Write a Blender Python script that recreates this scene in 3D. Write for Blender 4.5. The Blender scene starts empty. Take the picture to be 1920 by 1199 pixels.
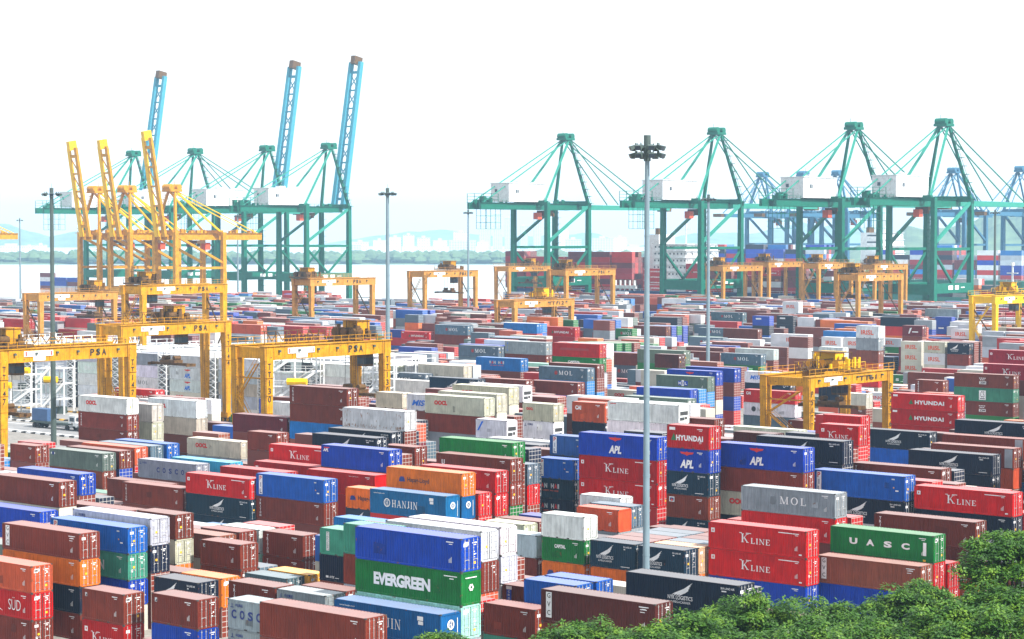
import bpy, bmesh, math, random
import numpy as np
from mathutils import Vector, Matrix
R = math.radians
scene = bpy.context.scene
COL = scene.collection
random.seed(11)

# ------------------------------------------------------------------ camera, sky, sun, exposure
HC = 39.0                       # eye height above the yard
F_PX, HOR = 3960.0, 440.0
PITCH = math.atan((599.5 - HOR) / F_PX)
YAW = R(40.22)                  # bearing of the container rows
cam_d = bpy.data.cameras.new('camera'); cam = bpy.data.objects.new('camera', cam_d); COL.objects.link(cam)
cam.location = (0, 0, HC); cam.rotation_euler = (R(90) - PITCH, 0, 0)
cam_d.sensor_width = 36; cam_d.lens = 36 * F_PX / 1920
cam_d.clip_start = 1; cam_d.clip_end = 20000
scene.camera = cam

SUN_EL, SUN_AZ = R(50), R(131)  # azimuth measured clockwise from +Y
world = bpy.data.worlds.new('World'); scene.world = world; world.use_nodes = True
wn = world.node_tree.nodes; wl = world.node_tree.links; wn.clear()
sky = wn.new('ShaderNodeTexSky'); sky.sky_type = 'NISHITA'; sky.sun_disc = False
sky.sun_elevation = SUN_EL; sky.sun_rotation = SUN_AZ
sky.air_density = 1.0; sky.dust_density = 1.0; sky.altitude = 30
hs = wn.new('ShaderNodeHueSaturation'); hs.inputs['Saturation'].default_value = 0.35; hs.inputs['Value'].default_value = 1.1
bg = wn.new('ShaderNodeBackground'); bg.inputs['Strength'].default_value = 0.15
wo = wn.new('ShaderNodeOutputWorld')
# thin bright overcast veil mixed over the clear sky, uniform in every direction
veil = wn.new('ShaderNodeMix'); veil.data_type = 'RGBA'; veil.inputs[0].default_value = 0.6; veil.inputs[7].default_value = (5.9, 6.25, 6.6, 1)
wl.new(sky.outputs[0], hs.inputs['Color']); wl.new(hs.outputs[0], veil.inputs[6]); wl.new(veil.outputs[2], bg.inputs['Color']); wl.new(bg.outputs[0], wo.inputs['Surface'])
sun_d = bpy.data.lights.new('sun', 'SUN'); sun_d.energy = 5.6; sun_d.angle = R(0.6); sun_d.color = (1, 0.95, 0.87)
sun = bpy.data.objects.new('sun', sun_d); COL.objects.link(sun)
sdir = Vector((math.sin(SUN_AZ) * math.cos(SUN_EL), math.cos(SUN_AZ) * math.cos(SUN_EL), math.sin(SUN_EL)))
sun.rotation_euler = sdir.to_track_quat('Z', 'Y').to_euler(); sun.location = (0, 0, 300)
scene.view_settings.view_transform = 'Standard'; scene.view_settings.look = 'None'
scene.view_settings.exposure = 0.62; scene.view_settings.gamma = 1.0
scene.render.engine = 'CYCLES'
cy = scene.cycles
cy.max_bounces = 5; cy.diffuse_bounces = 3; cy.glossy_bounces = 2; cy.transmission_bounces = 2; cy.volume_bounces = 1; cy.transparent_max_bounces = 6
cy.use_denoising = True
cy.caustics_reflective = False; cy.caustics_refractive = False

# ------------------------------------------------------------------ helpers
UX, UY = math.cos(YAW), -math.sin(YAW)      # u : along the rows
WX, WY = math.sin(YAW), math.cos(YAW)       # w : across the rows, away from the viewer

def uw(U, W, z=0.0):
    return Vector((U * UX + W * WX, U * UY + W * WY, z))

def ray(px, py, z):
    """world point at height z seen at a pixel of the 1920 px wide photograph"""
    X = (px - 960) / F_PX; Y = -(py - 599.5) / F_PX
    cp, sp = math.cos(PITCH), math.sin(PITCH)
    d = Vector((X, cp + Y * sp, -sp + Y * cp))
    return Vector((0, 0, HC)) + d * ((z - HC) / d.z)

def at(px, D, z=0.0):
    return Vector(((px - 960) / F_PX * D, D, z))

def zpx(py, D):
    return HC - (py - HOR) * D / F_PX

def srgb(*c):
    return tuple((v / 255 / 12.92) if v / 255 <= 0.04045 else ((v / 255 + 0.055) / 1.055) ** 2.4 for v in c)

def tag(o, label=None, cat=None, group=None, kind=None):
    if label: o['label'] = label
    if cat: o['category'] = cat
    if group: o['group'] = group
    if kind: o['kind'] = kind
    return o

def link(o, parent=None):
    COL.objects.link(o)
    if parent is not None: o.parent = parent
    return o

def empty(name, loc=(0, 0, 0), rz=0.0, parent=None):
    o = bpy.data.objects.new(name, None); o.empty_display_size = 0.5
    o.location = loc; o.rotation_euler = (0, 0, rz)
    return link(o, parent)

class MB:
    def __init__(s): s.v = []; s.f = []; s.m = []
    def add(s, vs, fs, m=0):
        k = len(s.v); s.v += [tuple(p) for p in vs]
        for f in fs: s.f.append(tuple(i + k for i in f)); s.m.append(m)
    def box(s, x0, x1, y0, y1, z0, z1, m=0):
        s.add([(x0,y0,z0),(x1,y0,z0),(x1,y1,z0),(x0,y1,z0),(x0,y0,z1),(x1,y0,z1),(x1,y1,z1),(x0,y1,z1)],
              [(0,3,2,1),(4,5,6,7),(0,1,5,4),(1,2,6,5),(2,3,7,6),(3,0,4,7)], m)
    def bar(s, p, q, a, b=None, m=0, up=None, a2=None, b2=None):
        """rectangular bar p->q ; a = width sideways, b = width along 'up'"""
        b = a if b is None else b
        a2 = a if a2 is None else a2; b2 = b if b2 is None else b2
        p = Vector(p); q = Vector(q); d = (q - p).normalized()
        up = Vector(up) if up else (Vector((0,0,1)) if abs(d.z) < 0.9 else Vector((1,0,0)))
        r = d.cross(up).normalized(); t = r.cross(d).normalized()
        vs = []
        for c, aa, bb in ((p, a, b), (q, a2, b2)):
            for sx, sy in ((-1,-1),(1,-1),(1,1),(-1,1)): vs.append(c + r * sx * aa / 2 + t * sy * bb / 2)
        s.add(vs, [(0,1,2,3),(7,6,5,4),(0,4,5,1),(1,5,6,2),(2,6,7,3),(3,7,4,0)], m)
    def cyl(s, p, q, r0, r1=None, n=8, m=0, caps=True):
        r1 = r0 if r1 is None else r1
        p = Vector(p); q = Vector(q); d = (q - p).normalized()
        up = Vector((0,0,1)) if abs(d.z) < 0.9 else Vector((1,0,0))
        a = d.cross(up).normalized(); b = a.cross(d).normalized()
        vs = []
        for c, r in ((p, r0), (q, r1)):
            for k in range(n):
                t = 2 * math.pi * k / n; vs.append(c + a * math.cos(t) * r + b * math.sin(t) * r)
        fs = [(k, (k + 1) % n, n + (k + 1) % n, n + k) for k in range(n)]
        if caps: fs += [tuple(range(n - 1, -1, -1)), tuple(range(n, 2 * n))]
        s.add(vs, fs, m)
    def mesh(s, name, mats):
        me = bpy.data.meshes.new(name); me.from_pydata(s.v, [], s.f)
        for m in mats: me.materials.append(m)
        if any(s.m): me.polygons.foreach_set('material_index', s.m)
        me.update(); return me
    def build(s, name, mats, parent=None, loc=None, rz=None, color=None):
        if not isinstance(mats, (list, tuple)): mats = [mats]
        o = bpy.data.objects.new(name, s.mesh(name, mats))
        if loc is not None: o.location = loc
        if rz is not None: o.rotation_euler = (0, 0, rz)
        if color: o.color = color
        return link(o, parent)

def inst(name, me, parent, color=None):
    o = bpy.data.objects.new(name, me)
    if color: o.color = color
    return link(o, parent)

# ------------------------------------------------------------------ materials
def nodes(name):
    m = bpy.data.materials.new(name); m.use_nodes = True
    nt = m.node_tree; b = nt.nodes['Principled BSDF']
    return m, nt.nodes, nt.links, b

def ramp(n, pts):
    r = n.new('ShaderNodeValToRGB'); e = r.color_ramp.elements
    e[0].position, e[0].color = pts[0][0], (*pts[0][1], 1)
    e[1].position, e[1].color = pts[-1][0], (*pts[-1][1], 1)
    for p, c in pts[1:-1]:
        x = e.new(p); x.color = (*c, 1)
    return r

def mixc(n, l, fac, a, b, mode='MIX'):
    x = n.new('ShaderNodeMix'); x.data_type = 'RGBA'; x.blend_type = mode
    for sck, v in ((x.inputs[0], fac), (x.inputs[6], a), (x.inputs[7], b)):
        if isinstance(v, bpy.types.NodeSocket): l.new(v, sck)
        elif isinstance(v, (int, float)): sck.default_value = v
        else: sck.default_value = (*v[:3], 1)
    return x.outputs[2]

def noise(n, l, vec, scale, detail=3, rough=0.55):
    t = n.new('ShaderNodeTexNoise'); t.inputs['Scale'].default_value = scale; t.inputs['Detail'].default_value = detail
    t.inputs['Roughness'].default_value = rough
    if vec is not None: l.new(vec, t.inputs['Vector'])
    return t.outputs['Fac']

def coords(n, l, scale=(1,1,1), rnd=True):
    tc = n.new('ShaderNodeTexCoord'); mp = n.new('ShaderNodeMapping'); mp.inputs['Scale'].default_value = scale
    if rnd:
        oi = n.new('ShaderNodeObjectInfo'); vm = n.new('ShaderNodeVectorMath'); vm.operation = 'MULTIPLY_ADD'
        cx = n.new('ShaderNodeCombineXYZ')
        for k in range(3): l.new(oi.outputs['Random'], cx.inputs[k])
        l.new(cx.outputs[0], vm.inputs[0]); vm.inputs[1].default_value = (91, 57, 33)
        l.new(tc.outputs['Object'], vm.inputs[2]); l.new(vm.outputs[0], mp.inputs['Vector'])
    else: l.new(tc.outputs['Object'], mp.inputs['Vector'])
    return mp.outputs[0]

def paint(name, rgb=None, rough=0.5, dirt=0.25, rust=0.0, streak=0.2, dust=0.0, rustcol=(0.16, 0.065, 0.03), scale=0.7):
    m, n, l, b = nodes(name)
    if rgb is None:
        oi = n.new('ShaderNodeObjectInfo'); base = oi.outputs['Color']
    else:
        rg = n.new('ShaderNodeRGB'); rg.outputs[0].default_value = (*rgb, 1); base = rg.outputs[0]
    v = coords(n, l)
    f = noise(n, l, v, scale, 4)
    r = ramp(n, [(0.3, (1 - dirt,) * 3), (0.72, (1 + dirt * 0.35,) * 3)]); l.new(f, r.inputs[0])
    c = mixc(n, l, 1.0, base, r.outputs[0], 'MULTIPLY')
    if streak:
        v2 = coords(n, l, (3.2, 3.2, 0.28)); f2 = noise(n, l, v2, 1.6, 3)
        r2 = ramp(n, [(0.42, (1, 1, 1)), (0.75, (1 - streak,) * 3)]); l.new(f2, r2.inputs[0])
        c = mixc(n, l, 1.0, c, r2.outputs[0], 'MULTIPLY')
    if rust:
        f3 = noise(n, l, v, 2.3, 6, 0.7)
        r3 = ramp(n, [(0.60 - rust * 0.12, (0,) * 3), (0.66, (1,) * 3)]); l.new(f3, r3.inputs[0])
        c = mixc(n, l, r3.outputs[0], c, rustcol)
    if dust:
        g = n.new('ShaderNodeNewGeometry'); sx = n.new('ShaderNodeSeparateXYZ'); l.new(g.outputs['True Normal'], sx.inputs[0])
        mr = n.new('ShaderNodeMapRange'); mr.inputs[1].default_value = 0.6; mr.inputs[2].default_value = 0.98
        mr.inputs[3].default_value = 0; mr.inputs[4].default_value = dust; l.new(sx.outputs['Z'], mr.inputs[0])
        c = mixc(n, l, mr.outputs[0], c, (0.62, 0.60, 0.60))
    l.new(c, b.inputs['Base Color']); b.inputs['Roughness'].default_value = rough
    if 'Specular IOR Level' in b.inputs: b.inputs['Specular IOR Level'].default_value = 0.22
    return m

def plain(name, rgb, rough=0.6, metal=0.0):
    m, n, l, b = nodes(name)
    v = coords(n, l); f = noise(n, l, v, 1.3, 3)
    r = ramp(n, [(0.3, (0.86,) * 3), (0.7, (1.05,) * 3)]); l.new(f, r.inputs[0])
    l.new(mixc(n, l, 1.0, rgb, r.outputs[0], 'MULTIPLY'), b.inputs['Base Color'])
    b.inputs['Roughness'].default_value = rough; b.inputs['Metallic'].default_value = metal
    return m

M = {}
M['box'] = paint('container_paint', None, 0.55, 0.24, 0.0, 0.31, 0.28)
M['rail'] = paint('container_rail_paint', None, 0.6, 0.3, 0.14, 0.3, 0.15)
M['steel'] = plain('dark_steel', (0.05, 0.045, 0.04), 0.6)
M['galv'] = plain('galvanised_bar', (0.5, 0.5, 0.5), 0.45, 0.3)
M['white'] = plain('white_lettering', (0.8, 0.8, 0.8), 0.6)
M['red'] = plain('red_lettering', srgb(205, 35, 30), 0.6)
M['blue'] = plain('blue_lettering', srgb(30, 50, 120), 0.6)
M['bblue'] = plain('bright_blue_lettering', srgb(20, 110, 215), 0.6)
M['black'] = plain('black_lettering', srgb(35, 35, 38), 0.6)
M['green'] = plain('green_lettering', srgb(30, 105, 55), 0.6)
M['grey'] = plain('grey_lettering', srgb(120, 125, 128), 0.6)
M['yellow_mark'] = plain('yellow_sticker', srgb(240, 180, 30), 0.6)
M['orange_mark'] = plain('orange_lettering', srgb(215, 85, 50), 0.6)
M['glass'] = plain('dark_window', (0.03, 0.05, 0.07), 0.15)
M['ylw'] = paint('rubber_tyred_crane_yellow', srgb(214, 152, 18), 0.55, 0.32, 0.10, 0.4)
M['ylwo'] = paint('faded_crane_yellow', srgb(202, 144, 64), 0.55, 0.25, 0.12, 0.3)
M['ylwb'] = paint('fresh_crane_yellow', srgb(236, 186, 4), 0.45, 0.15, 0.0, 0.12)
M['grn'] = paint('quay_crane_green', srgb(12, 108, 88), 0.5, 0.2, 0.0, 0.2)
M['grnl'] = paint('quay_crane_pale_green', srgb(46, 138, 120), 0.5, 0.15, 0.0, 0.1)
M['mach'] = paint('greasy_machinery', srgb(105, 78, 45), 0.6, 0.5, 0.5, 0.3, scale=1.5)
M['tyre'] = plain('tyre_rubber', (0.02, 0.02, 0.02), 0.85)
M['rope'] = plain('wire_rope', (0.09, 0.085, 0.08), 0.6)
M['whitesteel'] = paint('white_structural_steel', (0.74, 0.76, 0.77), 0.5, 0.15, 0.1, 0.2)
M['mast'] = paint('mast_galvanised', srgb(120, 140, 150), 0.45, 0.12, 0.0, 0.15)
M['lampgrey'] = plain('lamp_housing', srgb(70, 85, 82), 0.5)
M['unit'] = plain('cooling_unit_grey', srgb(60, 62, 64), 0.7)
M['silver'] = plain('silver_panel', srgb(180, 182, 190), 0.35, 0.4)
PALETTE = dict(brown=(118,45,28), dbrown=(84,30,22), mbrown=(140,72,52), obrown=(190,78,42), red=(188,10,10), mred=(166,14,40),
  maroon=(110,30,40), slate=(84,106,122), ggrey=(96,112,102), grey=(142,150,158), lgrey=(186,194,204), white=(216,218,222), rwhite=(232,234,238),
  cream=(198,194,178), blue=(2,58,165), slateb=(40,88,150), cblue=(20,118,190), navy=(8,24,50), tnavy=(8,44,66), green=(8,112,44), orange=(228,112,22),
  yorange=(240,170,60), cyan=(60,160,200), teal=(62,150,124), lteal=(150,205,185), gteal=(60,122,104), tan=(200,160,125), azure=(10,88,178), hjblue=(8,96,152))
# ---- stack table: id U W length height base, boxes bottom to top (colour.letters, + or ! = built as its own thing)
COLS=['brown', 'dbrown', 'mbrown', 'obrown', 'red', 'mred', 'maroon', 'slate', 'ggrey', 'grey', 'lgrey', 'white', 'rwhite', 'cream', 'blue', 'slateb', 'cblue', 'navy', 'tnavy', 'green', 'orange', 'yorange', 'cyan', 'teal', 'lteal', 'gteal', 'tan', 'azure', 'hjblue']
STACKS="""
m0_0 -128.75 180.30 2 2.90 0 d,s.NYK+
m0_1 -128.75 182.90 2 2.90 0 u,A!
m0_2 -128.75 185.50 2 2.90 0 a,h
m0_3 -128.75 188.10 2 2.90 0 a,a
m0_4 -128.75 190.70 2 2.90 0 a,a
m1_0 -135.20 180.30 2 2.90 0 u.HAPAG!,s.NYK+
m1_1 -135.20 182.90 2 2.90 0 a,a
m1_2 -135.20 185.50 2 2.90 0 a,a
m1_3 -135.20 188.10 2 2.90 0 a,h
m1_4 -135.20 190.70 2 2.90 0 a,h
m1_5 -135.20 193.30 2 2.90 0 a,a
s9 -115.75 118.97 4 2.90 0 l,a,a+
s11 -114.56 126.51 4 2.70 0 a,r,C.HANJIN+
s88 -102.53 139.58 4 2.85 0 r,a+,b.GVC+
s4 -136.30 119.60 2 2.59 0 c,o+,a.TEX+
s10 -129.56 128.15 2 2.59 0 t,j,j.COSCOS+
s3 -152.35 124.68 2 2.90 0 e.KLINE+,a.TEX+
s7 -136.02 128.33 2 2.59 0 B,a,a.TRI+
s90 -116.24 146.30 2 2.59 0 j,a,B+
s98n -102.02 151.00 4 2.90 0 r,r+,r.NYK+
s5 -143.07 125.55 2 2.59 0 n,r,r.NYK+
s90b -116.22 149.21 2 2.59 0 g,a,B.PILE!
s6 -152.29 136.67 2 2.90 0 a,u+
s97 -104.74 187.37 4 2.85 0 o+,c.GVC+
s21 -157.49 143.88 2 2.59 0 i,a!,a.TEX+
s18 -114.62 129.11 4 2.80 0 a,j,y+,t.EVERGREEN+,o+
s96 -105.01 190.49 4 2.80 0 a!,e!,t.UASC+
s20 -157.33 152.42 2 2.59 0 h,a.TRI!,a.TRI+
s1 -161.60 126.94 4 2.59 0 a+,r+,u+,a.GVC+
s22 -164.27 149.91 2 2.59 0 r,a,a!
s82 -127.45 146.32 4 2.90 0 a,d,a!,l+
s94 -116.13 184.05 4 2.85 0 o+,e.KLINE+,e.KLINE+
s25 -161.08 132.42 4 2.59 0 n,o!,x.NG+,B.PIL+
s24 -174.32 165.20 2 2.90 0 e,e
s95 -127.36 203.98 4 2.90 0 e,e
s83 -130.66 152.82 4 2.75 0 a,l,l!,l+
s84 -155.73 186.29 2 2.75 0 a,n!
s99 -105.64 200.49 4 2.90 0 d+,a+,a.TRI+
s26 -161.03 135.24 4 2.75 0 a,a,r+,k.COSCOS+
s80 -143.09 181.49 2 2.65 0 u.HAPAG!,t.CAPITAL+,l+
s27 -165.05 141.86 2 2.59 0 c,u,n+,a+
s53 -163.01 180.92 4 2.90 0 h,e.KLINE,C.HANJIN+
s102 -120.03 196.03 4 2.75 0 d,a,e+,j.MOLP+
s100 -107.02 211.59 4 2.65 0 c+,k+,r+,e.KLINE+
s50 -185.39 183.23 4 2.90 0 a,a.TRI+,B.PIL+
s101 -119.87 210.60 4 2.90 0 a,l,r.NYK+,B.PIL+
s31 -201.72 158.49 4 2.59 0 a,a,a,o+
s54 -163.65 184.39 4 2.75 0 r,a,C.HJE!,u.HAPAG+
s46b -196.10 186.75 4 2.85 0 e,e,e!
s56 -163.16 189.84 4 2.70 0 a,a,e!,e.WWW+
s104 -120.27 219.86 4 2.90 0 g,d,e,a.TRI+
s39 -217.34 190.58 4 2.59 0 r,a,j.COSCO+
s57 -166.02 195.96 4 2.90 0 e,t,a!,a.U+
s105 -127.67 246.58 4 2.65 0 a,r,r!,r.NYK+
s32 -238.39 191.46 4 2.59 0 u,a!,i.MOLS+
s34 -239.08 195.06 4 2.59 0 a,o,a!
s48 -184.48 193.97 4 2.90 0 a,l,a,o.APLS+
s69 -171.65 206.35 4 2.90 0 l,h,r,r.NYK
s76 -131.42 207.50 4 2.85 0 a,r,n.OOCL!,a.TEX+,o.APL+
s108 -128.54 254.22 4 2.70 0 a,a,d!,a.SILVER+
s35 -238.84 197.73 4 2.70 0 d,e,d!
s37 -239.89 201.53 4 2.65 0 a,a,h!
s33 -254.47 191.89 2 2.59 0 a,a,a+
s70 -181.94 220.91 4 2.59 0 r,a,r,r.NYK
s38 -241.82 206.32 4 2.59 0 a,a,B!
s114 -131.05 215.56 4 2.90 0 d,a,a,r,r.NYK+
s60 -196.76 204.35 4 2.90 0 b,a,r,r.NYK+
s74 -152.09 207.25 4 2.85 0 k,e.WWW,e.KLINE+,e.KLINE+,o.APL+
l11 -218.42 206.49 2 2.70 0 d,o,a,a+
s61 -201.00 211.65 4 2.90 0 n,a,r,r.NYK+
s111 -159.27 287.10 4 2.90 0 a,B!,r.NYK+
s75 -141.33 202.73 2 2.75 0 a,s.NYK!,a.DIA+,s.NYK+,o.APL+,e.HYUNDAI+
s113 -144.40 241.54 2 2.75 0 d,e,e,e,e.KLINE+
s127 -200.78 236.27 2 2.90 0 b,a,a,m.STRIPE+
s113b -150.25 251.96 2 2.80 0 c,e,a,e,e!
rust -201.66 215.20 4 2.85 0 x,a,a,a,l.RUST+
s117 -166.84 232.20 4 2.65 0 a,b,b,j,m.EAGLE!,m.APLS+
s150 -253.99 249.36 4 2.59 0 l,l,l,m!
l2 -263.38 221.65 4 2.90 0 a,n,n.OOCL!,n.OOCL!
s120 -199.37 245.40 2 2.70 0 l,o,B,m.COSCOS+,n.OOCL+
l3 -263.46 231.09 4 2.90 0 b,a,n!,m.OOCL+
s121 -208.84 240.53 4 2.85 0 b,c,j,a+,n.OOCL+
hy -164.51 305.79 4 2.59 0 b,h,e!,e.HYUNDAI+,e.HYUNDAI+
s122 -210.30 245.06 4 2.90 0 B,b,a,n,n!
j26 -207.11 349.10 2 2.90 0 i,a.TRI,n!
s142 -227.18 355.52 4 2.59 0 h!,l.GATOR+,e.CAI+
l7 -319.36 269.56 4 2.85 0 B,a,e.HYUNDAI!
s135 -224.14 315.52 4 2.65 0 a,a,j,o!
l9 -219.53 221.87 4 2.70 0 a,r,c,q!,a+,a.TRI+
s123 -218.26 257.38 4 2.90 0 e,a,k,n,n.OOCL+
s130 -253.34 319.14 4 2.59 0 t,e,o,a+
j22 -200.40 366.51 2 2.65 0 e,e,t,a.TRI!
s134 -232.77 333.40 4 2.90 0 j,a,q,i.MOLB+
j21 -271.40 482.01 4 2.59 0 t.UASC
zim -181.01 357.71 4 2.59 0 l,t,a.ZIM+,z.CS+,a.ZIM+
m12 -280.48 305.14 4 2.90 0 a,h,h,h.MOL!
s136 -241.21 348.52 4 2.90 0 o,n,a,o.APL!
j29 -248.79 466.56 4 2.90 0 e,e.KLS
s132 -254.02 323.01 4 2.59 0 a,B,q,q,h.MOL+
s138 -243.56 358.31 4 2.90 0 e,o,a,o!
m14 -277.92 331.38 4 2.70 0 l,g,g,a,q.WANHAI+
j23 -295.04 511.75 2 2.59 0 r,r
k5 -254.04 353.42 2 2.85 0 c,a,B,t,b!
s145 -296.12 447.47 4 2.90 0 c,t,h.MOL!
m6 -340.95 373.39 4 2.59 0 j,r,r,j.COSCO
k4 -289.34 389.83 4 2.90 0 j,h,h.MOL,a!
k7 -259.10 362.40 4 2.90 0 e,k,e,t,i!
s146 -306.15 468.79 4 2.90 0 q,a,k!
m5 -380.00 416.12 4 2.90 0 k,o,o.HJS
j8 -320.33 466.15 4 2.90 0 d,a,a
m9 -315.40 368.03 4 2.65 0 o,h,a,h,h.MOL!
k1 -261.78 336.84 4 2.80 0 l,B,o,r,t.CAPITAL!,e.DARK+
m4 -392.73 432.42 4 2.90 0 e,a,a
j6 -329.86 492.05 4 2.90 0 u,a,a
j17f -255.21 479.98 2 2.90 0 d,k,a!,r.NYK!
m10 -302.98 370.18 4 2.90 0 a,h,j,a!,j.PILV+
s148b -302.96 480.52 2 2.90 0 a,c,l,a.X
s148 -310.46 492.51 4 2.90 0 e,k,l,l.IRISL
j20 -274.57 517.56 2 2.65 0 l,e,j,a,l.IRISL
j2 -344.81 519.40 4 2.80 0 a,e,a,a!
j13 -330.54 536.34 4 2.85 0 d,j,a,a
k16 -387.90 487.43 4 2.90 0 n,k,e,e.HYUNDAI!
k15 -375.79 516.36 4 2.80 0 a,d,r,a!
j16 -254.79 434.90 2 2.90 0 n,e!,d!,c!,j!,l.IRISL!
j18 -281.48 503.33 2 2.90 0 r,a,l,a,g.SEA!
m1 -387.13 438.62 4 2.75 0 a,n,n,a!,h.MOL!
j20b -275.81 523.67 2 2.85 0 d,i,a,l,l
j10b -373.37 550.97 4 2.90 0 n,a,h,e
k14 -369.07 479.86 2 2.85 0 a,l,k,j,a
j19 -340.70 628.73 2 2.90 0 j,e,o.STK,o
j11 -349.69 533.03 2 2.90 0 a,c,B,r,o.STK
j12 -352.65 550.81 2 2.80 0 l,e,t,r.STK,r.STK
j10 -375.91 557.56 4 2.85 0 d,h,l,h,h.MOL!
j14 -377.04 573.07 4 2.90 0 h,a,a,a,a
j15 -366.26 575.18 2 2.90 0 j,l,a,l,l.IRISL,l.IRISL
s12 -138.34 139.62 2 2.85 0 a,a!
s14 -150.13 143.27 2 2.59 0 a,h!
s15 -150.12 146.32 2 2.59 0 a,v!
s16 -157.32 146.39 2 2.59 0 a,h
s2 -162.18 121.76 4 2.59 0 a.DIA+,e.SUD+,d+
s98 -104.75 193.05 4 2.65 0 e!,e!
s23 -164.09 152.61 2 2.59 0 u,y,l!
s85 -155.45 188.78 2 2.80 0 a,a
s103 -119.90 199.18 4 2.70 0 h,a,e
s28 -187.74 142.09 4 2.90 0 b,o,o+
s78 -144.67 189.77 2 2.59 0 j,j.COSCO,d+
s79 -145.38 193.12 2 2.59 0 j,j,h!
s43 -214.66 171.82 2 2.59 0 r,r
s77 -148.92 195.74 2 2.75 0 a,j,l.GOLD!
s55 -163.45 187.17 4 2.80 0 a,e,e!
s41 -211.09 182.66 4 2.85 0 a,a.TRI+
s42 -218.04 185.66 4 2.70 0 a,a!
s30 -188.74 145.47 4 2.90 0 r,k,n,a+
s45 -197.92 182.41 4 2.65 0 s.NYK!,s.NYK+,e.KLINE+
s49 -184.01 190.87 4 2.90 0 a,e,e.WWW+
s106 -120.04 222.52 4 2.80 0 n,d,r,r
s47b -197.45 194.07 4 2.85 0 t,e,e.KLS!
s59 -167.78 201.37 2 2.59 0 e,a,e!,h!
s40 -215.47 194.91 4 2.59 0 a,w,w!
s73 -166.41 208.89 2 2.59 0 r,r.WANHAI!,s.WANHAI+,B.PIL+
s47 -197.77 197.15 4 2.65 0 e,c,e,e.KLINE+
s58 -193.01 207.99 2 2.59 0 a,a,a,a!
s36 -263.73 212.89 4 2.90 0 a,a
s33b -257.03 195.15 2 2.59 0 q,a,e
s68 -167.93 198.63 4 2.65 0 e,a,a,a,t+
s66 -214.22 233.12 2 2.59 0 h,h,h
l6 -235.68 215.45 4 2.59 0 g,j,n.OOCL+
s109 -129.70 259.37 4 2.90 0 l,q,a,a.SILVER+
l11b -210.24 208.08 2 2.70 0 a,i,a,a
s62 -205.84 220.27 4 2.70 0 B,r,a,r
s115 -176.39 277.29 4 2.90 0 a,a,n.OOCL!
s116 -206.10 299.86 2 2.90 0 a,a
s110 -130.25 263.95 4 2.65 0 h,e,d,r,r.NYK+
s113a -187.78 301.32 2 2.59 0 a,a,a.TEX
l10 -232.63 222.20 4 2.80 0 c,j,a,g+
s128 -213.57 253.08 2 2.59 0 k,a,a,a
s143 -228.11 369.56 4 2.59 0 i
s118 -177.95 250.65 4 2.85 0 n,x,h,m,m
s119 -187.13 242.11 2 2.90 0 d,b,a,r!,d.CAI+
l4 -319.32 284.19 4 2.90 0 n,m
l1 -262.48 215.70 4 2.59 0 a,h,a+,a.TRI+,l.OOCL+
j25 -243.32 405.79 4 2.59 0 i.MOL
s131 -222.39 274.81 4 2.90 0 a,i,a,a
s125 -227.25 249.53 2 2.65 0 t,k,d,a,l.MISC!
j27 -245.59 424.94 2 2.59 0 l.RED
s140 -248.36 337.76 4 2.59 0 k,l,n.OOCL
s135b -224.82 319.26 4 2.59 0 c,h,j,q
l9b -264.63 270.62 4 2.90 0 a,t,a,a
k10 -278.55 376.81 4 2.59 0 a,r
s124 -225.24 269.13 4 2.75 0 t,r,c,a,m!
j24 -246.71 411.40 4 2.59 0 h,e.HYUNDAI
m19 -261.50 313.30 4 2.70 0 B,l,a,a!
m13 -262.51 300.20 4 2.90 0 o,a,r,s.NYK!
k11 -292.50 386.78 4 2.90 0 e,e
m18 -280.53 325.28 4 2.59 0 r,b,a,a
j30 -228.61 424.16 4 2.59 0 k,a,a!
s144 -258.67 402.79 4 2.59 0 n,r.NYK!,l.MISC+
k8 -281.24 380.02 2 2.85 0 l,h,h.MOLB
m16 -278.56 339.03 4 2.80 0 d,t,a,a.TRI
s139 -279.03 413.51 4 2.59 0 i,a,a
j28b -178.25 363.87 4 2.90 0 o,n,n,a,f.KLINE!
s133 -253.91 326.02 4 2.70 0 a,b,q,a,a!
m15 -293.28 359.14 4 2.65 0 l,c,a,y
j23b -293.81 514.54 2 2.59 0 a,q
m7 -358.75 395.87 4 2.90 0 l,l,e
k6 -283.97 398.60 4 2.85 0 u,a,j,j
m7b -370.47 412.04 4 2.65 0 h,k,k
j9 -318.95 462.34 4 2.59 0 k,a,a!
j28 -185.62 380.15 4 2.70 0 o,d,e,l,a,f.KLINE!
s147 -313.38 486.50 4 2.75 0 d,a,a
m20 -389.13 435.46 4 2.59 0 h,a,e
j17g -240.30 395.07 2 2.90 0 d,r!,k!,h!,l.IRISL!
j7 -331.50 488.34 4 2.65 0 l,o,o
k2 -303.61 393.86 4 2.65 0 n,r,e,j,q
k2b -306.34 400.75 4 2.59 0 e,d,l,e,t
k2c -305.53 403.36 4 2.59 0 e,B,j,a,t
k2d -304.78 405.87 4 2.59 0 t,h,e,a,a
k2e -320.03 428.97 4 2.90 0 j,t,l,t
j32 -255.91 484.15 4 2.90 0 c,u,a,a
j17e -262.25 480.61 2 2.90 0 u,n.IRISL,l.IRISL,n.IRISL!
j32b -255.93 487.62 4 2.90 0 n,h,a,a
j17d -273.88 489.35 2 2.75 0 g,n.IRISL,n.IRISL,n.IRISL
j5 -336.81 508.72 4 2.90 0 e,l,l
j17c -319.42 558.47 4 2.59 0 g,t,k.IRISL
k3a -341.02 463.02 4 2.70 0 e,k,a,n
k3b -343.09 468.56 4 2.65 0 a,k,a,e
j4 -352.00 512.08 4 2.90 0 a,h,h.MOL
j17b -289.67 486.69 2 2.90 0 c,t,a,l.IRISL
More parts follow.
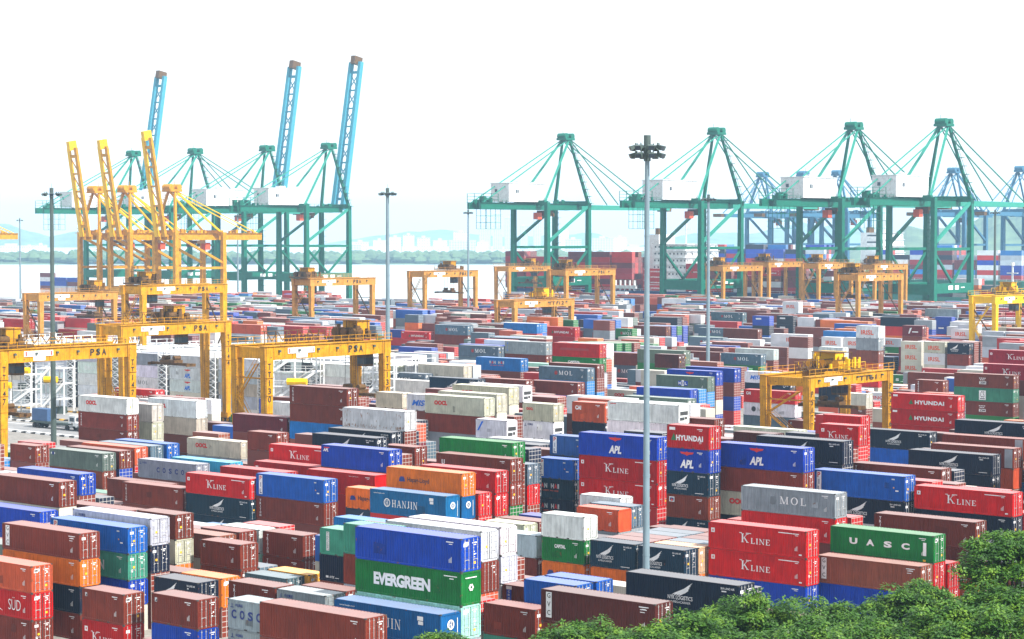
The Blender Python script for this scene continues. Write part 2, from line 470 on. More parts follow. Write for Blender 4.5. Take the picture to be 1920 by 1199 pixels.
k3c -345.26 477.18 2 2.59 0 e,j,a,k
j17a -295.87 485.54 2 2.90 0 u,i,h,l.IRISL
k13 -368.90 490.26 2 2.90 0 d,n,r,t.MOL
j3 -351.12 543.25 4 2.59 0 a,n,a,a
j1 -364.38 534.32 4 2.59 0 l,B,h,h.MOL
k15b -375.99 519.60 4 2.80 0 h,a,o,o
k15c -377.74 524.95 4 2.75 0 l,o,o,t
k15d -379.50 530.49 4 2.70 0 j,l,o,o
k15e -384.76 540.73 4 2.59 0 k,l,r,r
k17 -491.82 668.70 4 2.59 0 r,h.MOLB
s89 -118.74 143.54 2 2.85 0 x,a+
s8 -129.06 121.95 2 2.59 0 e,j.COSCO!,j.COSCO+
s87 -124.39 152.80 2 2.80 0 a,a.CRONOS!
s81 -150.33 182.03 2 2.59 0 a!,k+
s17 -141.20 144.95 2 2.59 0 b,a,r.NYKS+,x.STRIP+
s17b -135.26 142.29 2 2.90 0 l,k,a!,x!
s86 -157.77 194.94 2 2.59 0 a,o
s52 -177.98 185.69 2 2.59 0 r,s.NYK,u.HAPAG+
s107 -118.36 214.24 4 2.70 0 q,n,e,e
s71 -182.75 225.14 4 2.59 0 a,r,a,l
s72 -167.13 212.43 2 2.59 0 a,a,a,r,p.PIL+
s126 -236.98 252.31 2 2.59 0 l,h,l,a,n!
k9 -255.50 350.61 2 2.75 0 l,c,n,n
m2 -456.34 498.41 4 2.59 0 c,e,e.HYUNDAI!
m3 -473.77 503.99 2 2.59 0 B,e,o
r0_0_1 -275.00 302.25 4 2.62 0 n,k,n,m!
r0_0_4 -275.00 310.50 4 2.62 0 n,k,l,l,n+
r0_0_5 -275.00 313.25 4 2.62 0 n,l,l,l,k
r0_1_0 -290.70 299.50 4 2.62 0 n,l,k,l!,l+
r0_1_1 -290.70 302.25 4 2.62 0 m,l,m
r0_1_3 -290.70 307.75 4 2.62 0 n,k,k,k,n!
r0_1_4 -290.70 310.50 4 2.62 0 l,l,l,m,l
r0_1_5 -290.70 313.25 4 2.62 0 k,m,k,m,l
r0_2_0 -306.40 299.50 4 2.62 0 k,l,l,m!,l+
r0_2_1 -306.40 302.25 4 2.62 0 m,l,m,l,n
r0_2_4 -306.40 310.50 4 2.62 0 l,k,k,l,l
r0_2_5 -306.40 313.25 4 2.62 0 m,l,l,k,l
r0_3_0 -322.10 299.50 4 2.62 0 l,k!,n+,k+,l+
r0_3_1 -322.10 302.25 4 2.62 0 m,n,k
r0_3_2 -322.10 305.00 4 2.62 0 l,m,l,l,n
r0_3_5 -322.10 313.25 4 2.62 0 m,m,m,l,l
r0_4_0 -337.80 299.50 4 2.62 0 n,n.OOCL,l.APLR+,l.APLR+,k+
r0_4_1 -337.80 302.25 4 2.62 0 n,n,l,n,n
r0_4_2 -337.80 305.00 4 2.62 0 m,k,m,l,k
r0_4_3 -337.80 307.75 4 2.62 0 n,k,l,m,n
r0_4_4 -337.80 310.50 4 2.62 0 l,n,n,k,l
r0_5_0 -353.50 299.50 4 2.62 0 l,k.HYK,l.MOLK!,l!,j+
r0_5_1 -353.50 302.25 4 2.62 0 m,m,l
r0_5_2 -353.50 305.00 4 2.62 0 l,m,n,n,m
r0_5_3 -353.50 307.75 4 2.62 0 m,n,m,m,l
r0_5_4 -353.50 310.50 4 2.62 0 l,n,l,l,k
r0_5_5 -353.50 313.25 4 2.62 0 m,l,m,l,n
r0_6_0 -369.20 299.50 4 2.62 0 n,l.HANJIN!,l.HANJIN!,l.HANJIN!,k!
r0_6_1 -369.20 302.25 4 2.62 0 l,l,k,l,m
r0_6_2 -369.20 305.00 4 2.62 0 l,m,k,n,l
r0_6_4 -369.20 310.50 4 2.62 0 l,m,m,l,n
r0_6_5 -369.20 313.25 4 2.62 0 n,m,k,l,n
r0_7_0 -384.90 299.50 4 2.62 0 m!,k!,m!,k!,m!
r0_7_1 -384.90 302.25 4 2.62 0 l,k,l,k,n
r0_7_3 -384.90 307.75 4 2.62 0 n,k,l,l,n
r0_7_4 -384.90 310.50 4 2.62 0 n,l,l,m,n
r0_7_5 -384.90 313.25 4 2.62 0 n,l,l,l,l
r0_8_0 -400.60 299.50 4 2.62 0 l!,l!,n!,k!,l!
r0_8_1 -400.60 302.25 4 2.62 0 l,m,n,l,l
r0_8_5 -400.60 313.25 4 2.62 0 l,n,l,l,l
r0_9_1 -416.30 302.25 4 2.62 0 l,m,l,k,n
r0_9_2 -416.30 305.00 4 2.62 0 l,k,n,n,n
r0_9_3 -416.30 307.75 4 2.62 0 l,l,l,l,m
r0_10_5 -432.00 313.25 4 2.62 0 m,l,k,n,l
r1_5_3 -353.50 336.25 4 2.62 0 l,m,m,k
r1_5_4 -353.50 339.00 4 2.62 0 l,n,n,n
r1_5_5 -353.50 341.75 4 2.62 0 m,l,m,n
r1_6_5 -369.20 341.75 4 2.62 0 m,m,l,m
r1_11_3 -447.70 336.25 4 2.62 0 l,k,n,l
r1_11_4 -447.70 339.00 4 2.62 0 k,k,l,m
r1_11_5 -447.70 341.75 4 2.62 0 l,k,l,k
r1_12_5 -463.40 341.75 4 2.62 0 l,l,l,n
r2_0_2 -275.00 357.50 4 2.62 0 l,k,m,k
r2_0_5 -275.00 365.75 4 2.62 0 l,l
r2_2_1 -306.40 354.75 4 2.62 0 n,l,k,m
r2_2_2 -306.40 357.50 4 2.62 0 m,m,m,l
r2_4_4 -337.80 363.00 4 2.62 0 l,m,k,m!
r2_4_5 -337.80 365.75 4 2.62 0 l,k,n,m
r2_5_0 -353.50 352.00 4 2.62 0 n,l,k,l
r2_5_1 -353.50 354.75 4 2.62 0 k,n,m,n
r2_5_5 -353.50 365.75 4 2.62 0 k,n,n,l
r2_6_0 -369.20 352.00 4 2.62 0 l,l,l,l
r2_6_1 -369.20 354.75 4 2.62 0 l,m,l,l
r2_6_3 -369.20 360.25 4 2.62 0 l,m,m,k
r2_7_0 -384.90 352.00 4 2.62 0 l,l,k,l
r2_7_3 -384.90 360.25 4 2.62 0 n,n,l,l
r2_7_4 -384.90 363.00 4 2.62 0 n,m,n,n
r2_8_2 -400.60 357.50 4 2.62 0 k,k,l,l
r2_8_4 -400.60 363.00 4 2.62 0 l,k,n,k
r2_8_5 -400.60 365.75 4 2.62 0 l,k,k,n
r2_9_1 -416.30 354.75 4 2.62 0 m,m,l,m
r2_9_3 -416.30 360.25 4 2.62 0 n,n,l,k
r2_9_5 -416.30 365.75 4 2.62 0 l,k,k,l
r2_10_0 -432.00 352.00 4 2.62 0 l,l,m,l
r2_10_2 -432.00 357.50 4 2.62 0 k,n,l,m
r2_10_3 -432.00 360.25 4 2.62 0 l,n,k,k
r2_10_4 -432.00 363.00 4 2.62 0 l,l,l,l
r2_11_2 -447.70 357.50 4 2.62 0 l,k,m,l
r2_11_3 -447.70 360.25 4 2.62 0 m,k,l,l
r2_11_4 -447.70 363.00 4 2.62 0 l,l,l,k
r2_11_5 -447.70 365.75 4 2.62 0 l,m,k,m
r2_12_0 -463.40 352.00 4 2.62 0 n,k,k,m
r2_12_3 -463.40 360.25 4 2.62 0 l,n,l,m
ka_0_0 -605.15 804.00 4 2.60 12.5 e,a,f,f,g,e,e
ka_0_1 -605.15 806.50 4 2.60 12.5 f,e.HYUNDAI,g,e,e,f
ka_0_2 -605.15 809.00 4 2.60 12.5 g,e,g,g,g,g,a
ka_0_3 -605.15 811.50 4 2.60 12.5 e,e.HYUNDAI,e,e,f,g
ka_0_4 -605.15 814.00 4 2.60 12.5 a,f,a,e,f,e
ka_1_0 -618.54 804.00 4 2.60 12.5 e,g,e,e,f,e,g
ka_2_0 -631.93 804.00 4 2.60 12.5 g,g,a,f,e,g,g
ka_3_0 -645.32 804.00 4 2.60 12.5 g,e,e,g,g,e.HYUNDAI
ka_4_0 -658.71 804.00 4 2.60 12.5 f,f,e,g,f,f
ka_4_3 -658.71 811.50 4 2.60 12.5 f,e,f,g,f,g
ka_5_0 -672.10 804.00 4 2.60 12.5 g,f,g,g,a,f,g
ka_5_1 -672.10 806.50 4 2.60 12.5 a,a,g,e,g,a,f
ka_5_2 -672.10 809.00 4 2.60 12.5 g,e,e,g,a,f,g
ka_5_3 -672.10 811.50 4 2.60 12.5 e,f,e,g,f,f,g
ka_5_4 -672.10 814.00 4 2.60 12.5 g,f,e,g,f,e
kb_0_0 -494.71 804.00 4 2.60 12.5 a,f,l
kb_0_1 -494.71 806.50 4 2.60 12.5 l,a,g,g
kb_0_2 -494.71 809.00 4 2.60 12.5 l,f,f
kb_0_3 -494.71 811.50 4 2.60 12.5 l,a,g,f
kb_0_4 -494.71 814.00 4 2.60 12.5 f,l,f
kb_1_0 -508.10 804.00 4 2.60 12.5 f,g,g,g,f
kb_1_1 -508.10 806.50 4 2.60 12.5 e,f,e,a,l
kb_1_2 -508.10 809.00 4 2.60 12.5 g,f,g,g,e.HYUNDAI
kb_1_3 -508.10 811.50 4 2.60 12.5 a,a,l,f,a
kb_2_0 -521.49 804.00 4 2.60 12.5 g,l,a,e.HYUNDAI
kb_2_1 -521.49 806.50 4 2.60 12.5 g,e,e,e,e
kb_3_0 -534.88 804.00 4 2.60 12.5 l,g,f
kb_3_1 -534.88 806.50 4 2.60 12.5 e,f,f
kb_3_2 -534.88 809.00 4 2.60 12.5 e,l,g,f
kb_4_0 -548.27 804.00 4 2.60 12.5 e,f,g,a
kb_4_3 -548.27 811.50 4 2.60 12.5 g,e,a,g
kb_5_0 -561.66 804.00 4 2.60 12.5 f,g,e,e.HYUNDAI,f
kb_5_2 -561.66 809.00 4 2.60 12.5 g,e,g,l
kb_5_3 -561.66 811.50 4 2.60 12.5 g,f,g,g,g
kc_0_0 -586.36 804.00 4 2.60 12.5 e.HYUNDAI,e.HYUNDAI,e.HYUNDAI,e.HYUNDAI
kc_0_1 -586.36 806.50 4 2.60 12.5 e.HYUNDAI,e.HYUNDAI,e.HYUNDAI
kc_0_2 -586.36 809.00 4 2.60 12.5 e.HYUNDAI,e.HYUNDAI,e.HYUNDAI
kd_0_0 -1019.70 803.00 4 2.60 2.5 k,k,g,o
kd_0_1 -1019.70 805.50 4 2.60 2.5 o,l.IRISL,l.IRISL,o
kd_0_2 -1019.70 808.00 4 2.60 2.5 o,l.IRISL,o,k
kd_1_0 -1033.09 803.00 4 2.60 2.5 k,k,o,o
kd_2_0 -1046.48 803.00 4 2.60 2.5 l.IRISL,g,o,l,g
kd_2_1 -1046.48 805.50 4 2.60 2.5 l,g,k,l,l.IRISL
ke_0_0 -409.72 804.00 4 2.60 12.5 e,h
ke_0_1 -409.72 806.50 4 2.60 12.5 u,u
ke_0_2 -409.72 809.00 4 2.60 12.5 u
ke_1_0 -423.11 804.00 4 2.60 12.5 l,u,l
ke_1_1 -423.11 806.50 4 2.60 12.5 u,e,e
ke_2_0 -436.50 804.00 4 2.60 12.5 h,e
kf_0_0 -626.63 1010.00 4 2.60 15 f,o,q,k,q,k,o
kf_0_1 -626.63 1012.50 4 2.60 15 g,g,k,f,e,r
kf_0_2 -626.63 1015.00 4 2.60 15 q,o,g,q,k,f,o
kf_0_3 -626.63 1017.50 4 2.60 15 q,f,o,g,q,r
kf_0_4 -626.63 1020.00 4 2.60 15 f,o,k,r,f,r,o
kf_0_5 -626.63 1022.50 4 2.60 15 g,r,g,o,k
kf_1_0 -640.02 1010.00 4 2.60 15 f,f,k,f,o,r
kf_2_0 -653.41 1010.00 4 2.60 15 f,f,o,k,o,o
kf_2_1 -653.41 1012.50 4 2.60 15 f,f,q,r,k,k,q
kf_2_3 -653.41 1017.50 4 2.60 15 o,r,f,o,q,r,g
kf_2_4 -653.41 1020.00 4 2.60 15 r,r,f,o,o,o,k
kf_3_0 -666.80 1010.00 4 2.60 15 k,f,g,e,o,o,r
kf_3_1 -666.80 1012.50 4 2.60 15 f,q,q,k,q,g,r
kf_3_2 -666.80 1015.00 4 2.60 15 o,e,e,o,q,f,k
kf_3_4 -666.80 1020.00 4 2.60 15 o,o,f,o,r,k,e
kf_4_0 -680.19 1010.00 4 2.60 15 o,f,f,o,f,o
kf_5_0 -693.58 1010.00 4 2.60 15 q,q,o,o,o,r,e
kf_5_1 -693.58 1012.50 4 2.60 15 f,f,o,k,f,r,q
kf_5_2 -693.58 1015.00 4 2.60 15 k,g,o,o,r,e,q
kf_5_3 -693.58 1017.50 4 2.60 15 o,f,f,q,k,o,q
kg_1_0 -507.04 1010.00 4 2.60 15 f,o,o,k,k,q
kg_2_0 -520.43 1010.00 4 2.60 15 l,e,l,o,e,l
kg_3_0 -533.82 1010.00 4 2.60 15 k,q,g,g
kg_3_2 -533.82 1015.00 4 2.60 15 l,o,e,o,k
kg_4_0 -547.21 1010.00 4 2.60 15 f,e,k,g,r,g,q
kg_4_1 -547.21 1012.50 4 2.60 15 f,o,q,k,r,r,l
kg_4_2 -547.21 1015.00 4 2.60 15 r,o,o,q,o,f,o
kg_4_3 -547.21 1017.50 4 2.60 15 o,k,o,f,k,r,f
kg_4_4 -547.21 1020.00 4 2.60 15 f,o,o,f,k,e
kg_4_5 -547.21 1022.50 4 2.60 15 r,o,f,o,r,f
kg_5_0 -560.60 1010.00 4 2.60 15 f,q,g,f,k,o
kg_5_4 -560.60 1020.00 4 2.60 15 r,o,e,f,l,l
kg_6_0 -573.99 1010.00 4 2.60 15 q,f,k,l,r
kg_7_0 -587.38 1010.00 4 2.60 15 f,g,e,g,k
kg_7_1 -587.38 1012.50 4 2.60 15 o,o,f,k,o,o
kg_7_2 -587.38 1015.00 4 2.60 15 o,e,k,r,f,r
kg_7_3 -587.38 1017.50 4 2.60 15 f,o,q,e,l,e
f -135.60 123.04 4 2.59 0 a
f -174.71 128.56 4 2.59 0 a,B,i
f -158.98 138.28 4 2.70 0 j,a
f -171.52 138.28 4 2.70 0 c,u,a
f -184.06 138.28 4 2.80 0 e,c
f -125.66 143.80 2 2.80 0 n,e
f -163.73 146.56 4 2.59 0 r,n,c!
f -135.12 149.32 4 2.59 0 r,a,a,b
f -87.15 152.08 4 2.59 0 B,h+
f -143.00 152.08 4 2.70 0 h,n,B
f -184.53 152.08 4 2.70 0 a,a,a!
f -115.44 159.04 4 2.80 0 o,n
f -178.42 159.04 2 2.80 0 a,a
f -78.36 161.80 2 2.70 0 e
f -98.46 161.80 4 2.70 0 B
f -150.05 161.80 4 2.80 0 e,n,q!
f -181.54 161.80 4 2.70 0 k,l
f -94.31 164.56 4 2.59 0 e
f -106.85 164.56 4 2.70 0 a
f -139.49 164.56 2 2.80 0 a,a
f -80.64 167.32 4 2.80 0 j
f -93.18 167.32 4 2.59 0 j+
f -105.72 167.32 2 2.80 0 a+
f -112.13 167.32 4 2.59 0 a,r
f -219.20 167.32 4 2.59 0 q,i,k
f -231.74 167.32 4 2.80 0 x,e,a,a
f -71.57 170.08 4 2.80 0 l,l,a,a,a
f -84.11 170.08 2 2.59 0 l,r+
f -90.52 170.08 4 2.59 0 a!
f -103.06 170.08 4 2.59 0 a!
f -140.68 170.08 4 2.59 0 a
f -227.53 170.08 4 2.59 0 a,h,a
f -72.13 172.84 4 2.70 0 t,b,a,c,h
f -84.67 172.84 4 2.59 0 a+
f -129.85 172.84 4 2.70 0 b
f -73.74 175.60 4 2.70 0 j,r,a,a,r
f -187.75 175.60 4 2.80 0 q
f -74.90 182.56 2 2.80 0 l,l,a,a,h
f -81.31 182.56 4 2.59 0 c
f -223.61 182.56 2 2.59 0 a
f -76.34 185.32 2 2.59 0 a,q,h,h,a
f -82.75 185.32 4 2.70 0 B
f -142.20 185.32 2 2.59 0 a,r
f -209.02 185.32 2 2.70 0 l
f -230.73 185.32 4 2.80 0 a
f -78.08 188.08 4 2.59 0 c,a,a
f -230.39 188.08 4 2.80 0 x
f -80.30 190.84 2 2.70 0 a,r,e
f -86.71 190.84 4 2.70 0 a!
f -260.73 190.84 4 2.59 0 t,q
f -81.25 193.60 4 2.80 0 h,a,l,a,r
f -94.94 193.60 2 2.59 0 a
f -228.25 193.60 2 2.59 0 a,g
f -81.40 196.36 2 2.59 0 h,a,a,e
f -87.81 196.36 2 2.59 0 B,d,d,a,n
f -133.22 196.36 4 2.59 0 a,a
f -82.72 199.12 4 2.70 0 b,o,r,n,o
f -187.52 199.12 2 2.59 0 a,a,t,a
f -87.36 206.08 2 2.70 0 a,q,h,n
f -260.66 206.08 4 2.80 0 b,r
f -279.61 206.08 2 2.80 0 q
f -89.03 208.84 2 2.70 0 B,t,a,b,B
f -237.25 208.84 4 2.70 0 r,i
f -87.48 211.60 4 2.59 0 a,h,a,e
f -145.07 211.60 4 2.59 0 r,o,a,l
f -226.19 211.60 4 2.59 0 r,a
f -89.59 214.36 4 2.59 0 n,e,B
f -102.13 214.36 2 2.59 0 l
f -109.69 214.36 2 2.59 0 k,d,b,e
f -156.54 214.36 2 2.80 0 e,e,a,n,r
f -186.29 214.36 4 2.59 0 a,a,a
f -282.63 214.36 4 2.59 0 t
f -91.87 217.12 4 2.80 0 l,a,a,k
f -104.41 217.12 4 2.59 0 a,r,e
f -116.95 217.12 4 2.59 0 o,o,a,a
f -169.25 217.12 4 2.59 0 a,r,j,a
f -295.53 217.12 4 2.59 0 j
f -91.72 219.88 4 2.80 0 t,h,j,a
f -104.26 219.88 4 2.59 0 a,d
f -133.00 219.88 4 2.59 0 a,k,g,a,a
f -245.54 219.88 2 2.70 0 B,a,c
f -295.31 219.88 4 2.59 0 i
f -92.16 222.64 2 2.59 0 b,j,k,a
f -98.57 222.64 4 2.80 0 h,h,b,k,g
f -111.11 222.64 2 2.70 0 g,l,a
f -145.36 222.64 2 2.80 0 a,a,h,u,b!
f -151.77 222.64 2 2.59 0 e,a,h,d,a
f -97.00 229.60 4 2.59 0 u,a,d,a,r
f -109.54 229.60 4 2.80 0 u,d
f -122.08 229.60 2 2.80 0 r,g,n
f -213.00 229.60 4 2.70 0 l,k,g,d
f -225.54 229.60 4 2.80 0 g,a,a,a,a
f -245.64 229.60 4 2.70 0 a,a,B
f -276.18 229.60 4 2.70 0 l,a,c,a
f -96.19 232.36 2 2.70 0 b,a,a,a,e
f -102.60 232.36 4 2.70 0 h,a,a,a,j
f -115.14 232.36 2 2.80 0 i,a
f -204.69 232.36 2 2.59 0 x,g,B
f -99.71 235.12 2 2.59 0 a,b,a,o
f -106.12 235.12 2 2.80 0 i,a,g,a,b
f -112.53 235.12 4 2.70 0 e
f -162.97 235.12 4 2.80 0 t,i,a,a,a!
f -258.46 235.12 4 2.59 0 k,a,a
f -271.00 235.12 4 2.70 0 B,a,d,l
f -101.02 237.88 4 2.70 0 k,c,a,r,e
f -113.56 237.88 2 2.59 0 l
f -152.61 237.88 4 2.80 0 k,n,h,a
f -207.69 237.88 4 2.80 0 a,b
f -220.23 237.88 4 2.59 0 r,a,r,r
f -271.54 237.88 4 2.80 0 e,c,x,a
f -100.53 240.64 2 2.59 0 e,i,t,n
f -106.94 240.64 4 2.59 0 c,a,c,r,k
f -119.48 240.64 4 2.59 0 r
f -163.40 240.64 4 2.80 0 a,a,h,l
f -253.44 240.64 4 2.59 0 b,l,t
f -101.47 243.40 2 2.80 0 a,a,r,o
f -107.88 243.40 4 2.59 0 a,n,c,e,l
f -104.13 246.16 4 2.59 0 e,h,c,q,d
f -116.67 246.16 2 2.59 0 b,u,a,j,a
f -165.26 246.16 4 2.70 0 a,j,a,a
f -105.44 253.12 4 2.59 0 o,a,a,k,a
f -117.98 253.12 2 2.59 0 g,a,l
f -188.67 253.12 4 2.80 0 a,c,c,a,d
f -256.35 253.12 4 2.70 0 a,h,a,a
f -107.21 255.88 4 2.80 0 l,l,q,c,d
f -119.75 255.88 2 2.59 0 j,b,b,a,n
f -154.00 255.88 2 2.70 0 d,n,a,b,e
f -193.05 255.88 4 2.80 0 c,a,a,b,l
f -108.46 258.64 2 2.80 0 a,o,k,a
f -114.87 258.64 2 2.70 0 r,a,B,n
f -121.28 258.64 2 2.59 0 a,a,b,a
f -154.63 258.64 4 2.59 0 a,a,q,r
f -180.86 258.64 4 2.59 0 a,i,t,h,n
f -205.94 258.64 4 2.59 0 a,a,h,h
f -297.69 258.64 4 2.80 0 b,c,a
f -108.85 261.40 2 2.59 0 c,o,a,t,a
f -115.26 261.40 4 2.59 0 b,e,u,l,B
f -186.23 261.40 4 2.80 0 a,h,r,i,i!
f -198.77 261.40 4 2.59 0 n,a,l,a
f -211.31 261.40 2 2.80 0 e,b,h,e
f -111.26 264.16 2 2.70 0 a,e,x,a
f -117.67 264.16 4 2.59 0 h,g,i
f -218.30 264.16 2 2.59 0 a,e,k,e
f -111.53 266.92 4 2.59 0 e,e,q
f -124.07 266.92 4 2.59 0 r,a,a,a
f -288.66 266.92 2 2.70 0 j,t
f -114.35 269.68 4 2.59 0 a,l,B,a,a
f -126.89 269.68 4 2.59 0 b,h,n,j
f -139.43 269.68 4 2.70 0 B,h,b
f -277.66 269.68 4 2.80 0 a,r,o
f -116.29 276.64 4 2.80 0 x,r,h,a
f -129.98 276.64 4 2.59 0 a,r,a
f -259.91 276.64 4 2.70 0 a,r,a
f -116.24 279.40 4 2.59 0 b,a,d,g,a
f -129.93 279.40 4 2.70 0 a,n
f -189.26 279.40 4 2.59 0 q,a,j
f -245.83 279.40 4 2.59 0 l,a,a,e
f -340.30 279.40 4 2.80 0 a,d
f -120.33 282.16 4 2.80 0 h,a,l,j,a
f -134.02 282.16 2 2.59 0 r,a,a,a,b
f -173.07 282.16 4 2.70 0 r,q,o
f -198.15 282.16 4 2.80 0 a,b,a,e
f -260.85 282.16 4 2.70 0 a,h,B
f -273.39 282.16 4 2.80 0 h,e,g
f -121.26 284.92 2 2.80 0 r,o,c,a,h
f -127.67 284.92 4 2.80 0 c,n,h
f -140.21 284.92 2 2.59 0 i,r
f -230.63 284.92 2 2.70 0 a,x,a,e
f -249.58 284.92 4 2.70 0 a,x,k,a
f -121.65 287.68 4 2.59 0 x,h,j,a
f -134.19 287.68 2 2.59 0 a,e,a,b
f -140.60 287.68 4 2.59 0 a,a,q,l
f -235.27 287.68 4 2.70 0 B,h,l,a
f -324.20 287.68 2 2.70 0 h,j
f -123.78 290.44 2 2.80 0 k,B,a,n,o
f -130.19 290.44 2 2.59 0 a,b,i,B
f -136.60 290.44 2 2.70 0 r,a,B,d,a
f -144.16 290.44 4 2.80 0 e,h
f -156.70 290.44 2 2.80 0 a,B,b
f -122.32 293.20 2 2.59 0 e,a,h,b,a
f -128.73 293.20 4 2.59 0 l,b,a,a,a
f -141.27 293.20 4 2.59 0 x,e
f -252.30 293.20 4 2.59 0 a,a,a,a
f -126.72 300.16 4 2.70 0 e,a,B,r,x
f -139.26 300.16 4 2.70 0 a,e
f -127.17 302.92 4 2.80 0 c,a,r
f -139.71 302.92 4 2.59 0 h,i
f -152.25 302.92 4 2.59 0 a,a,b
f -252.54 302.92 4 2.59 0 a,a,h,a
f -127.59 305.68 4 2.59 0 c,x,b,r
f -140.13 305.68 4 2.80 0 e,a,b,a
f -129.32 308.44 2 2.70 0 a,l,B
f -136.88 308.44 4 2.80 0 a,h,B,b
f -149.42 308.44 4 2.59 0 u,l,e
f -130.60 311.20 2 2.80 0 a,a,b,l,a
f -138.16 311.20 4 2.70 0 u,q,k,l
f -150.70 311.20 4 2.80 0 B,B,e
f -132.15 313.96 4 2.59 0 a,a,e,a,c
f -144.69 313.96 4 2.80 0 d,n,r,a
f -132.30 316.72 2 2.70 0 l,g,d,a
f -138.71 316.72 4 2.70 0 a,l,o
f -151.25 316.72 2 2.70 0 a,a,c,b
f -157.66 316.72 4 2.80 0 a,e
f -170.20 316.72 2 2.70 0 g,a,B,h
f -272.89 316.72 4 2.70 0 h,j,i,d
f -135.81 323.68 2 2.59 0 a,b,e,r,d
f -142.22 323.68 4 2.59 0 a,g,a
f -155.91 323.68 4 2.70 0 a,d
f -137.35 326.44 4 2.59 0 q,h,B,t
f -149.89 326.44 4 2.59 0 a,a,a,a
f -162.43 326.44 4 2.70 0 r,a
f -219.28 326.44 2 2.80 0 r
f -239.38 326.44 2 2.80 0 h,d,h
f -266.85 326.44 2 2.80 0 a,a,c,e
f -139.74 329.20 2 2.80 0 k,a,g,d
f -146.15 329.20 4 2.70 0 e,e,a
f -158.69 329.20 4 2.59 0 k
f -196.59 329.20 4 2.80 0 h,a
f -140.12 331.96 4 2.70 0 a,e,t,k,a
f -153.81 331.96 4 2.80 0 a,e,k,j
f -216.51 331.96 4 2.59 0 k
f -257.79 331.96 4 2.80 0 a,a,c,k
f -142.05 334.72 2 2.59 0 a,n,a,j,e
f -148.46 334.72 4 2.80 0 l,a,a,h,q
f -161.00 334.72 2 2.59 0 c,h,q,d,e
f -205.03 334.72 4 2.59 0 r
f -141.39 337.48 4 2.70 0 r,q,a,o,i
f -153.93 337.48 4 2.70 0 j,a,u,e,B
f -166.47 337.48 2 2.59 0 l
f -144.24 340.24 4 2.70 0 e,B,a,u,c
f -156.78 340.24 4 2.80 0 c,h,c,k
f -169.32 340.24 4 2.59 0 r,g
f -206.94 340.24 4 2.70 0 l
f -244.56 340.24 4 2.80 0 k,j,d
f -146.36 347.20 2 2.70 0 i,k,n
f -152.77 347.20 4 2.59 0 k,i,l,h,l
f -165.31 347.20 4 2.80 0 h,u
f -268.36 347.20 4 2.59 0 e,h,B,a,d
f -148.72 349.96 4 2.80 0 g,a,i,l
f -161.26 349.96 4 2.70 0 h,l,l,e,q
f -173.80 349.96 2 2.70 0 r
f -303.49 349.96 2 2.59 0 a,u,g,u
f -149.06 352.72 4 2.70 0 g,B,u,l,e
f -161.60 352.72 4 2.80 0 e,a,a,r,u
f -175.29 352.72 4 2.59 0 a
f -213.19 352.72 4 2.70 0 e
f -149.66 355.48 4 2.70 0 d,g,e
f -162.20 355.48 4 2.70 0 d,d,j
f -151.06 358.24 4 2.59 0 o,a,j,l,j
f -163.60 358.24 4 2.80 0 u,a,a,e
f -206.68 358.24 4 2.59 0 c,n
f -256.42 358.24 4 2.59 0 h,c,a,l
f -152.63 361.00 2 2.80 0 c,q,a,a,g
f -160.19 361.00 4 2.59 0 n,a,j,l,r
f -172.73 361.00 4 2.70 0 e
f -198.96 361.00 4 2.70 0 q,h
f -153.10 363.76 2 2.70 0 a,B,c,j
f -159.51 363.76 4 2.59 0 l,a,g,g,q
f -172.05 363.76 2 2.59 0 d,j,u,k,c
f -191.06 363.76 4 2.80 0 e,n,d
f -158.03 370.72 4 2.80 0 j,r,l,e
f -171.72 370.72 4 2.59 0 o,i,a,c
f -197.95 370.72 4 2.59 0 a,h,c
f -218.05 370.72 2 2.70 0 d,e
f -265.74 370.72 4 2.59 0 c,a,a,n
f -279.43 370.72 4 2.59 0 a,k
f -340.84 370.72 2 2.80 0 c,o,h
f -157.23 373.48 4 2.80 0 c,c,j,h,B
f -169.77 373.48 4 2.59 0 l,i,l,o
f -182.31 373.48 2 2.70 0 h,l,d
f -202.41 373.48 4 2.59 0 u,u,a
f -159.97 376.24 2 2.70 0 a,d,h,i
f -167.53 376.24 4 2.80 0 l,d,l
f -180.07 376.24 4 2.70 0 e,u,n,n,e
f -192.61 376.24 4 2.59 0 r,l,a,B
f -290.99 376.24 4 2.80 0 k,a,a,i,k
f -322.48 376.24 4 2.59 0 c,q,h,a,o
f -507.62 376.24 4 2.70 0 k,c,e
f -159.03 379.00 4 2.70 0 a,n,B
f -171.57 379.00 4 2.70 0 r,o,a,e,k
f -262.02 379.00 4 2.80 0 j,l,a,c
f -317.02 379.00 4 2.80 0 h,j,a,a,k
f -335.97 379.00 2 2.70 0 h,i,e
f -469.21 379.00 4 2.59 0 l,c,r,g
f -507.79 379.00 4 2.59 0 i,a,a,l
f -520.33 379.00 4 2.59 0 o,a,a,q,l
f -161.20 381.76 4 2.70 0 c,n,h,r,q
f -173.74 381.76 2 2.59 0 l,e,a,B,a
f -210.69 381.76 4 2.59 0 d,a
f -270.71 381.76 2 2.80 0 k,a,c,c
f -287.92 381.76 2 2.59 0 a,h
f -294.33 381.76 4 2.80 0 h,d,a,n,l
f -320.56 381.76 4 2.59 0 o,a,g,B,e
f -345.64 381.76 4 2.70 0 u,a,d
f -465.19 381.76 4 2.59 0 k,c,d,l
f -509.22 381.76 4 2.80 0 k,h,a,c,e!
f -521.76 381.76 4 2.59 0 a,d,a,a,t
f -161.42 384.52 2 2.70 0 r,a,l,k,n
f -167.83 384.52 4 2.70 0 h,l,a,r,a
f -180.37 384.52 4 2.59 0 h,h,a,c,a
f -205.45 384.52 4 2.70 0 l,l,k
f -344.43 384.52 4 2.80 0 j,a,a
f -465.13 384.52 4 2.80 0 l,a,q,r,g!
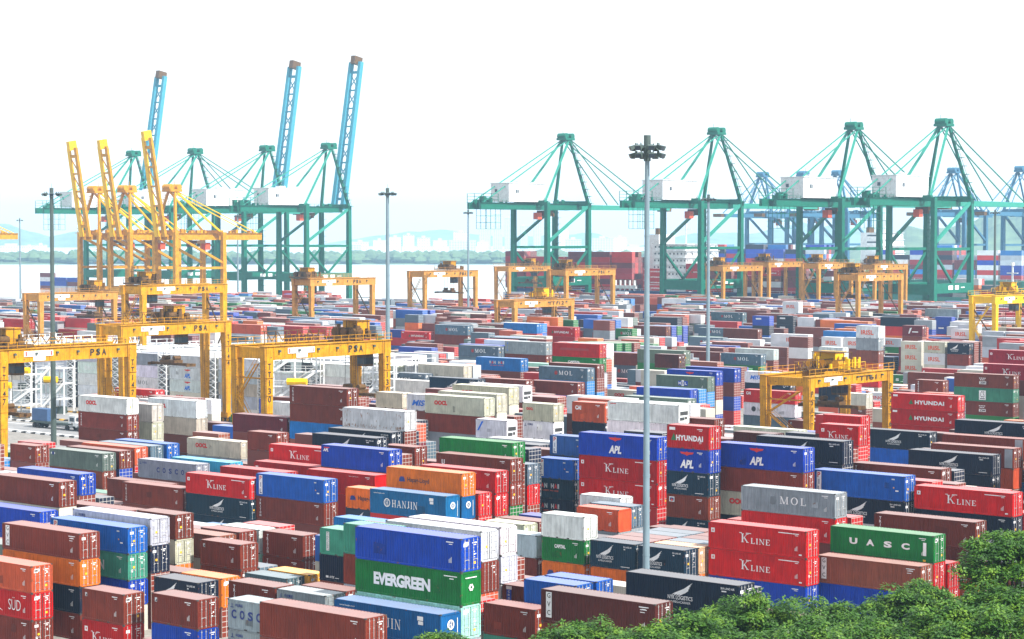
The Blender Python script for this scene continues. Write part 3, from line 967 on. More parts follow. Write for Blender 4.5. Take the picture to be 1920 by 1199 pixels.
f -477.67 384.52 4 2.80 0 h,a,e,l
f -502.75 384.52 2 2.59 0 i,a,c,l
f -509.16 384.52 4 2.59 0 k,c,t,e,l
f -521.70 384.52 4 2.59 0 a,a,r,n,a
f -162.57 387.28 4 2.59 0 l,l,q,k
f -175.11 387.28 4 2.59 0 e,c,n,c,a
f -187.65 387.28 4 2.70 0 u,l,a,i,h
f -343.53 387.28 2 2.70 0 d,a,a
f -463.36 387.28 2 2.70 0 e,i,c,k
f -469.77 387.28 4 2.59 0 k,a,o,t
f -507.39 387.28 4 2.80 0 a,B,r,l
f -519.93 387.28 4 2.59 0 o,n,e,i,k
f -532.47 387.28 4 2.70 0 u,e,d,a,a
f -167.99 394.24 4 2.70 0 u,h,r,r
f -180.53 394.24 4 2.80 0 h,B,h
f -194.22 394.24 4 2.59 0 c,d,n,c
f -219.30 394.24 4 2.59 0 d
f -265.83 394.24 4 2.80 0 e
f -459.92 394.24 4 2.70 0 c,k,h,a
f -478.87 394.24 2 2.80 0 a,a,c,B,u
f -485.28 394.24 4 2.59 0 a,a,e,n,i
f -498.97 394.24 4 2.70 0 a,h,k,e
f -511.51 394.24 4 2.59 0 k,h,d,r,j
f -530.46 394.24 4 2.70 0 l,e,g,q,i
f -168.23 397.00 4 2.70 0 q,g,e,a,e
f -180.77 397.00 4 2.59 0 c,i,u,c,l
f -194.46 397.00 2 2.70 0 e,B,B
f -200.87 397.00 4 2.70 0 B,h,d,n
f -225.95 397.00 4 2.70 0 t
f -259.13 397.00 4 2.59 0 a
f -296.81 397.00 4 2.80 0 l,q,j,o
f -335.58 397.00 4 2.59 0 c,n,h,h,e
f -348.12 397.00 2 2.59 0 h,n,h
f -454.09 397.00 4 2.59 0 l,u,c,g
f -467.78 397.00 4 2.70 0 l,a,d,q,r!
f -499.27 397.00 4 2.80 0 e,l,c,n,e
f -511.81 397.00 4 2.59 0 e,B,k,r,e
f -543.30 397.00 2 2.70 0 n,k,l,n,h
f -169.18 399.76 2 2.80 0 e,d,a,h
f -176.74 399.76 4 2.80 0 B,a,j,h,q
f -189.28 399.76 2 2.70 0 j,o,h,k
f -196.84 399.76 4 2.59 0 c,j,i,B
f -259.82 399.76 4 2.80 0 h
f -441.67 399.76 4 2.70 0 t,k,c
f -454.21 399.76 4 2.70 0 a,l,c,l,d!
f -485.70 399.76 4 2.70 0 j,j,q,l,n
f -498.24 399.76 2 2.80 0 e,h,t,k,a
f -517.47 399.76 2 2.80 0 k,h,r,l,e
f -536.42 399.76 4 2.80 0 a,l,r,a,a
f -171.10 402.52 4 2.59 0 c,l,j,a
f -183.64 402.52 2 2.80 0 a,k,h,n,h
f -190.05 402.52 4 2.80 0 l,a,e,j
f -450.72 402.52 2 2.59 0 a,l,u,l,l
f -469.67 402.52 4 2.70 0 k,a,e,c,h
f -532.43 402.52 4 2.70 0 l,k,d,e,d
f -171.15 405.28 2 2.59 0 d,k,a,B,j
f -177.56 405.28 2 2.59 0 c,c,g,a,h
f -183.97 405.28 4 2.80 0 h,k,r,a
f -196.51 405.28 4 2.70 0 e,r,u
f -209.05 405.28 4 2.80 0 a,e,l
f -255.84 405.28 4 2.70 0 k,u
f -268.38 405.28 4 2.70 0 d
f -331.56 405.28 2 2.59 0 l,n,c,l,a
f -337.97 405.28 4 2.59 0 a,g,c,q,r
f -350.51 405.28 2 2.80 0 d,e,k,a,h
f -440.00 405.28 4 2.59 0 o,n,r,h!
f -452.54 405.28 2 2.59 0 i,q,a,a,c
f -465.36 405.28 2 2.70 0 o,r,e,t,r
f -471.77 405.28 4 2.80 0 h,h,g,n,j
f -484.31 405.28 2 2.80 0 a,n,h,h,e
f -490.72 405.28 2 2.80 0 d,h,e,a,a
f -173.95 408.04 4 2.59 0 u,n,k
f -186.49 408.04 2 2.59 0 a,k,a,g
f -192.90 408.04 4 2.80 0 a,e,B,e
f -205.44 408.04 4 2.70 0 a,h,k,l
f -255.66 408.04 4 2.80 0 i
f -317.69 408.04 2 2.70 0 r,h,e,n,u
f -336.64 408.04 2 2.59 0 o,k,j,e,n
f -343.05 408.04 4 2.59 0 e,l,u,a,q
f -437.80 408.04 4 2.70 0 c,a,e,k,d!
f -450.34 408.04 2 2.70 0 j,a,a,h
f -525.86 408.04 4 2.59 0 k,a,e,d,e
f -173.70 410.80 4 2.70 0 k,h,u
f -186.24 410.80 2 2.70 0 t,d,c,d,a
f -192.65 410.80 4 2.59 0 a,e,k,a
f -342.06 410.80 4 2.59 0 j,l,d,d,h
f -433.78 410.80 2 2.59 0 a,l,n,l,h
f -452.73 410.80 4 2.80 0 a,e,c,a,e
f -490.35 410.80 4 2.80 0 a,j,i,n,t
f -502.89 410.80 4 2.59 0 a,h,a,a,e
f -515.43 410.80 4 2.70 0 a,a,k,c,h
f -527.97 410.80 4 2.70 0 a,a,h,u,e
f -553.05 410.80 4 2.70 0 B,a,k,j,a
f -176.13 417.76 4 2.59 0 h,d,g,l
f -188.67 417.76 2 2.70 0 o,t,d
f -195.08 417.76 4 2.59 0 l,l,e,a,a
f -208.77 417.76 4 2.70 0 c,e,e,l
f -253.95 417.76 4 2.70 0 q,c
f -266.49 417.76 4 2.59 0 h,k
f -341.73 417.76 4 2.59 0 l,l,a,B,n
f -424.34 417.76 2 2.70 0 h,e,d,a
f -430.75 417.76 4 2.59 0 u,c,r,a,e
f -449.70 417.76 2 2.80 0 q,d,a,k,u
f -456.11 417.76 2 2.80 0 d,k,a,d,h
f -462.52 417.76 4 2.80 0 n,r,u,l,u
f -559.01 417.76 2 2.59 0 h,k,a,r,d
f -176.79 420.52 4 2.59 0 a,l,e,u,j
f -189.33 420.52 4 2.59 0 c,a,a,a,k
f -201.87 420.52 4 2.59 0 a,i,g,j,j
f -258.44 420.52 2 2.59 0 l,k,e
f -264.85 420.52 4 2.70 0 c,a
f -424.04 420.52 4 2.59 0 k,e,c,B,e
f -436.58 420.52 2 2.59 0 i,h,d,e,d
f -449.40 420.52 4 2.59 0 a,d,k,d,e
f -474.48 420.52 4 2.70 0 o,k,u,j,d
f -524.92 420.52 4 2.80 0 n,k,g,a,c
f -537.46 420.52 4 2.59 0 j,h,k,a,u
f -564.84 420.52 4 2.70 0 l,a,d,h,k
f -178.19 423.28 4 2.80 0 k,j,t,g,a
f -190.73 423.28 4 2.70 0 u,c,B,l
f -203.27 423.28 4 2.59 0 k,k,a
f -252.65 423.28 4 2.80 0 B
f -309.50 423.28 4 2.80 0 h,o,k,k
f -367.50 423.28 2 2.59 0 n,n,h,k
f -419.09 423.28 4 2.59 0 u,r,o,c,a
f -431.63 423.28 4 2.70 0 j,n,q,e,a
f -444.17 423.28 4 2.59 0 n,e,a,d,l
f -470.40 423.28 2 2.80 0 n,l,h,a,k
f -489.35 423.28 4 2.70 0 B,k,a,c,e
f -545.92 423.28 2 2.59 0 a,g,o,c,g
f -552.33 423.28 2 2.70 0 q,a,h,l,e
f -558.74 423.28 4 2.59 0 a,a,g,e,B
f -572.43 423.28 2 2.70 0 q,j,e,c,n
f -180.04 426.04 4 2.59 0 o,c,k,h,d
f -192.58 426.04 4 2.80 0 u,h,e,c
f -205.12 426.04 4 2.70 0 c,a,a
f -217.66 426.04 2 2.59 0 n,d,B,d
f -251.97 426.04 4 2.70 0 d
f -358.70 426.04 2 2.70 0 h,n,e,k,d
f -365.11 426.04 4 2.70 0 c,e,a,i
f -415.55 426.04 4 2.59 0 d,h,c,e!,c!
f -453.17 426.04 4 2.59 0 o,a,j,e,j
f -517.30 426.04 4 2.70 0 t,d,c,e,a
f -543.53 426.04 2 2.59 0 n,a,h,l,h
f -551.09 426.04 4 2.80 0 n,B,j,t,h
f -563.63 426.04 4 2.59 0 k,a,a,h,l
f -181.05 428.80 4 2.70 0 a,a,a,u,o
f -193.59 428.80 4 2.59 0 k,B,k,h
f -206.13 428.80 4 2.80 0 o,e,d
f -218.67 428.80 4 2.80 0 d,h,n
f -256.29 428.80 4 2.80 0 l
f -377.50 428.80 4 2.59 0 k,h
f -415.12 428.80 4 2.59 0 d,j,o,u
f -427.66 428.80 2 2.59 0 a,j,k,h,j
f -434.07 428.80 4 2.80 0 j,d,e,k,k
f -447.76 428.80 2 2.59 0 a,k,a,c,n
f -454.17 428.80 4 2.59 0 d,r,a,g,h
f -485.66 428.80 4 2.80 0 d,h,k,a,n
f -498.20 428.80 4 2.70 0 e,B,h,r,k
f -511.89 428.80 4 2.80 0 l,e,l,j,q
f -524.43 428.80 4 2.80 0 d,i,B,B,a
f -543.38 428.80 4 2.70 0 k,n,B,l,q
f -255.42 431.56 4 2.80 0 l
f -305.58 431.56 4 2.70 0 r,e,h
f -318.12 431.56 4 2.80 0 a,B,B,t
f -337.07 431.56 4 2.70 0 u,c,h,a
f -374.69 431.56 2 2.70 0 c,n,o,n
f -381.10 431.56 2 2.70 0 c,n
f -405.51 431.56 2 2.80 0 i,l
f -411.92 431.56 4 2.80 0 o,B
f -513.39 431.56 2 2.80 0 e,d,k,o,k
f -206.25 434.32 4 2.80 0 e,r,u,d,c
f -246.45 434.32 2 2.59 0 d
f -405.54 434.32 4 2.59 0 c,i
f -418.08 434.32 4 2.59 0 d,a,a,t,h
f -430.62 434.32 2 2.59 0 e,t,n,h,r
f -437.03 434.32 4 2.80 0 q,a,c,k,j
f -474.65 434.32 2 2.70 0 a,o,k,l,c
f -506.14 434.32 2 2.80 0 k,u,n,h,a
f -539.06 434.32 4 2.80 0 k,l,r,B,a
f -240.69 441.28 4 2.59 0 u
f -253.23 441.28 4 2.59 0 h
f -297.26 441.28 4 2.80 0 q,o
f -328.75 441.28 4 2.70 0 g,q,q,a
f -375.08 441.28 4 2.59 0 c,l,a,j,a
f -387.62 441.28 4 2.80 0 B,c,k,n,j
f -400.16 441.28 4 2.70 0 B,j,d
f -425.24 441.28 4 2.70 0 e,a,l,n,B
f -437.78 441.28 4 2.70 0 k,l,h,h,q
f -450.32 441.28 4 2.59 0 c,n,e,n,e
f -559.35 441.28 4 2.59 0 B,k,l,e,c
f -584.43 441.28 2 2.70 0 q,d,h,q,t
f -216.18 444.04 4 2.80 0 a,B,n,j,j
f -241.26 444.04 4 2.59 0 j
f -253.80 444.04 4 2.80 0 a
f -266.34 444.04 4 2.80 0 o
f -297.83 444.04 2 2.59 0 e,t
f -341.86 444.04 4 2.59 0 r,e,c,t
f -379.48 444.04 4 2.59 0 q,j,a,e,h
f -398.43 444.04 2 2.70 0 c,u,j,a,c
f -405.99 444.04 2 2.80 0 a,h,c
f -426.09 444.04 4 2.70 0 u,l,e,j,e
f -438.63 444.04 4 2.80 0 a,a,j,n,d
f -451.17 444.04 4 2.70 0 e,t,k,t,q
f -463.71 444.04 4 2.70 0 a,c,a,k,c
f -476.25 444.04 4 2.59 0 o,n,e,j,c
f -532.82 444.04 2 2.80 0 e,a,a,d,e
f -558.18 444.04 2 2.59 0 e,e,a,q,e
f -602.21 444.04 4 2.59 0 c,t,l,r,q
f -249.35 446.80 4 2.80 0 l
f -333.76 446.80 2 2.80 0 d,r,k,d
f -340.17 446.80 4 2.70 0 e,g,e,a
f -392.91 446.80 4 2.80 0 k,a,c,a,h
f -405.45 446.80 4 2.70 0 k,a,h
f -417.99 446.80 4 2.59 0 c,n
f -443.07 446.80 4 2.70 0 h,k,k,l,B
f -455.61 446.80 4 2.80 0 c,n,d,a,h
f -468.15 446.80 4 2.70 0 a,a,c,d,e
f -493.23 446.80 2 2.59 0 a,j,c,k,i
f -562.34 446.80 4 2.59 0 u,k,o,r,B
f -574.88 446.80 4 2.80 0 e,o,j,t,a
f -587.42 446.80 4 2.70 0 c,j,t,k,a
f -249.56 449.56 4 2.70 0 u
f -262.10 449.56 4 2.70 0 l
f -404.51 449.56 4 2.80 0 q,a,r
f -429.59 449.56 4 2.70 0 l,a,a,u,a
f -499.85 449.56 4 2.59 0 j,k,e,B,c
f -512.39 449.56 4 2.59 0 a,a,h,e,c
f -551.16 449.56 4 2.59 0 B,h,e,d,l
f -576.24 449.56 2 2.70 0 n,k,j,n,n
f -582.65 449.56 2 2.80 0 h,q,d,j,a
f -589.06 449.56 4 2.70 0 e,c,B,k,h
f -608.01 449.56 4 2.59 0 t,q,c,B,u
f -219.79 452.32 4 2.80 0 e,d,t,j,e
f -244.87 452.32 4 2.59 0 d,i
f -269.95 452.32 4 2.80 0 u
f -390.93 452.32 4 2.59 0 k,B,d,k,i
f -416.01 452.32 4 2.59 0 e,d
f -466.17 452.32 4 2.70 0 r,a,t,d,d
f -503.79 452.32 4 2.59 0 e,e,n,h,i
f -516.33 452.32 4 2.59 0 e,B,k,e,n
f -560.36 452.32 4 2.70 0 c,n,a,g,j
f -572.90 452.32 4 2.70 0 n,a,a,h,h
f -604.39 452.32 2 2.59 0 a,h,e,g,a
f -247.47 455.08 4 2.70 0 l,j
f -273.70 455.08 4 2.80 0 i
f -375.73 455.08 4 2.80 0 k,a,a,e,q!
f -388.27 455.08 4 2.70 0 e,r,e,d,a
f -444.84 455.08 4 2.80 0 u,k,k,n,l
f -457.38 455.08 2 2.80 0 a,d,c,k,l
f -478.19 455.08 4 2.59 0 r,a,u,k,j
f -515.81 455.08 4 2.70 0 d,a,a,e,j
f -528.35 455.08 4 2.59 0 e,h,a,e,o
f -540.89 455.08 4 2.59 0 u,r,a,t,q
f -597.46 455.08 4 2.70 0 c,a,h,a,h
f -610.00 455.08 4 2.70 0 i,a,h,k,h
f -622.54 455.08 2 2.70 0 l,n,e,a,l
f -250.08 457.84 4 2.80 0 t
f -275.16 457.84 4 2.80 0 n
f -379.21 457.84 4 2.80 0 d,d,j,l,l
f -443.34 457.84 4 2.70 0 a,u,c,u,q
f -478.49 457.84 4 2.59 0 e,a,q,j,t
f -497.44 457.84 2 2.59 0 a,k,i,n,o
f -503.85 457.84 4 2.80 0 k,q,k,e,o
f -522.80 457.84 4 2.59 0 a,q,l,d,c
f -547.88 457.84 4 2.59 0 k,r,h,a,h
f -560.42 457.84 4 2.59 0 B,a,k,e,a
f -572.96 457.84 2 2.80 0 u,d,l,a,a
f -598.32 457.84 4 2.80 0 l,r,a,d,a
f -233.59 464.80 2 2.80 0 j,k,c,e,e
f -307.14 464.80 2 2.59 0 h,c
f -404.60 464.80 4 2.80 0 a,a,t,a,a
f -417.14 464.80 2 2.59 0 d,n,a,c,a
f -448.91 464.80 4 2.59 0 e,c,t,t,d
f -473.99 464.80 2 2.70 0 B,l,i,a,j
f -494.09 464.80 2 2.80 0 n,h,t,l,a
f -500.50 464.80 2 2.80 0 k,r,a,a,h
f -525.86 464.80 4 2.70 0 d,a,u,a,n
f -538.40 464.80 2 2.59 0 e,t,h,k,l
f -557.35 464.80 4 2.80 0 l,B,k,j,o
f -476.97 467.56 4 2.70 0 c,j,g,q,g
f -502.05 467.56 4 2.59 0 l,c,q,g,j
f -540.82 467.56 2 2.80 0 l,i,k,g,a
f -548.38 467.56 2 2.80 0 e,g,a,e,l
f -554.79 467.56 4 2.70 0 r,a,a,k,a
f -611.36 467.56 4 2.80 0 q,k,l,a,n
f -332.46 470.32 2 2.80 0 l,o,n
f -400.25 470.32 4 2.59 0 a,d,l,d,h
f -412.79 470.32 4 2.59 0 i,d,e,c,a
f -450.69 470.32 4 2.80 0 B,a,a,n,a
f -475.77 470.32 4 2.70 0 c,n,e,a,g
f -507.26 470.32 2 2.80 0 q,h,a,n,o
f -532.62 470.32 4 2.70 0 n,k,d,n,e
f -551.57 470.32 4 2.80 0 a,h,c,B,e
f -564.11 470.32 2 2.80 0 c,j,o,q,e
f -584.21 470.32 2 2.59 0 k,q,c,u,l
f -597.03 470.32 4 2.80 0 a,d,e,e,B
f -622.11 470.32 4 2.80 0 o,a,k,l,j
f -306.05 473.08 4 2.80 0 u
f -318.59 473.08 2 2.80 0 a,n,d
f -326.15 473.08 4 2.80 0 e,q,a
f -388.85 473.08 4 2.59 0 h,a,u,B
f -457.96 473.08 4 2.80 0 c,j,l,e,h
f -510.42 473.08 4 2.70 0 l,e,l,e,a
f -522.96 473.08 4 2.70 0 a,r,a,a,n
f -568.14 473.08 4 2.59 0 t,l,g,c,i
f -593.22 473.08 4 2.70 0 a,k,e,k,e
f -605.76 473.08 4 2.80 0 e,r,d,h,d
f -630.84 473.08 4 2.59 0 d,a,c,j,t
f -643.38 473.08 4 2.80 0 a,a,e,l,c
f -391.00 475.84 4 2.59 0 B,n,e,a,q
f -416.08 475.84 4 2.59 0 c,c,n,a,a
f -435.03 475.84 4 2.59 0 e,h
f -472.65 475.84 4 2.80 0 k,n,t,a,q
f -497.73 475.84 4 2.59 0 a,e,l,a,c
f -575.55 475.84 4 2.59 0 i,j,i,t,B
f -588.09 475.84 4 2.59 0 q,e,a,u,t
f -375.24 478.60 4 2.59 0 i,B,j
f -414.72 478.60 4 2.70 0 l,o,k,c,e
f -497.52 478.60 4 2.59 0 c,u,i,h,j
f -510.06 478.60 4 2.70 0 j,a,a,e,d
f -522.60 478.60 2 2.70 0 r,l,d,c,k
f -587.01 478.60 4 2.59 0 a,h,l,h,c
f -240.01 481.36 4 2.70 0 k,c,d,k,j
f -427.19 481.36 2 2.80 0 n,a,e,t,a
f -490.17 481.36 4 2.80 0 j,a,e,q,t
f -547.89 481.36 4 2.70 0 c,c,c,k,j
f -585.79 481.36 4 2.70 0 l,h,i,h,a
f -623.69 481.36 2 2.70 0 c,h,h,r,a
f -642.64 481.36 2 2.80 0 k,d,a,l,j
f -295.84 488.32 4 2.59 0 l,a
f -350.79 488.32 4 2.80 0 l,g,e
f -375.93 488.32 2 2.59 0 B,n,g,a
f -400.34 488.32 2 2.59 0 j,a,o,n,d
f -413.16 488.32 4 2.59 0 a,u,a,a,h
f -432.11 488.32 4 2.59 0 n,t,a,c,c
f -533.86 488.32 4 2.59 0 u,B,n,e,c
f -546.40 488.32 4 2.80 0 e,u,d,c,a
f -610.25 488.32 4 2.59 0 a,d,h,e,n
f -629.20 488.32 4 2.80 0 h,c,q,l,n
f -641.74 488.32 4 2.70 0 r,B,l,c,j
f -252.18 491.08 2 2.59 0 c,d,l,j,c
f -292.67 491.08 4 2.59 0 h,e,k,k,q
f -375.40 491.08 4 2.80 0 B,e,n,h,B
f -387.94 491.08 4 2.59 0 q,e,j,e
f -413.02 491.08 2 2.70 0 c,k,a,n,a
f -419.43 491.08 4 2.59 0 j,a,e,c,d
f -482.41 491.08 4 2.70 0 a,d,e,d,d
f -507.49 491.08 4 2.80 0 q,k,j,B,h
f -532.57 491.08 2 2.80 0 d,d,a,a,e
f -545.39 491.08 2 2.59 0 a,l,a,e,a
f -576.88 491.08 2 2.70 0 l,u,d,l,e
f -608.37 491.08 2 2.80 0 d,k,u,a,j
f -614.78 491.08 4 2.59 0 e,l,k,h,d
f -639.86 491.08 2 2.70 0 h,c,l,h,l
f -665.22 491.08 4 2.70 0 j,c,o,a,r
f -239.87 493.84 4 2.70 0 e,g,r,c,c
f -277.77 493.84 2 2.70 0 a
f -296.72 493.84 2 2.70 0 l,k,l,l,u
f -380.57 493.84 4 2.80 0 B,n,q,h
f -399.52 493.84 4 2.80 0 j,d,c,j,u
f -412.06 493.84 4 2.59 0 h,k,a,l,n
f -437.14 493.84 4 2.59 0 n,h,e,B,c
f -487.30 493.84 4 2.70 0 j,a,h,g,a
f -531.33 493.84 4 2.70 0 a,a,e,d,d
f -569.23 493.84 4 2.70 0 l,k,l,i,h
f -247.72 496.60 2 2.80 0 g,u,l,a,k
f -254.13 496.60 2 2.80 0 a,t,u,q,k
f -260.54 496.60 2 2.80 0 h,n,a,l
f -266.95 496.60 4 2.70 0 h,e,a,l
f -343.34 496.60 2 2.70 0 e,q,l
f -387.65 496.60 2 2.70 0 l,l,a,e,r
f -439.24 496.60 2 2.80 0 a,a,e,a,i
f -595.40 496.60 2 2.70 0 h,l,k,u,a
f -601.81 496.60 4 2.80 0 c,g,j,e,a
f -639.43 496.60 2 2.80 0 e,n,a,l,r
f -645.84 496.60 4 2.70 0 i,e,c,c,a
f -248.65 499.36 2 2.80 0 n,d,a,i,a
f -299.37 499.36 4 2.59 0 g,k,l,a
f -336.99 499.36 4 2.80 0 a,j,d
f -432.61 499.36 4 2.80 0 e,B,e,a,a
f -445.15 499.36 2 2.80 0 e,B,d,c,a
f -525.48 499.36 4 2.59 0 B,o,k,j,h
f -550.56 499.36 4 2.70 0 q,t,a,j,t
f -569.51 499.36 2 2.59 0 a,a,e,a,B
f -575.92 499.36 2 2.80 0 a,q,g,a,e
f -582.33 499.36 4 2.80 0 e,a,r,a,a
f -628.66 499.36 4 2.70 0 c,q,e,l,k
f -679.10 499.36 4 2.70 0 l,j,l,g,a
f -400.16 502.12 4 2.59 0 d,e,g,n,t
f -412.70 502.12 4 2.70 0 c,i,h,h,l
f -437.78 502.12 4 2.80 0 a,h,h,t,n
f -450.32 502.12 2 2.70 0 k,o,d,i,c
f -456.73 502.12 2 2.59 0 q,e,d,a
f -464.29 502.12 2 2.59 0 h,e,n,u,h
f -505.68 502.12 2 2.59 0 e,i,d,h,k
f -562.81 502.12 2 2.80 0 c,t,a,l,d
f -600.71 502.12 4 2.70 0 k,e,t,l,l
f -619.66 502.12 4 2.59 0 B,u,i,B,d
f -677.38 502.12 4 2.80 0 d,j,h,u,k
f -300.67 504.88 2 2.70 0 a,o,h,a,c
f -320.77 504.88 4 2.59 0 k,l,a
f -345.85 504.88 2 2.80 0 a,g,h
f -428.37 504.88 4 2.59 0 B,c,n,h,e
f -440.91 504.88 4 2.80 0 h,B,u,c,a
f -453.45 504.88 4 2.59 0 g,k,k,a,k
f -480.50 504.88 4 2.80 0 r,a,a,l,c
f -493.04 504.88 4 2.59 0 a,k,c,k,j
f -505.58 504.88 4 2.70 0 i,o,e,a,B
f -525.68 504.88 4 2.59 0 c,d,k,a,a
f -551.91 504.88 4 2.70 0 g,B,k,c,a
f -578.14 504.88 2 2.80 0 u,g,d,o,h
f -659.79 504.88 4 2.80 0 q,n,a,n,g
f -672.33 504.88 4 2.70 0 l,r,a,B,c
f -281.30 511.84 4 2.70 0 e,a,g
f -301.94 511.84 4 2.80 0 l,q,c,d,B
f -327.02 511.84 4 2.59 0 e,a,l
f -377.24 511.84 2 2.80 0 a,k,j
f -383.65 511.84 4 2.59 0 B,c,o,k
f -396.19 511.84 4 2.59 0 e,g,h,B
f -408.73 511.84 4 2.70 0 k,o,a,k,l
f -471.43 511.84 4 2.80 0 a,B,l,j,B
f -483.97 511.84 4 2.59 0 t,a,j
f -515.46 511.84 4 2.70 0 a,h,a,a,h
f -540.54 511.84 4 2.70 0 h,a,a,a,l
f -553.08 511.84 4 2.70 0 n,k,a,l,a
f -628.32 511.84 4 2.70 0 c,a,c,a,e
f -674.65 511.84 2 2.80 0 g,i,j,l,k
f -256.55 514.60 2 2.80 0 c,u,k,t,a
f -274.66 514.60 4 2.59 0 d,o,l,e
f -287.20 514.60 2 2.70 0 a,l,g,d,d
f -300.81 514.60 4 2.70 0 a,n,r,l,l
f -388.82 514.60 2 2.70 0 d,c,j,d,l
f -457.93 514.60 4 2.59 0 q,l,l,u,l
f -470.47 514.60 4 2.80 0 a,c,a,l,o
f -483.01 514.60 2 2.70 0 r,h,a,d,l
f -508.37 514.60 4 2.80 0 h,c,n,a,j
f -520.91 514.60 4 2.80 0 o,e,c,u,j
f -533.45 514.60 4 2.70 0 l,j,c,k,j
f -545.99 514.60 4 2.70 0 d,k,a,B,l
f -280.82 517.36 4 2.70 0 h,n,e,B
f -388.99 517.36 4 2.70 0 k,e,j,c,i
f -402.68 517.36 4 2.80 0 d,i,h,a,B
f -434.17 517.36 4 2.70 0 n,e,h,j,e
f -446.71 517.36 4 2.80 0 j,u,e,t,l
f -460.40 517.36 2 2.70 0 n,d,k,a,c
f -466.81 517.36 4 2.80 0 n,j,a,a,c
f -485.76 517.36 4 2.70 0 d,k,l,q,q
f -504.71 517.36 4 2.70 0 e,l,h,l,g
f -529.79 517.36 4 2.59 0 j,r,t,j,g
f -543.48 517.36 4 2.70 0 h,n,h,k,i
f -576.12 517.36 4 2.70 0 c,B,q,d,r
f -588.66 517.36 4 2.80 0 e,e,l,c,t
f -614.02 517.36 4 2.59 0 u,g,B,e,l
f -639.10 517.36 4 2.80 0 c,B,e,q,a
f -664.18 517.36 2 2.70 0 h,q,k,e,j
f -258.05 520.12 4 2.80 0 u,d,g,a,n
f -270.59 520.12 4 2.59 0 a,j,c,B
f -295.67 520.12 4 2.80 0 h,a
f -357.95 520.12 4 2.80 0 d,r,t
f -401.03 520.12 2 2.80 0 c,d,e,k,h
f -421.13 520.12 2 2.80 0 k,a,a,h,c
f -428.69 520.12 4 2.59 0 a,e,k,j,a
f -441.23 520.12 4 2.70 0 B,B,l,a,k
f -453.77 520.12 4 2.70 0 d,d,e,h,a
f -478.85 520.12 4 2.80 0 d,h,k,k,d
f -542.98 520.12 4 2.70 0 i,l,n,e,e
f -555.52 520.12 4 2.70 0 j,j,o,e,a
f -630.76 520.12 4 2.70 0 h,j,n,a,n
f -680.92 520.12 4 2.70 0 j,d,a,c,r
f -261.13 522.88 4 2.59 0 n,a,B,n,c
f -428.68 522.88 2 2.70 0 d,e,e,k,a
f -441.50 522.88 4 2.70 0 q,d,i,e,a
f -567.18 522.88 2 2.70 0 a,n,t,q,n
f -573.59 522.88 4 2.80 0 a,n,k,a,t
f -598.67 522.88 2 2.80 0 l,a,d,r,h
f -611.49 522.88 4 2.70 0 B,c,j,r,n
f -624.03 522.88 2 2.59 0 n,a,k,n,k
f -636.85 522.88 4 2.80 0 a,a,n,c,d
f -655.80 522.88 4 2.59 0 B,l,a,c,c
f -282.17 525.64 4 2.70 0 e,a,a,d
f -338.74 525.64 4 2.80 0 c,n,k
f -403.83 525.64 2 2.70 0 l,o,n,j,e
f -416.65 525.64 4 2.70 0 l,h,h,h,h
f -506.14 525.64 2 2.70 0 a,n,o,t,a
f -595.35 525.64 2 2.80 0 q,a,e,l,c
f -609.32 525.64 4 2.59 0 u,a,k,B,n
f -678.71 525.64 4 2.80 0 a,j,h,l,a
f -310.45 528.40 4 2.59 0 c,l,o,B,e
f -436.64 528.40 2 2.59 0 B,l,a,a,r
f -561.07 528.40 4 2.70 0 e,j,B,j,l
f -574.76 528.40 2 2.80 0 a,u,n,e,k
f -595.14 528.40 2 2.70 0 a,e,k,n,a
f -658.12 528.40 2 2.80 0 a,c,t,l,l
f -677.07 528.40 4 2.59 0 q,q,k,h,B
f -689.61 528.40 4 2.70 0 t,g,d,u,a
f -266.88 535.36 4 2.59 0 l,g,a,l,l
f -279.42 535.36 4 2.59 0 a,B,c,a,l
f -312.06 535.36 4 2.59 0 a,t
f -356.21 535.36 2 2.80 0 a,i,a,B
f -389.56 535.36 4 2.80 0 d,n,n,c
f -414.64 535.36 4 2.80 0 d,e,g,l,e
f -505.00 535.36 4 2.70 0 l,n,e,l,a
f -517.54 535.36 2 2.59 0 u,n,a,i,h
f -525.10 535.36 4 2.59 0 a,n,e,a,d
f -550.18 535.36 4 2.70 0 n,k,a,c,a
f -562.72 535.36 4 2.80 0 k,o,d,a,t
f -575.26 535.36 4 2.80 0 c,j,a,j,i
f -594.21 535.36 4 2.70 0 j,h,a,l,l
f -638.24 535.36 4 2.59 0 e,j,u,a,j
f -657.19 535.36 4 2.80 0 a,e,e,q,n
f -669.73 535.36 2 2.59 0 k,a,a,B,d
f -274.76 538.12 4 2.59 0 a,u,a,q,k
f -287.30 538.12 2 2.80 0 k,k,l,r
f -318.79 538.12 2 2.70 0 c,e,l,l,u
f -387.23 538.12 4 2.59 0 n,h,h,a,r
f -412.31 538.12 4 2.59 0 d,a,a,n,d
f -424.85 538.12 4 2.70 0 u,a,a,u,h
f -462.47 538.12 4 2.59 0 a,d,o,a,t
f -475.01 538.12 4 2.70 0 u,a,j,i,h
f -500.09 538.12 4 2.70 0 a,h,a,e,q
f -513.78 538.12 4 2.70 0 o,c,l,h,B
f -526.32 538.12 4 2.70 0 h,t,k,h,e
f -538.86 538.12 2 2.70 0 a,k,l,r,k
f -545.27 538.12 4 2.59 0 i,n,j,h,d
f -626.92 538.12 4 2.59 0 n,u,h,a,r
f -677.36 538.12 4 2.80 0 h,d,c,k,r
f -689.90 538.12 4 2.59 0 a,c,c,k,k
f -274.47 540.88 4 2.70 0 d,t,a,e,u
f -324.63 540.88 4 2.70 0 k,i,j,j,u
f -376.65 540.88 2 2.70 0 h,l,l,h
f -435.08 540.88 4 2.80 0 a,d,n,a,c
f -447.62 540.88 4 2.80 0 c,j,B,d,k
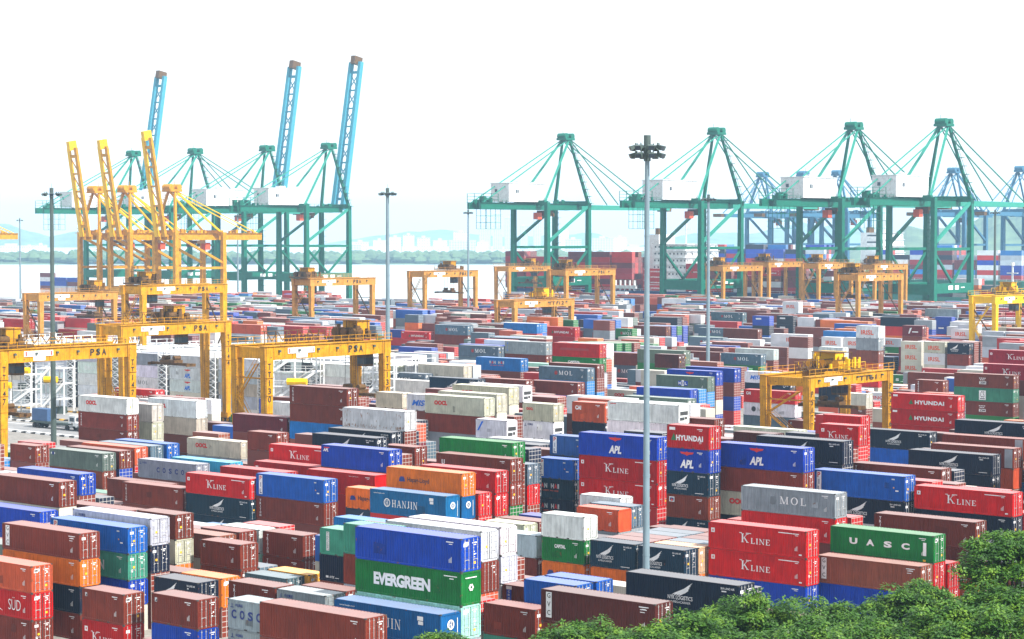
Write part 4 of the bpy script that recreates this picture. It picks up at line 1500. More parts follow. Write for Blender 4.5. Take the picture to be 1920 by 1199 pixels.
f -510.32 540.88 4 2.70 0 a,h,j,j,q
f -575.88 540.88 4 2.80 0 k,a,j,j,a
f -607.37 540.88 4 2.70 0 a,a,j,e,d
f -633.60 540.88 4 2.70 0 j,a,g,e,n
f -646.14 540.88 2 2.80 0 q,c,e,l,B
f -652.55 540.88 4 2.80 0 c,i,l,k,e
f -678.78 540.88 4 2.80 0 n,l,j,B,B
f -282.82 543.64 4 2.80 0 c,e,g,a,l
f -328.00 543.64 4 2.70 0 e,l,c,d,a
f -340.54 543.64 2 2.80 0 g,r,c,a,l
f -389.13 543.64 4 2.59 0 h,a,l,h,a
f -433.16 543.64 4 2.80 0 B,q,e,d,c
f -452.11 543.64 4 2.59 0 h,l,a,e,e
f -477.19 543.64 4 2.80 0 a,c,q,l,a
f -489.73 543.64 2 2.70 0 i,k,d,a,k
f -555.47 543.64 4 2.80 0 u,a,n,B,o
f -580.55 543.64 4 2.80 0 o,k,B,a,n
f -625.73 543.64 4 2.80 0 d,e,a,l,d
f -688.71 543.64 4 2.59 0 d,e,l,e,l
f -333.74 546.40 2 2.70 0 c,a,n,a,e
f -390.31 546.40 4 2.70 0 i,k,u,c,d
f -416.54 546.40 4 2.80 0 l,h,e,r,k
f -475.41 546.40 2 2.70 0 r,h,d,a,a
f -511.57 546.40 4 2.70 0 a,h,l,d,r
f -555.60 546.40 4 2.70 0 a,q,h,a,h
f -582.98 546.40 4 2.80 0 h,t,u,l,o
f -633.42 546.40 4 2.70 0 o,k,l,k,a
f -645.96 546.40 4 2.70 0 r,l,n,a,e
f -658.50 546.40 4 2.80 0 i,j,a,e,a
f -273.44 549.16 4 2.70 0 k,e,t,a,c
f -285.98 549.16 4 2.59 0 k,r,B,i,k
f -323.88 549.16 4 2.59 0 q,l,n,a,a
f -386.08 549.16 4 2.70 0 e,e,k,i,l
f -412.31 549.16 4 2.70 0 l,i,j,n,a
f -437.39 549.16 2 2.80 0 n,c,B,j,h
f -462.75 549.16 4 2.59 0 d,d,u,u,q
f -494.24 549.16 2 2.80 0 k,k,o,a,r
f -500.65 549.16 4 2.80 0 k,u,j,i,l
f -538.55 549.16 4 2.70 0 e,a,n,a,a
f -563.63 549.16 4 2.80 0 c,q,j,n,i
f -601.25 549.16 4 2.70 0 a,n,c,B,j
f -626.33 549.16 4 2.59 0 t,B,j,c,B
f -276.03 551.92 4 2.80 0 e,a,B,t,l
f -339.88 551.92 4 2.59 0 e,q,e,l,d
f -359.62 551.92 4 2.80 0 q,r,a,a
f -385.66 551.92 2 2.59 0 a,e,c,k,a
f -468.74 551.92 4 2.70 0 e,l,l,l,e
f -589.72 551.92 4 2.80 0 d,e,B,o,i
f -290.32 558.88 4 2.70 0 h,h,r,j,l
f -309.27 558.88 2 2.70 0 h,k,i,o,j
f -352.23 558.88 2 2.80 0 k,i,t,a,d
f -388.28 558.88 4 2.70 0 B,i,c,B,c
f -400.82 558.88 4 2.59 0 o,t,l,a,l
f -425.90 558.88 4 2.80 0 a,t,k,d,u
f -438.44 558.88 2 2.80 0 e,q,r,a,k
f -457.39 558.88 2 2.70 0 k,e,a,n,B
f -476.34 558.88 2 2.80 0 g,a,l,e,e
f -515.67 558.88 4 2.80 0 k,h,a,d,B
f -553.29 558.88 4 2.59 0 n,c,a,a,c
f -585.93 558.88 2 2.80 0 e,g,l,d,d
f -291.20 561.64 4 2.70 0 a,u,k,c,c
f -316.28 561.64 4 2.80 0 q,k,u,e,r!
f -342.51 561.64 4 2.59 0 n,k,k,a,h
f -361.46 561.64 4 2.80 0 e,n,l,l,a
f -425.31 561.64 2 2.80 0 n,r,a,c,k
f -513.37 561.64 2 2.80 0 c,a,a,l,q
f -532.32 561.64 4 2.59 0 r,a,n,a,k
f -544.86 561.64 4 2.59 0 a,k,h,i,a
f -632.92 561.64 4 2.59 0 a,c,e,l,h
f -676.95 561.64 4 2.70 0 e,a,h,j,e
f -281.79 564.40 4 2.70 0 d,t,a,j,B
f -294.33 564.40 4 2.59 0 a,c,o,a,h
f -325.82 564.40 2 2.59 0 l,d,a,l,d
f -332.23 564.40 4 2.70 0 e,e,h,j,a
f -344.77 564.40 2 2.59 0 i,o,u,c,B
f -389.08 564.40 4 2.80 0 q,h,a,d,a
f -401.62 564.40 4 2.70 0 q,k,e,a,k
f -439.24 564.40 2 2.80 0 a,l,d,a,u
f -446.80 564.40 4 2.80 0 l,c,e,u,a
f -561.09 564.40 4 2.59 0 c,e,n,c,h
f -586.17 564.40 4 2.80 0 e,l,l,c,a
f -630.48 564.40 4 2.70 0 B,k,a,u,h
f -687.33 564.40 4 2.70 0 B,B,a,a,n
f -328.01 567.16 4 2.59 0 n,g,h,u,e
f -384.58 567.16 4 2.70 0 a,u,e,o,k
f -570.56 567.16 4 2.59 0 n,h,q,a,c
f -633.26 567.16 4 2.80 0 e,a,c,h,B
f -672.03 567.16 2 2.59 0 r,e,q,q,a
f -678.44 567.16 2 2.80 0 h,k,h,c,u
f -684.85 567.16 2 2.80 0 c,r,i,d,n
f -288.90 569.92 4 2.70 0 e,h,q,a,a
f -351.60 569.92 4 2.80 0 a,c,n,B,h
f -470.87 569.92 2 2.70 0 k,l,a,h,c
f -547.54 569.92 4 2.80 0 i,o,j,n,h
f -604.11 569.92 2 2.70 0 c,q,n,d,r
f -623.06 569.92 4 2.80 0 a,h,B,u,k
f -635.60 569.92 2 2.80 0 k,a,j,a,c
f -648.42 569.92 4 2.80 0 e,r,c,j,c
f -667.37 569.92 4 2.59 0 e,n,c,h,a
f -300.87 572.68 2 2.70 0 c,d,B,g,k
f -326.23 572.68 4 2.70 0 a,d,a,a,l
f -338.77 572.68 4 2.59 0 d,t,a,a,a
f -401.95 572.68 4 2.70 0 k,k,u,l,d
f -465.21 572.68 4 2.80 0 r,e,n,B,a
f -517.51 572.68 4 2.59 0 l,q,h,e,k
f -549.00 572.68 4 2.80 0 c,k,e,q,c
f -561.54 572.68 4 2.59 0 l,l,k,o,k
f -649.32 572.68 2 2.80 0 j,a,B,d,t
f -655.73 572.68 4 2.80 0 j,n,q,c,c
f -668.27 572.68 4 2.70 0 d,d,d,a,k
f -408.85 575.44 2 2.80 0 d,h,e,k,h
f -478.24 575.44 4 2.80 0 l,k,j,a,a
f -504.47 575.44 4 2.59 0 n,B,d,c,u
f -575.01 575.44 2 2.70 0 a,l,q,j,h
f -595.11 575.44 2 2.59 0 h,h,a,j,e
f -615.49 575.44 2 2.80 0 h,c,u,a,t
f -621.90 575.44 4 2.80 0 r,c,d,h,k
f -660.67 575.44 4 2.59 0 a,e,l,a,u
f -673.21 575.44 4 2.59 0 l,B,u,o,q
f -686.90 575.44 4 2.59 0 a,a,a,l,e
f -301.16 582.40 4 2.70 0 d,a,e,l,r
f -327.67 582.40 2 2.80 0 h,u,l,l,g
f -353.03 582.40 4 2.80 0 o,l,h,a,k
f -391.80 582.40 4 2.70 0 l,h,e,h,a
f -404.34 582.40 4 2.70 0 h,B,l,k,h
f -416.88 582.40 2 2.80 0 d,c,k,l,c
f -500.64 582.40 4 2.59 0 a,a,u,d,B
f -519.59 582.40 4 2.70 0 e,a,k,j,d
f -577.59 582.40 2 2.59 0 k,k,B,a,n
f -596.54 582.40 2 2.59 0 e,j,u,n,k
f -615.49 582.40 2 2.80 0 k,h,o,j,l
f -326.73 585.16 4 2.59 0 n,e,c,k,l
f -494.22 585.16 4 2.70 0 q,d,a,e,j
f -519.30 585.16 2 2.70 0 e,a,a,k,c
f -538.25 585.16 4 2.59 0 g,c,h,a,e
f -570.89 585.16 4 2.80 0 h,a,d,k,k
f -583.43 585.16 4 2.59 0 o,d,u,k,a
f -595.97 585.16 4 2.80 0 n,k,e,i,a
f -640.00 585.16 2 2.70 0 h,l,a,l,g
f -331.16 587.92 4 2.70 0 a,d,a,d,h
f -343.70 587.92 2 2.59 0 n,a,d,a,r
f -398.53 587.92 4 2.80 0 c,j,h,c,n
f -469.94 587.92 4 2.70 0 l,a,k,j,a
f -558.00 587.92 4 2.80 0 k,d,h,a,h
f -589.49 587.92 4 2.59 0 a,n,c,h,B
f -646.06 587.92 4 2.80 0 h,k,l,i,q
f -672.29 587.92 2 2.80 0 l,j,g,a,a
f -678.70 587.92 4 2.70 0 u,i,e,a,l
f -293.50 590.68 4 2.59 0 h,u,B,r,a
f -306.04 590.68 4 2.59 0 a,g,e,a,k
f -331.12 590.68 4 2.59 0 e,n,B,n,u
f -351.22 590.68 4 2.59 0 j,n,c,j,h
f -382.71 590.68 4 2.59 0 j,n,d,c,i
f -421.76 590.68 4 2.59 0 c,j,n,e,u
f -453.25 590.68 4 2.59 0 g,o,i,a,a
f -465.79 590.68 4 2.80 0 a,q,c,n,d
f -522.36 590.68 4 2.59 0 a,e,e,B,e
f -536.05 590.68 4 2.59 0 a,k,i,q,a
f -586.21 590.68 4 2.59 0 a,d,e,l,c
f -598.75 590.68 4 2.80 0 q,a,i,e,h
f -650.34 590.68 4 2.80 0 o,B,q,q,g
f -293.25 593.44 4 2.70 0 i,t,d,B,l
f -351.25 593.44 2 2.80 0 i,c,h,k,n
f -385.32 593.44 2 2.80 0 c,o,c,e,a
f -417.09 593.44 4 2.70 0 d,a,k,c,r
f -454.71 593.44 2 2.70 0 a,a,n,l,l
f -461.12 593.44 2 2.70 0 h,i,h,h,a
f -505.15 593.44 4 2.59 0 h,n,r,l,c
f -524.10 593.44 2 2.80 0 c,l,l,l,g
f -530.51 593.44 4 2.70 0 e,t,B,B,a
f -555.59 593.44 4 2.59 0 B,e,a,n,a
f -593.21 593.44 4 2.80 0 h,e,c,o,a
f -606.90 593.44 4 2.59 0 l,j,l,a,l
f -669.60 593.44 4 2.70 0 e,l,e,j,e
f -688.55 593.44 4 2.80 0 q,j,c,j,u
f -332.30 596.20 4 2.59 0 c,h,d,a,a
f -345.99 596.20 4 2.70 0 o,g,l,k,r
f -358.53 596.20 4 2.80 0 a,a,a,e,q
f -396.43 596.20 2 2.80 0 c,h,a,l,a
f -422.94 596.20 4 2.70 0 a,a,u,l,e
f -550.64 596.20 2 2.59 0 a,e,l,h,t
f -632.85 596.20 4 2.80 0 u,B,B,a,d
f -659.08 596.20 4 2.80 0 q,i,a,h,B
f -684.16 596.20 4 2.70 0 a,l,u,c,n
f -308.67 598.96 2 2.59 0 c,k,j,e,a
f -336.33 598.96 2 2.59 0 a,j,o,h,a
f -394.33 598.96 4 2.80 0 i,B,h,l,c
f -453.20 598.96 4 2.80 0 a,e,l,n,j
f -465.74 598.96 4 2.80 0 a,h,h,l,a
f -491.97 598.96 4 2.80 0 a,a,B,k,c
f -504.51 598.96 4 2.80 0 u,j,r,a,d
f -554.95 598.96 4 2.80 0 c,a,k,o,l
f -567.49 598.96 2 2.80 0 n,j,j,a,k
f -625.21 598.96 4 2.59 0 a,q,h,c,a
f -301.03 605.92 4 2.70 0 c,h,j,r,e
f -313.57 605.92 4 2.70 0 j,e,t,c,a
f -414.17 605.92 4 2.59 0 e,q,l,k,l
f -476.03 605.92 4 2.80 0 u,j,c,o,o
f -488.57 605.92 4 2.59 0 a,a,q,j,e
f -521.21 605.92 2 2.59 0 i,i,n,l,u
f -527.62 605.92 4 2.59 0 c,e,t,k,h
f -655.60 605.92 4 2.59 0 r,k,a,n,t
f -668.14 605.92 4 2.80 0 q,l,h,d,e
f -680.68 605.92 4 2.70 0 a,i,t,c,a
f -346.86 608.68 4 2.59 0 c,a,u,d,a
f -415.97 608.68 4 2.59 0 h,j,q,l,B
f -428.51 608.68 4 2.80 0 c,i,a,t,n
f -558.41 608.68 4 2.59 0 r,o,a,h,r
f -614.98 608.68 2 2.80 0 d,i,o,i,l
f -627.80 608.68 4 2.80 0 o,d,c,a,e
f -641.49 608.68 2 2.59 0 a,n,a,d,t
f -647.90 608.68 4 2.59 0 e,l,a,a,a
f -660.44 608.68 2 2.80 0 l,a,k,B,q
f -666.85 608.68 2 2.80 0 a,h,h,u,e
f -360.63 611.44 4 2.70 0 u,B,n,j,i
f -373.17 611.44 4 2.70 0 a,B,e,q,d
f -385.71 611.44 4 2.80 0 h,r,l,a,c
f -404.66 611.44 4 2.70 0 q,a,e,c,e
f -507.84 611.44 4 2.80 0 l,e,k,c,a
f -532.92 611.44 4 2.59 0 c,q,i,k,e
f -546.61 611.44 2 2.70 0 e,a,d,d,c
f -643.38 611.44 4 2.70 0 n,u,a,h,k
f -674.87 611.44 4 2.70 0 k,n,q,c,e
f -410.85 614.20 4 2.70 0 a,e,a,j,n
f -492.50 614.20 4 2.80 0 k,j,a,e,n
f -505.04 614.20 4 2.80 0 h,q,h,d,l
f -530.12 614.20 4 2.59 0 B,o,B,k,l
f -549.07 614.20 4 2.59 0 k,e,a,d,e
f -612.92 614.20 4 2.70 0 u,a,u,h,e
f -625.46 614.20 4 2.80 0 d,a,r,t,t
f -650.54 614.20 4 2.70 0 a,c,k,l,l
f -675.62 614.20 4 2.80 0 d,i,k,a,l
f -688.16 614.20 4 2.80 0 r,n,a,e,k
f -316.64 616.96 2 2.80 0 k,B,l,u,c
f -348.13 616.96 2 2.59 0 d,a,l,l,d
f -354.54 616.96 2 2.70 0 d,j,d,e,t
f -386.03 616.96 4 2.80 0 a,B,c,a,a
f -404.98 616.96 2 2.70 0 l,o,i,e,l
f -425.08 616.96 2 2.70 0 q,k,k,e,e
f -470.26 616.96 2 2.80 0 l,t,e,a,l
f -621.30 616.96 2 2.80 0 l,c,n,j,c
f -684.28 616.96 4 2.70 0 i,l,a,d,c
f -308.08 619.72 4 2.80 0 t,a,h,l,e
f -352.11 619.72 4 2.80 0 n,k,B,j,a
f -410.11 619.72 4 2.80 0 e,h,B,i,l
f -429.06 619.72 2 2.80 0 k,k,d,g,c
f -524.68 619.72 4 2.59 0 e,e,n,l,e
f -537.22 619.72 4 2.80 0 n,c,n,h,e
f -618.87 619.72 2 2.80 0 B,e,u,u,e
f -644.23 619.72 2 2.80 0 B,k,l,j,B
f -669.59 619.72 4 2.80 0 a,h,h,k,u
f -353.29 622.48 4 2.59 0 h,l,e,l,t
f -403.45 622.48 4 2.70 0 k,B,e,a,l
f -441.35 622.48 4 2.59 0 c,q,j,e,j
f -499.07 622.48 4 2.80 0 a,d,c,d,d
f -511.61 622.48 4 2.80 0 e,u,e,c,a
f -524.15 622.48 2 2.80 0 a,l,h,e,c
f -668.78 622.48 2 2.70 0 d,c,B,q,i
f -347.30 629.44 2 2.70 0 c,l,q,c
f -353.71 629.44 4 2.70 0 i,a,o,l,d
f -378.79 629.44 4 2.59 0 B,n,n,c,u
f -418.99 629.44 4 2.80 0 l,o,h,j,a
f -431.53 629.44 2 2.80 0 l,j,d,q,h
f -475.56 629.44 4 2.80 0 g,n,c,d
f -488.10 629.44 2 2.70 0 a,k,a,e,e
f -532.41 629.44 2 2.59 0 c,d,a,a,j
f -672.06 629.44 4 2.70 0 d,k,e,q,c
f -318.84 632.20 4 2.59 0 e,r,a,e,e
f -331.38 632.20 2 2.70 0 B,l,h,l,B
f -337.79 632.20 4 2.80 0 e,h,j,B
f -362.87 632.20 4 2.70 0 h,u,d,o,a
f -477.44 632.20 4 2.59 0 a,a,e,n,h
f -631.65 632.20 4 2.70 0 k,e,e,l,h
f -669.55 632.20 4 2.59 0 l,a,h,a,a
f -322.91 634.96 4 2.80 0 t,a,a,e,g
f -341.86 634.96 4 2.80 0 l,h,k,a,j!
f -355.55 634.96 4 2.59 0 a,B,a,k,a
f -380.63 634.96 4 2.70 0 n,k,a,h,n
f -393.17 634.96 4 2.59 0 a,c,o,q,e
f -405.71 634.96 4 2.70 0 a,a,j,a,B
f -496.94 634.96 4 2.59 0 h,c,h,n,d
f -648.85 634.96 4 2.70 0 e,o,c,B,d
f -673.93 634.96 4 2.80 0 a,j,h,k,l
f -378.05 637.72 4 2.59 0 o,l,d,r,d
f -491.19 637.72 4 2.80 0 r,l,a,j,c
f -503.73 637.72 2 2.70 0 a,a,l,n,a
f -535.50 637.72 4 2.59 0 l,h,l,a,h
f -642.51 637.72 4 2.80 0 h,a,h,B,d
f -355.34 640.48 2 2.70 0 a,h,r,a,c
f -374.29 640.48 4 2.70 0 a,t,l,e,l
f -444.83 640.48 4 2.59 0 h,j,k,u,c
f -488.86 640.48 4 2.70 0 a,a,l,g,j
f -502.55 640.48 4 2.70 0 o,e,o,t,j
f -515.09 640.48 2 2.80 0 a,e,u,l,a
f -351.43 643.24 4 2.70 0 o,k,a,l,B
f -428.97 643.24 2 2.80 0 c,a,q,u,a
f -441.79 643.24 2 2.80 0 h,d,o,n,q
f -492.23 643.24 4 2.70 0 k,e,k,l,t
f -523.72 643.24 2 2.70 0 a,a,a,h,a
f -357.22 646.00 4 2.59 0 a,e,h,e,q
f -465.00 646.00 2 2.59 0 B,k,j,k,a
f -490.36 646.00 4 2.70 0 g,a,c,e,l
f -509.31 646.00 4 2.70 0 k,a,k,d,B
f -386.76 652.96 4 2.59 0 n,u,n,j,n
f -400.45 652.96 2 2.80 0 a,B,h,c,a
f -458.45 652.96 4 2.59 0 a,e,c,a,q
f -470.99 652.96 2 2.70 0 e,a,g,h
f -516.17 652.96 2 2.70 0 a,c,a,a,h
f -541.53 652.96 2 2.59 0 a,c,r,a,r
f -661.64 652.96 4 2.59 0 u,a,r,a,k
f -674.18 652.96 4 2.80 0 l,j,d,l,e
f -325.60 655.72 4 2.80 0 l,e,a,a,e
f -383.60 655.72 2 2.70 0 c,l,e,e,l
f -390.01 655.72 4 2.80 0 j,q,e,e,n
f -447.73 655.72 2 2.70 0 c,t,d,a,d
f -499.32 655.72 2 2.80 0 e,c,q,q,j
f -543.63 655.72 4 2.70 0 l,q,c,j,k
f -664.33 655.72 4 2.80 0 a,d,e,a,c
f -336.92 658.48 2 2.80 0 n,i,k,e,k
f -343.33 658.48 2 2.59 0 a,n,k,e,l
f -349.74 658.48 4 2.70 0 c,h,l,h,a
f -362.28 658.48 4 2.80 0 i,l,k,h,a
f -374.82 658.48 2 2.59 0 d,a,n,o,j
f -381.23 658.48 2 2.59 0 c,e,c,c,l
f -400.18 658.48 4 2.59 0 h,j,l,r,n
f -413.87 658.48 2 2.59 0 c,a,a,d,u
f -420.28 658.48 2 2.59 0 d,g,q,c,o
f -426.69 658.48 4 2.59 0 g,j,r,t,l
f -445.64 658.48 4 2.70 0 B,a,l,d,e
f -527.29 658.48 2 2.80 0 j,a,h,a,h
f -533.70 658.48 4 2.59 0 j,e,n,q,h
f -546.24 658.48 2 2.80 0 k,B,q,o,k
f -663.11 658.48 4 2.70 0 u,a,r,a,h
f -346.50 661.24 2 2.59 0 a,a,k,e,e
f -365.45 661.24 4 2.80 0 l,i,k,j,i
f -377.99 661.24 4 2.59 0 q,e,h,d,a
f -390.53 661.24 2 2.70 0 j,t,a,c,a
f -415.89 661.24 4 2.80 0 B,h,j,a,l
f -440.97 661.24 4 2.70 0 l,n,c,h,t
f -530.46 661.24 4 2.59 0 e,c,t,l,h
f -543.00 661.24 4 2.80 0 n,B,h,r,e
f -348.15 664.00 4 2.59 0 q,q,l,e,l
f -411.13 664.00 2 2.59 0 j,c,k,j,k
f -430.08 664.00 2 2.70 0 o,k,c,k,c
f -436.49 664.00 4 2.59 0 h,B,a,a,o
f -513.16 664.00 2 2.70 0 n,a,c,l,j
f -532.11 664.00 4 2.70 0 h,r,d,o,e
f -601.50 664.00 4 2.80 0 e,i,j,l
f -382.05 666.76 4 2.80 0 t,r,u,k,e
f -419.67 666.76 2 2.80 0 d,l,i,e,a
f -438.62 666.76 4 2.80 0 e,a,h,h,a
f -463.70 666.76 4 2.70 0 a,d,l,a,h
f -476.24 666.76 4 2.59 0 a,h,e,h
f -504.98 666.76 2 2.59 0 e,B,B,c,j
f -336.94 669.52 4 2.59 0 l,n,a,a,e
f -362.30 669.52 4 2.80 0 h,t,d,h,k
f -426.71 669.52 4 2.80 0 j,h,h,l,g
f -477.15 669.52 4 2.80 0 B,l,l,c,l
f -504.34 669.52 4 2.70 0 h,j,u,a,q
f -516.88 669.52 4 2.59 0 r,c,e,a,k
f -541.96 669.52 4 2.80 0 n,h,l,k,c
f -351.78 676.48 2 2.70 0 d,h,e,a,a
f -358.19 676.48 4 2.59 0 e,a,B,a,q
f -395.81 676.48 4 2.80 0 l,e,B,q,l
f -408.35 676.48 4 2.80 0 l,a,a,a,a
f -420.89 676.48 4 2.70 0 j,l,i,l,k
f -491.43 676.48 4 2.80 0 l,k,B
f -503.97 676.48 4 2.59 0 d,l,n
f -542.74 676.48 4 2.80 0 d,l,B,e,h
f -361.36 679.24 2 2.80 0 e,a,h,g,d
f -431.90 679.24 4 2.80 0 n,c,a,c,a
f -494.60 679.24 4 2.59 0 k,a,h
f -507.14 679.24 2 2.70 0 u,l,B,a
f -526.09 679.24 4 2.80 0 c,a,e,a,j
f -563.71 679.24 4 2.70 0 j,r,r,a,c
f -616.17 679.24 2 2.80 0 n,r,c,e
f -343.86 682.00 4 2.80 0 l,g,h,c,j
f -356.40 682.00 4 2.80 0 k,j,e,a,l
f -368.94 682.00 4 2.80 0 a,k,c,l,l
f -419.10 682.00 2 2.80 0 d,a,a,o,c
f -431.92 682.00 4 2.80 0 a,r,j,a,a
f -494.62 682.00 2 2.80 0 e,c,a,B,a
f -507.44 682.00 4 2.80 0 g,n,a,a,a
f -572.72 682.00 2 2.80 0 k,d,h,B,a
f -604.21 682.00 4 2.70 0 u,c,k,q
f -381.78 684.76 2 2.80 0 a,a,l,B,c
f -438.63 684.76 4 2.80 0 d,d,c,c,e
f -463.71 684.76 4 2.59 0 c,e,u,h,i
f -501.33 684.76 4 2.70 0 k,u,o,a,d
f -538.95 684.76 4 2.59 0 a,q,h,a,k
f -570.44 684.76 4 2.70 0 e,o,l,e,r
f -582.98 684.76 4 2.80 0 a,k,a,a
f -350.41 687.52 4 2.80 0 r,g,u,c,r
f -408.13 687.52 2 2.80 0 a,d,q,h,r
f -477.24 687.52 4 2.70 0 k,a,k,a,e
f -514.86 687.52 4 2.70 0 c,a,o,a,a
f -546.35 687.52 4 2.80 0 n,d,k,a,a
f -384.81 690.28 2 2.80 0 a,r,c,n,h
f -449.22 690.28 2 2.80 0 e,k,e,q,k
f -455.63 690.28 4 2.59 0 l,a,n,c,h
f -468.17 690.28 4 2.70 0 d,k,e,a,l
f -480.71 690.28 4 2.80 0 B,l,a,n,j
f -525.89 690.28 4 2.59 0 o,k,n,d,h
f -394.48 693.04 4 2.70 0 a,j,k,k,c
f -407.02 693.04 4 2.80 0 g,a,r,a,k
f -432.10 693.04 2 2.80 0 a,h,a,e,B
f -495.36 693.04 4 2.70 0 k,e,c,g,c
f -515.46 693.04 4 2.80 0 e,a,a,k,r
f -395.37 700.00 4 2.59 0 a,l,k,i,a
f -432.99 700.00 4 2.70 0 g,a,e,a,q
f -465.63 700.00 4 2.80 0 a,h,r,a,a
f -530.47 700.00 4 2.59 0 e,a,e,c,r
f -543.01 700.00 2 2.80 0 k,j,h,h,g
f -549.42 700.00 4 2.70 0 r,d,e,r,r
f -377.54 702.76 2 2.70 0 a,l,j,r,r
f -396.49 702.76 4 2.70 0 o,B,e,a,h
f -409.03 702.76 4 2.70 0 t,k,r,g,k
f -421.57 702.76 4 2.80 0 t,h,B,h,q
f -493.07 702.76 4 2.80 0 d,l,a,e,u
f -524.56 702.76 4 2.80 0 l,B,j,l,e
f -549.64 702.76 2 2.70 0 d,o,n,a,n
f -386.14 705.52 2 2.70 0 B,e,a,n,r
f -405.09 705.52 4 2.80 0 l,j,B,j,c
f -462.81 705.52 4 2.80 0 r,n,l,j,n
f -476.50 705.52 2 2.80 0 a,q,h,n,i
f -507.99 705.52 2 2.80 0 k,e,e,e,t
f -514.40 705.52 4 2.70 0 l,h,j,l,d
f -577.10 705.52 4 2.80 0 e,B,B,a,h
f -343.31 708.28 4 2.59 0 k,l,j,a,a
f -368.39 708.28 4 2.80 0 c,e,a,h,k
f -380.93 708.28 4 2.70 0 e,e,r,d,h
f -546.81 708.28 2 2.70 0 n,j,h,d,o
f -565.76 708.28 4 2.70 0 u,k,q,d,e
f -590.84 708.28 4 2.59 0 h,k,a,o,q
f -680.05 708.28 4 2.80 0 n,c,k
f -352.01 711.04 4 2.80 0 e,c,c,n,t
f -364.55 711.04 4 2.70 0 t,e,e,u,k
f -428.68 711.04 2 2.80 0 l,n,B,B,a
f -455.19 711.04 4 2.70 0 k,r,c,c,a
f -480.27 711.04 4 2.70 0 l,r,k,d,t
f -572.93 711.04 2 2.80 0 n,i,h,k,k
f -351.71 713.80 4 2.80 0 n,l,t,k,c
f -376.79 713.80 4 2.70 0 a,B,k,d,e
f -433.64 713.80 4 2.70 0 a,e,a,a,j
f -446.18 713.80 4 2.70 0 k,h,a,q,t
f -496.34 713.80 2 2.59 0 q,n,c,a,d
f -534.24 713.80 4 2.59 0 h,a,l,e,h
f -547.93 713.80 4 2.70 0 j,c,h,h,a
f -383.55 716.56 4 2.70 0 k,n,a,c,d
f -421.17 716.56 4 2.70 0 t,a,B,a,t
f -433.71 716.56 4 2.80 0 a,n,l,c,c
f -496.41 716.56 4 2.80 0 o,e,k,l,n
f -572.80 716.56 4 2.70 0 l,h,h,a,l
f -599.03 716.56 4 2.70 0 l,a,a,a,l
f -401.05 723.52 4 2.59 0 c,a,c,d,e
f -413.59 723.52 2 2.70 0 t,B,a,B,h
f -476.63 723.52 4 2.70 0 c,r,l,l,c
f -527.94 723.52 4 2.70 0 j,j,k,c,d
f -590.92 723.52 2 2.70 0 a,l,d,o,n
f -685.39 723.52 4 2.80 0 a,j,e
f -384.38 726.28 4 2.70 0 n,j,c,l,q
f -466.31 726.28 2 2.80 0 l,i,h,l,n
f -511.77 726.28 4 2.80 0 a,a,a,c,a
f -524.31 726.28 4 2.70 0 a,n,B,c,e
f -536.85 726.28 4 2.70 0 l,o,l,e,u
f -563.08 726.28 4 2.70 0 a,n,i,B,a
f -575.62 726.28 2 2.80 0 o,B,t,a,e
f -582.03 726.28 2 2.70 0 h,g,a,j,l
f -359.75 729.04 4 2.70 0 g,d,l,l,c
f -466.76 729.04 2 2.80 0 n,c,c,n,a
f -493.08 729.04 4 2.59 0 c,q,a,l,k
f -549.93 729.04 4 2.59 0 c,t,c,a,l
f -378.88 731.80 4 2.59 0 l,u,u,a,k
f -411.52 731.80 4 2.59 0 l,k,l,e,n
f -450.29 731.80 2 2.80 0 c,r,t,r,o
f -362.80 734.56 4 2.80 0 e,k,l,B,e
f -375.34 734.56 2 2.70 0 d,l,h,c,i
f -381.75 734.56 4 2.80 0 t,n,r,l,c
f -406.83 734.56 2 2.59 0 g,e,i,a,d
f -556.47 734.56 4 2.80 0 e,d,g,k,l
"""
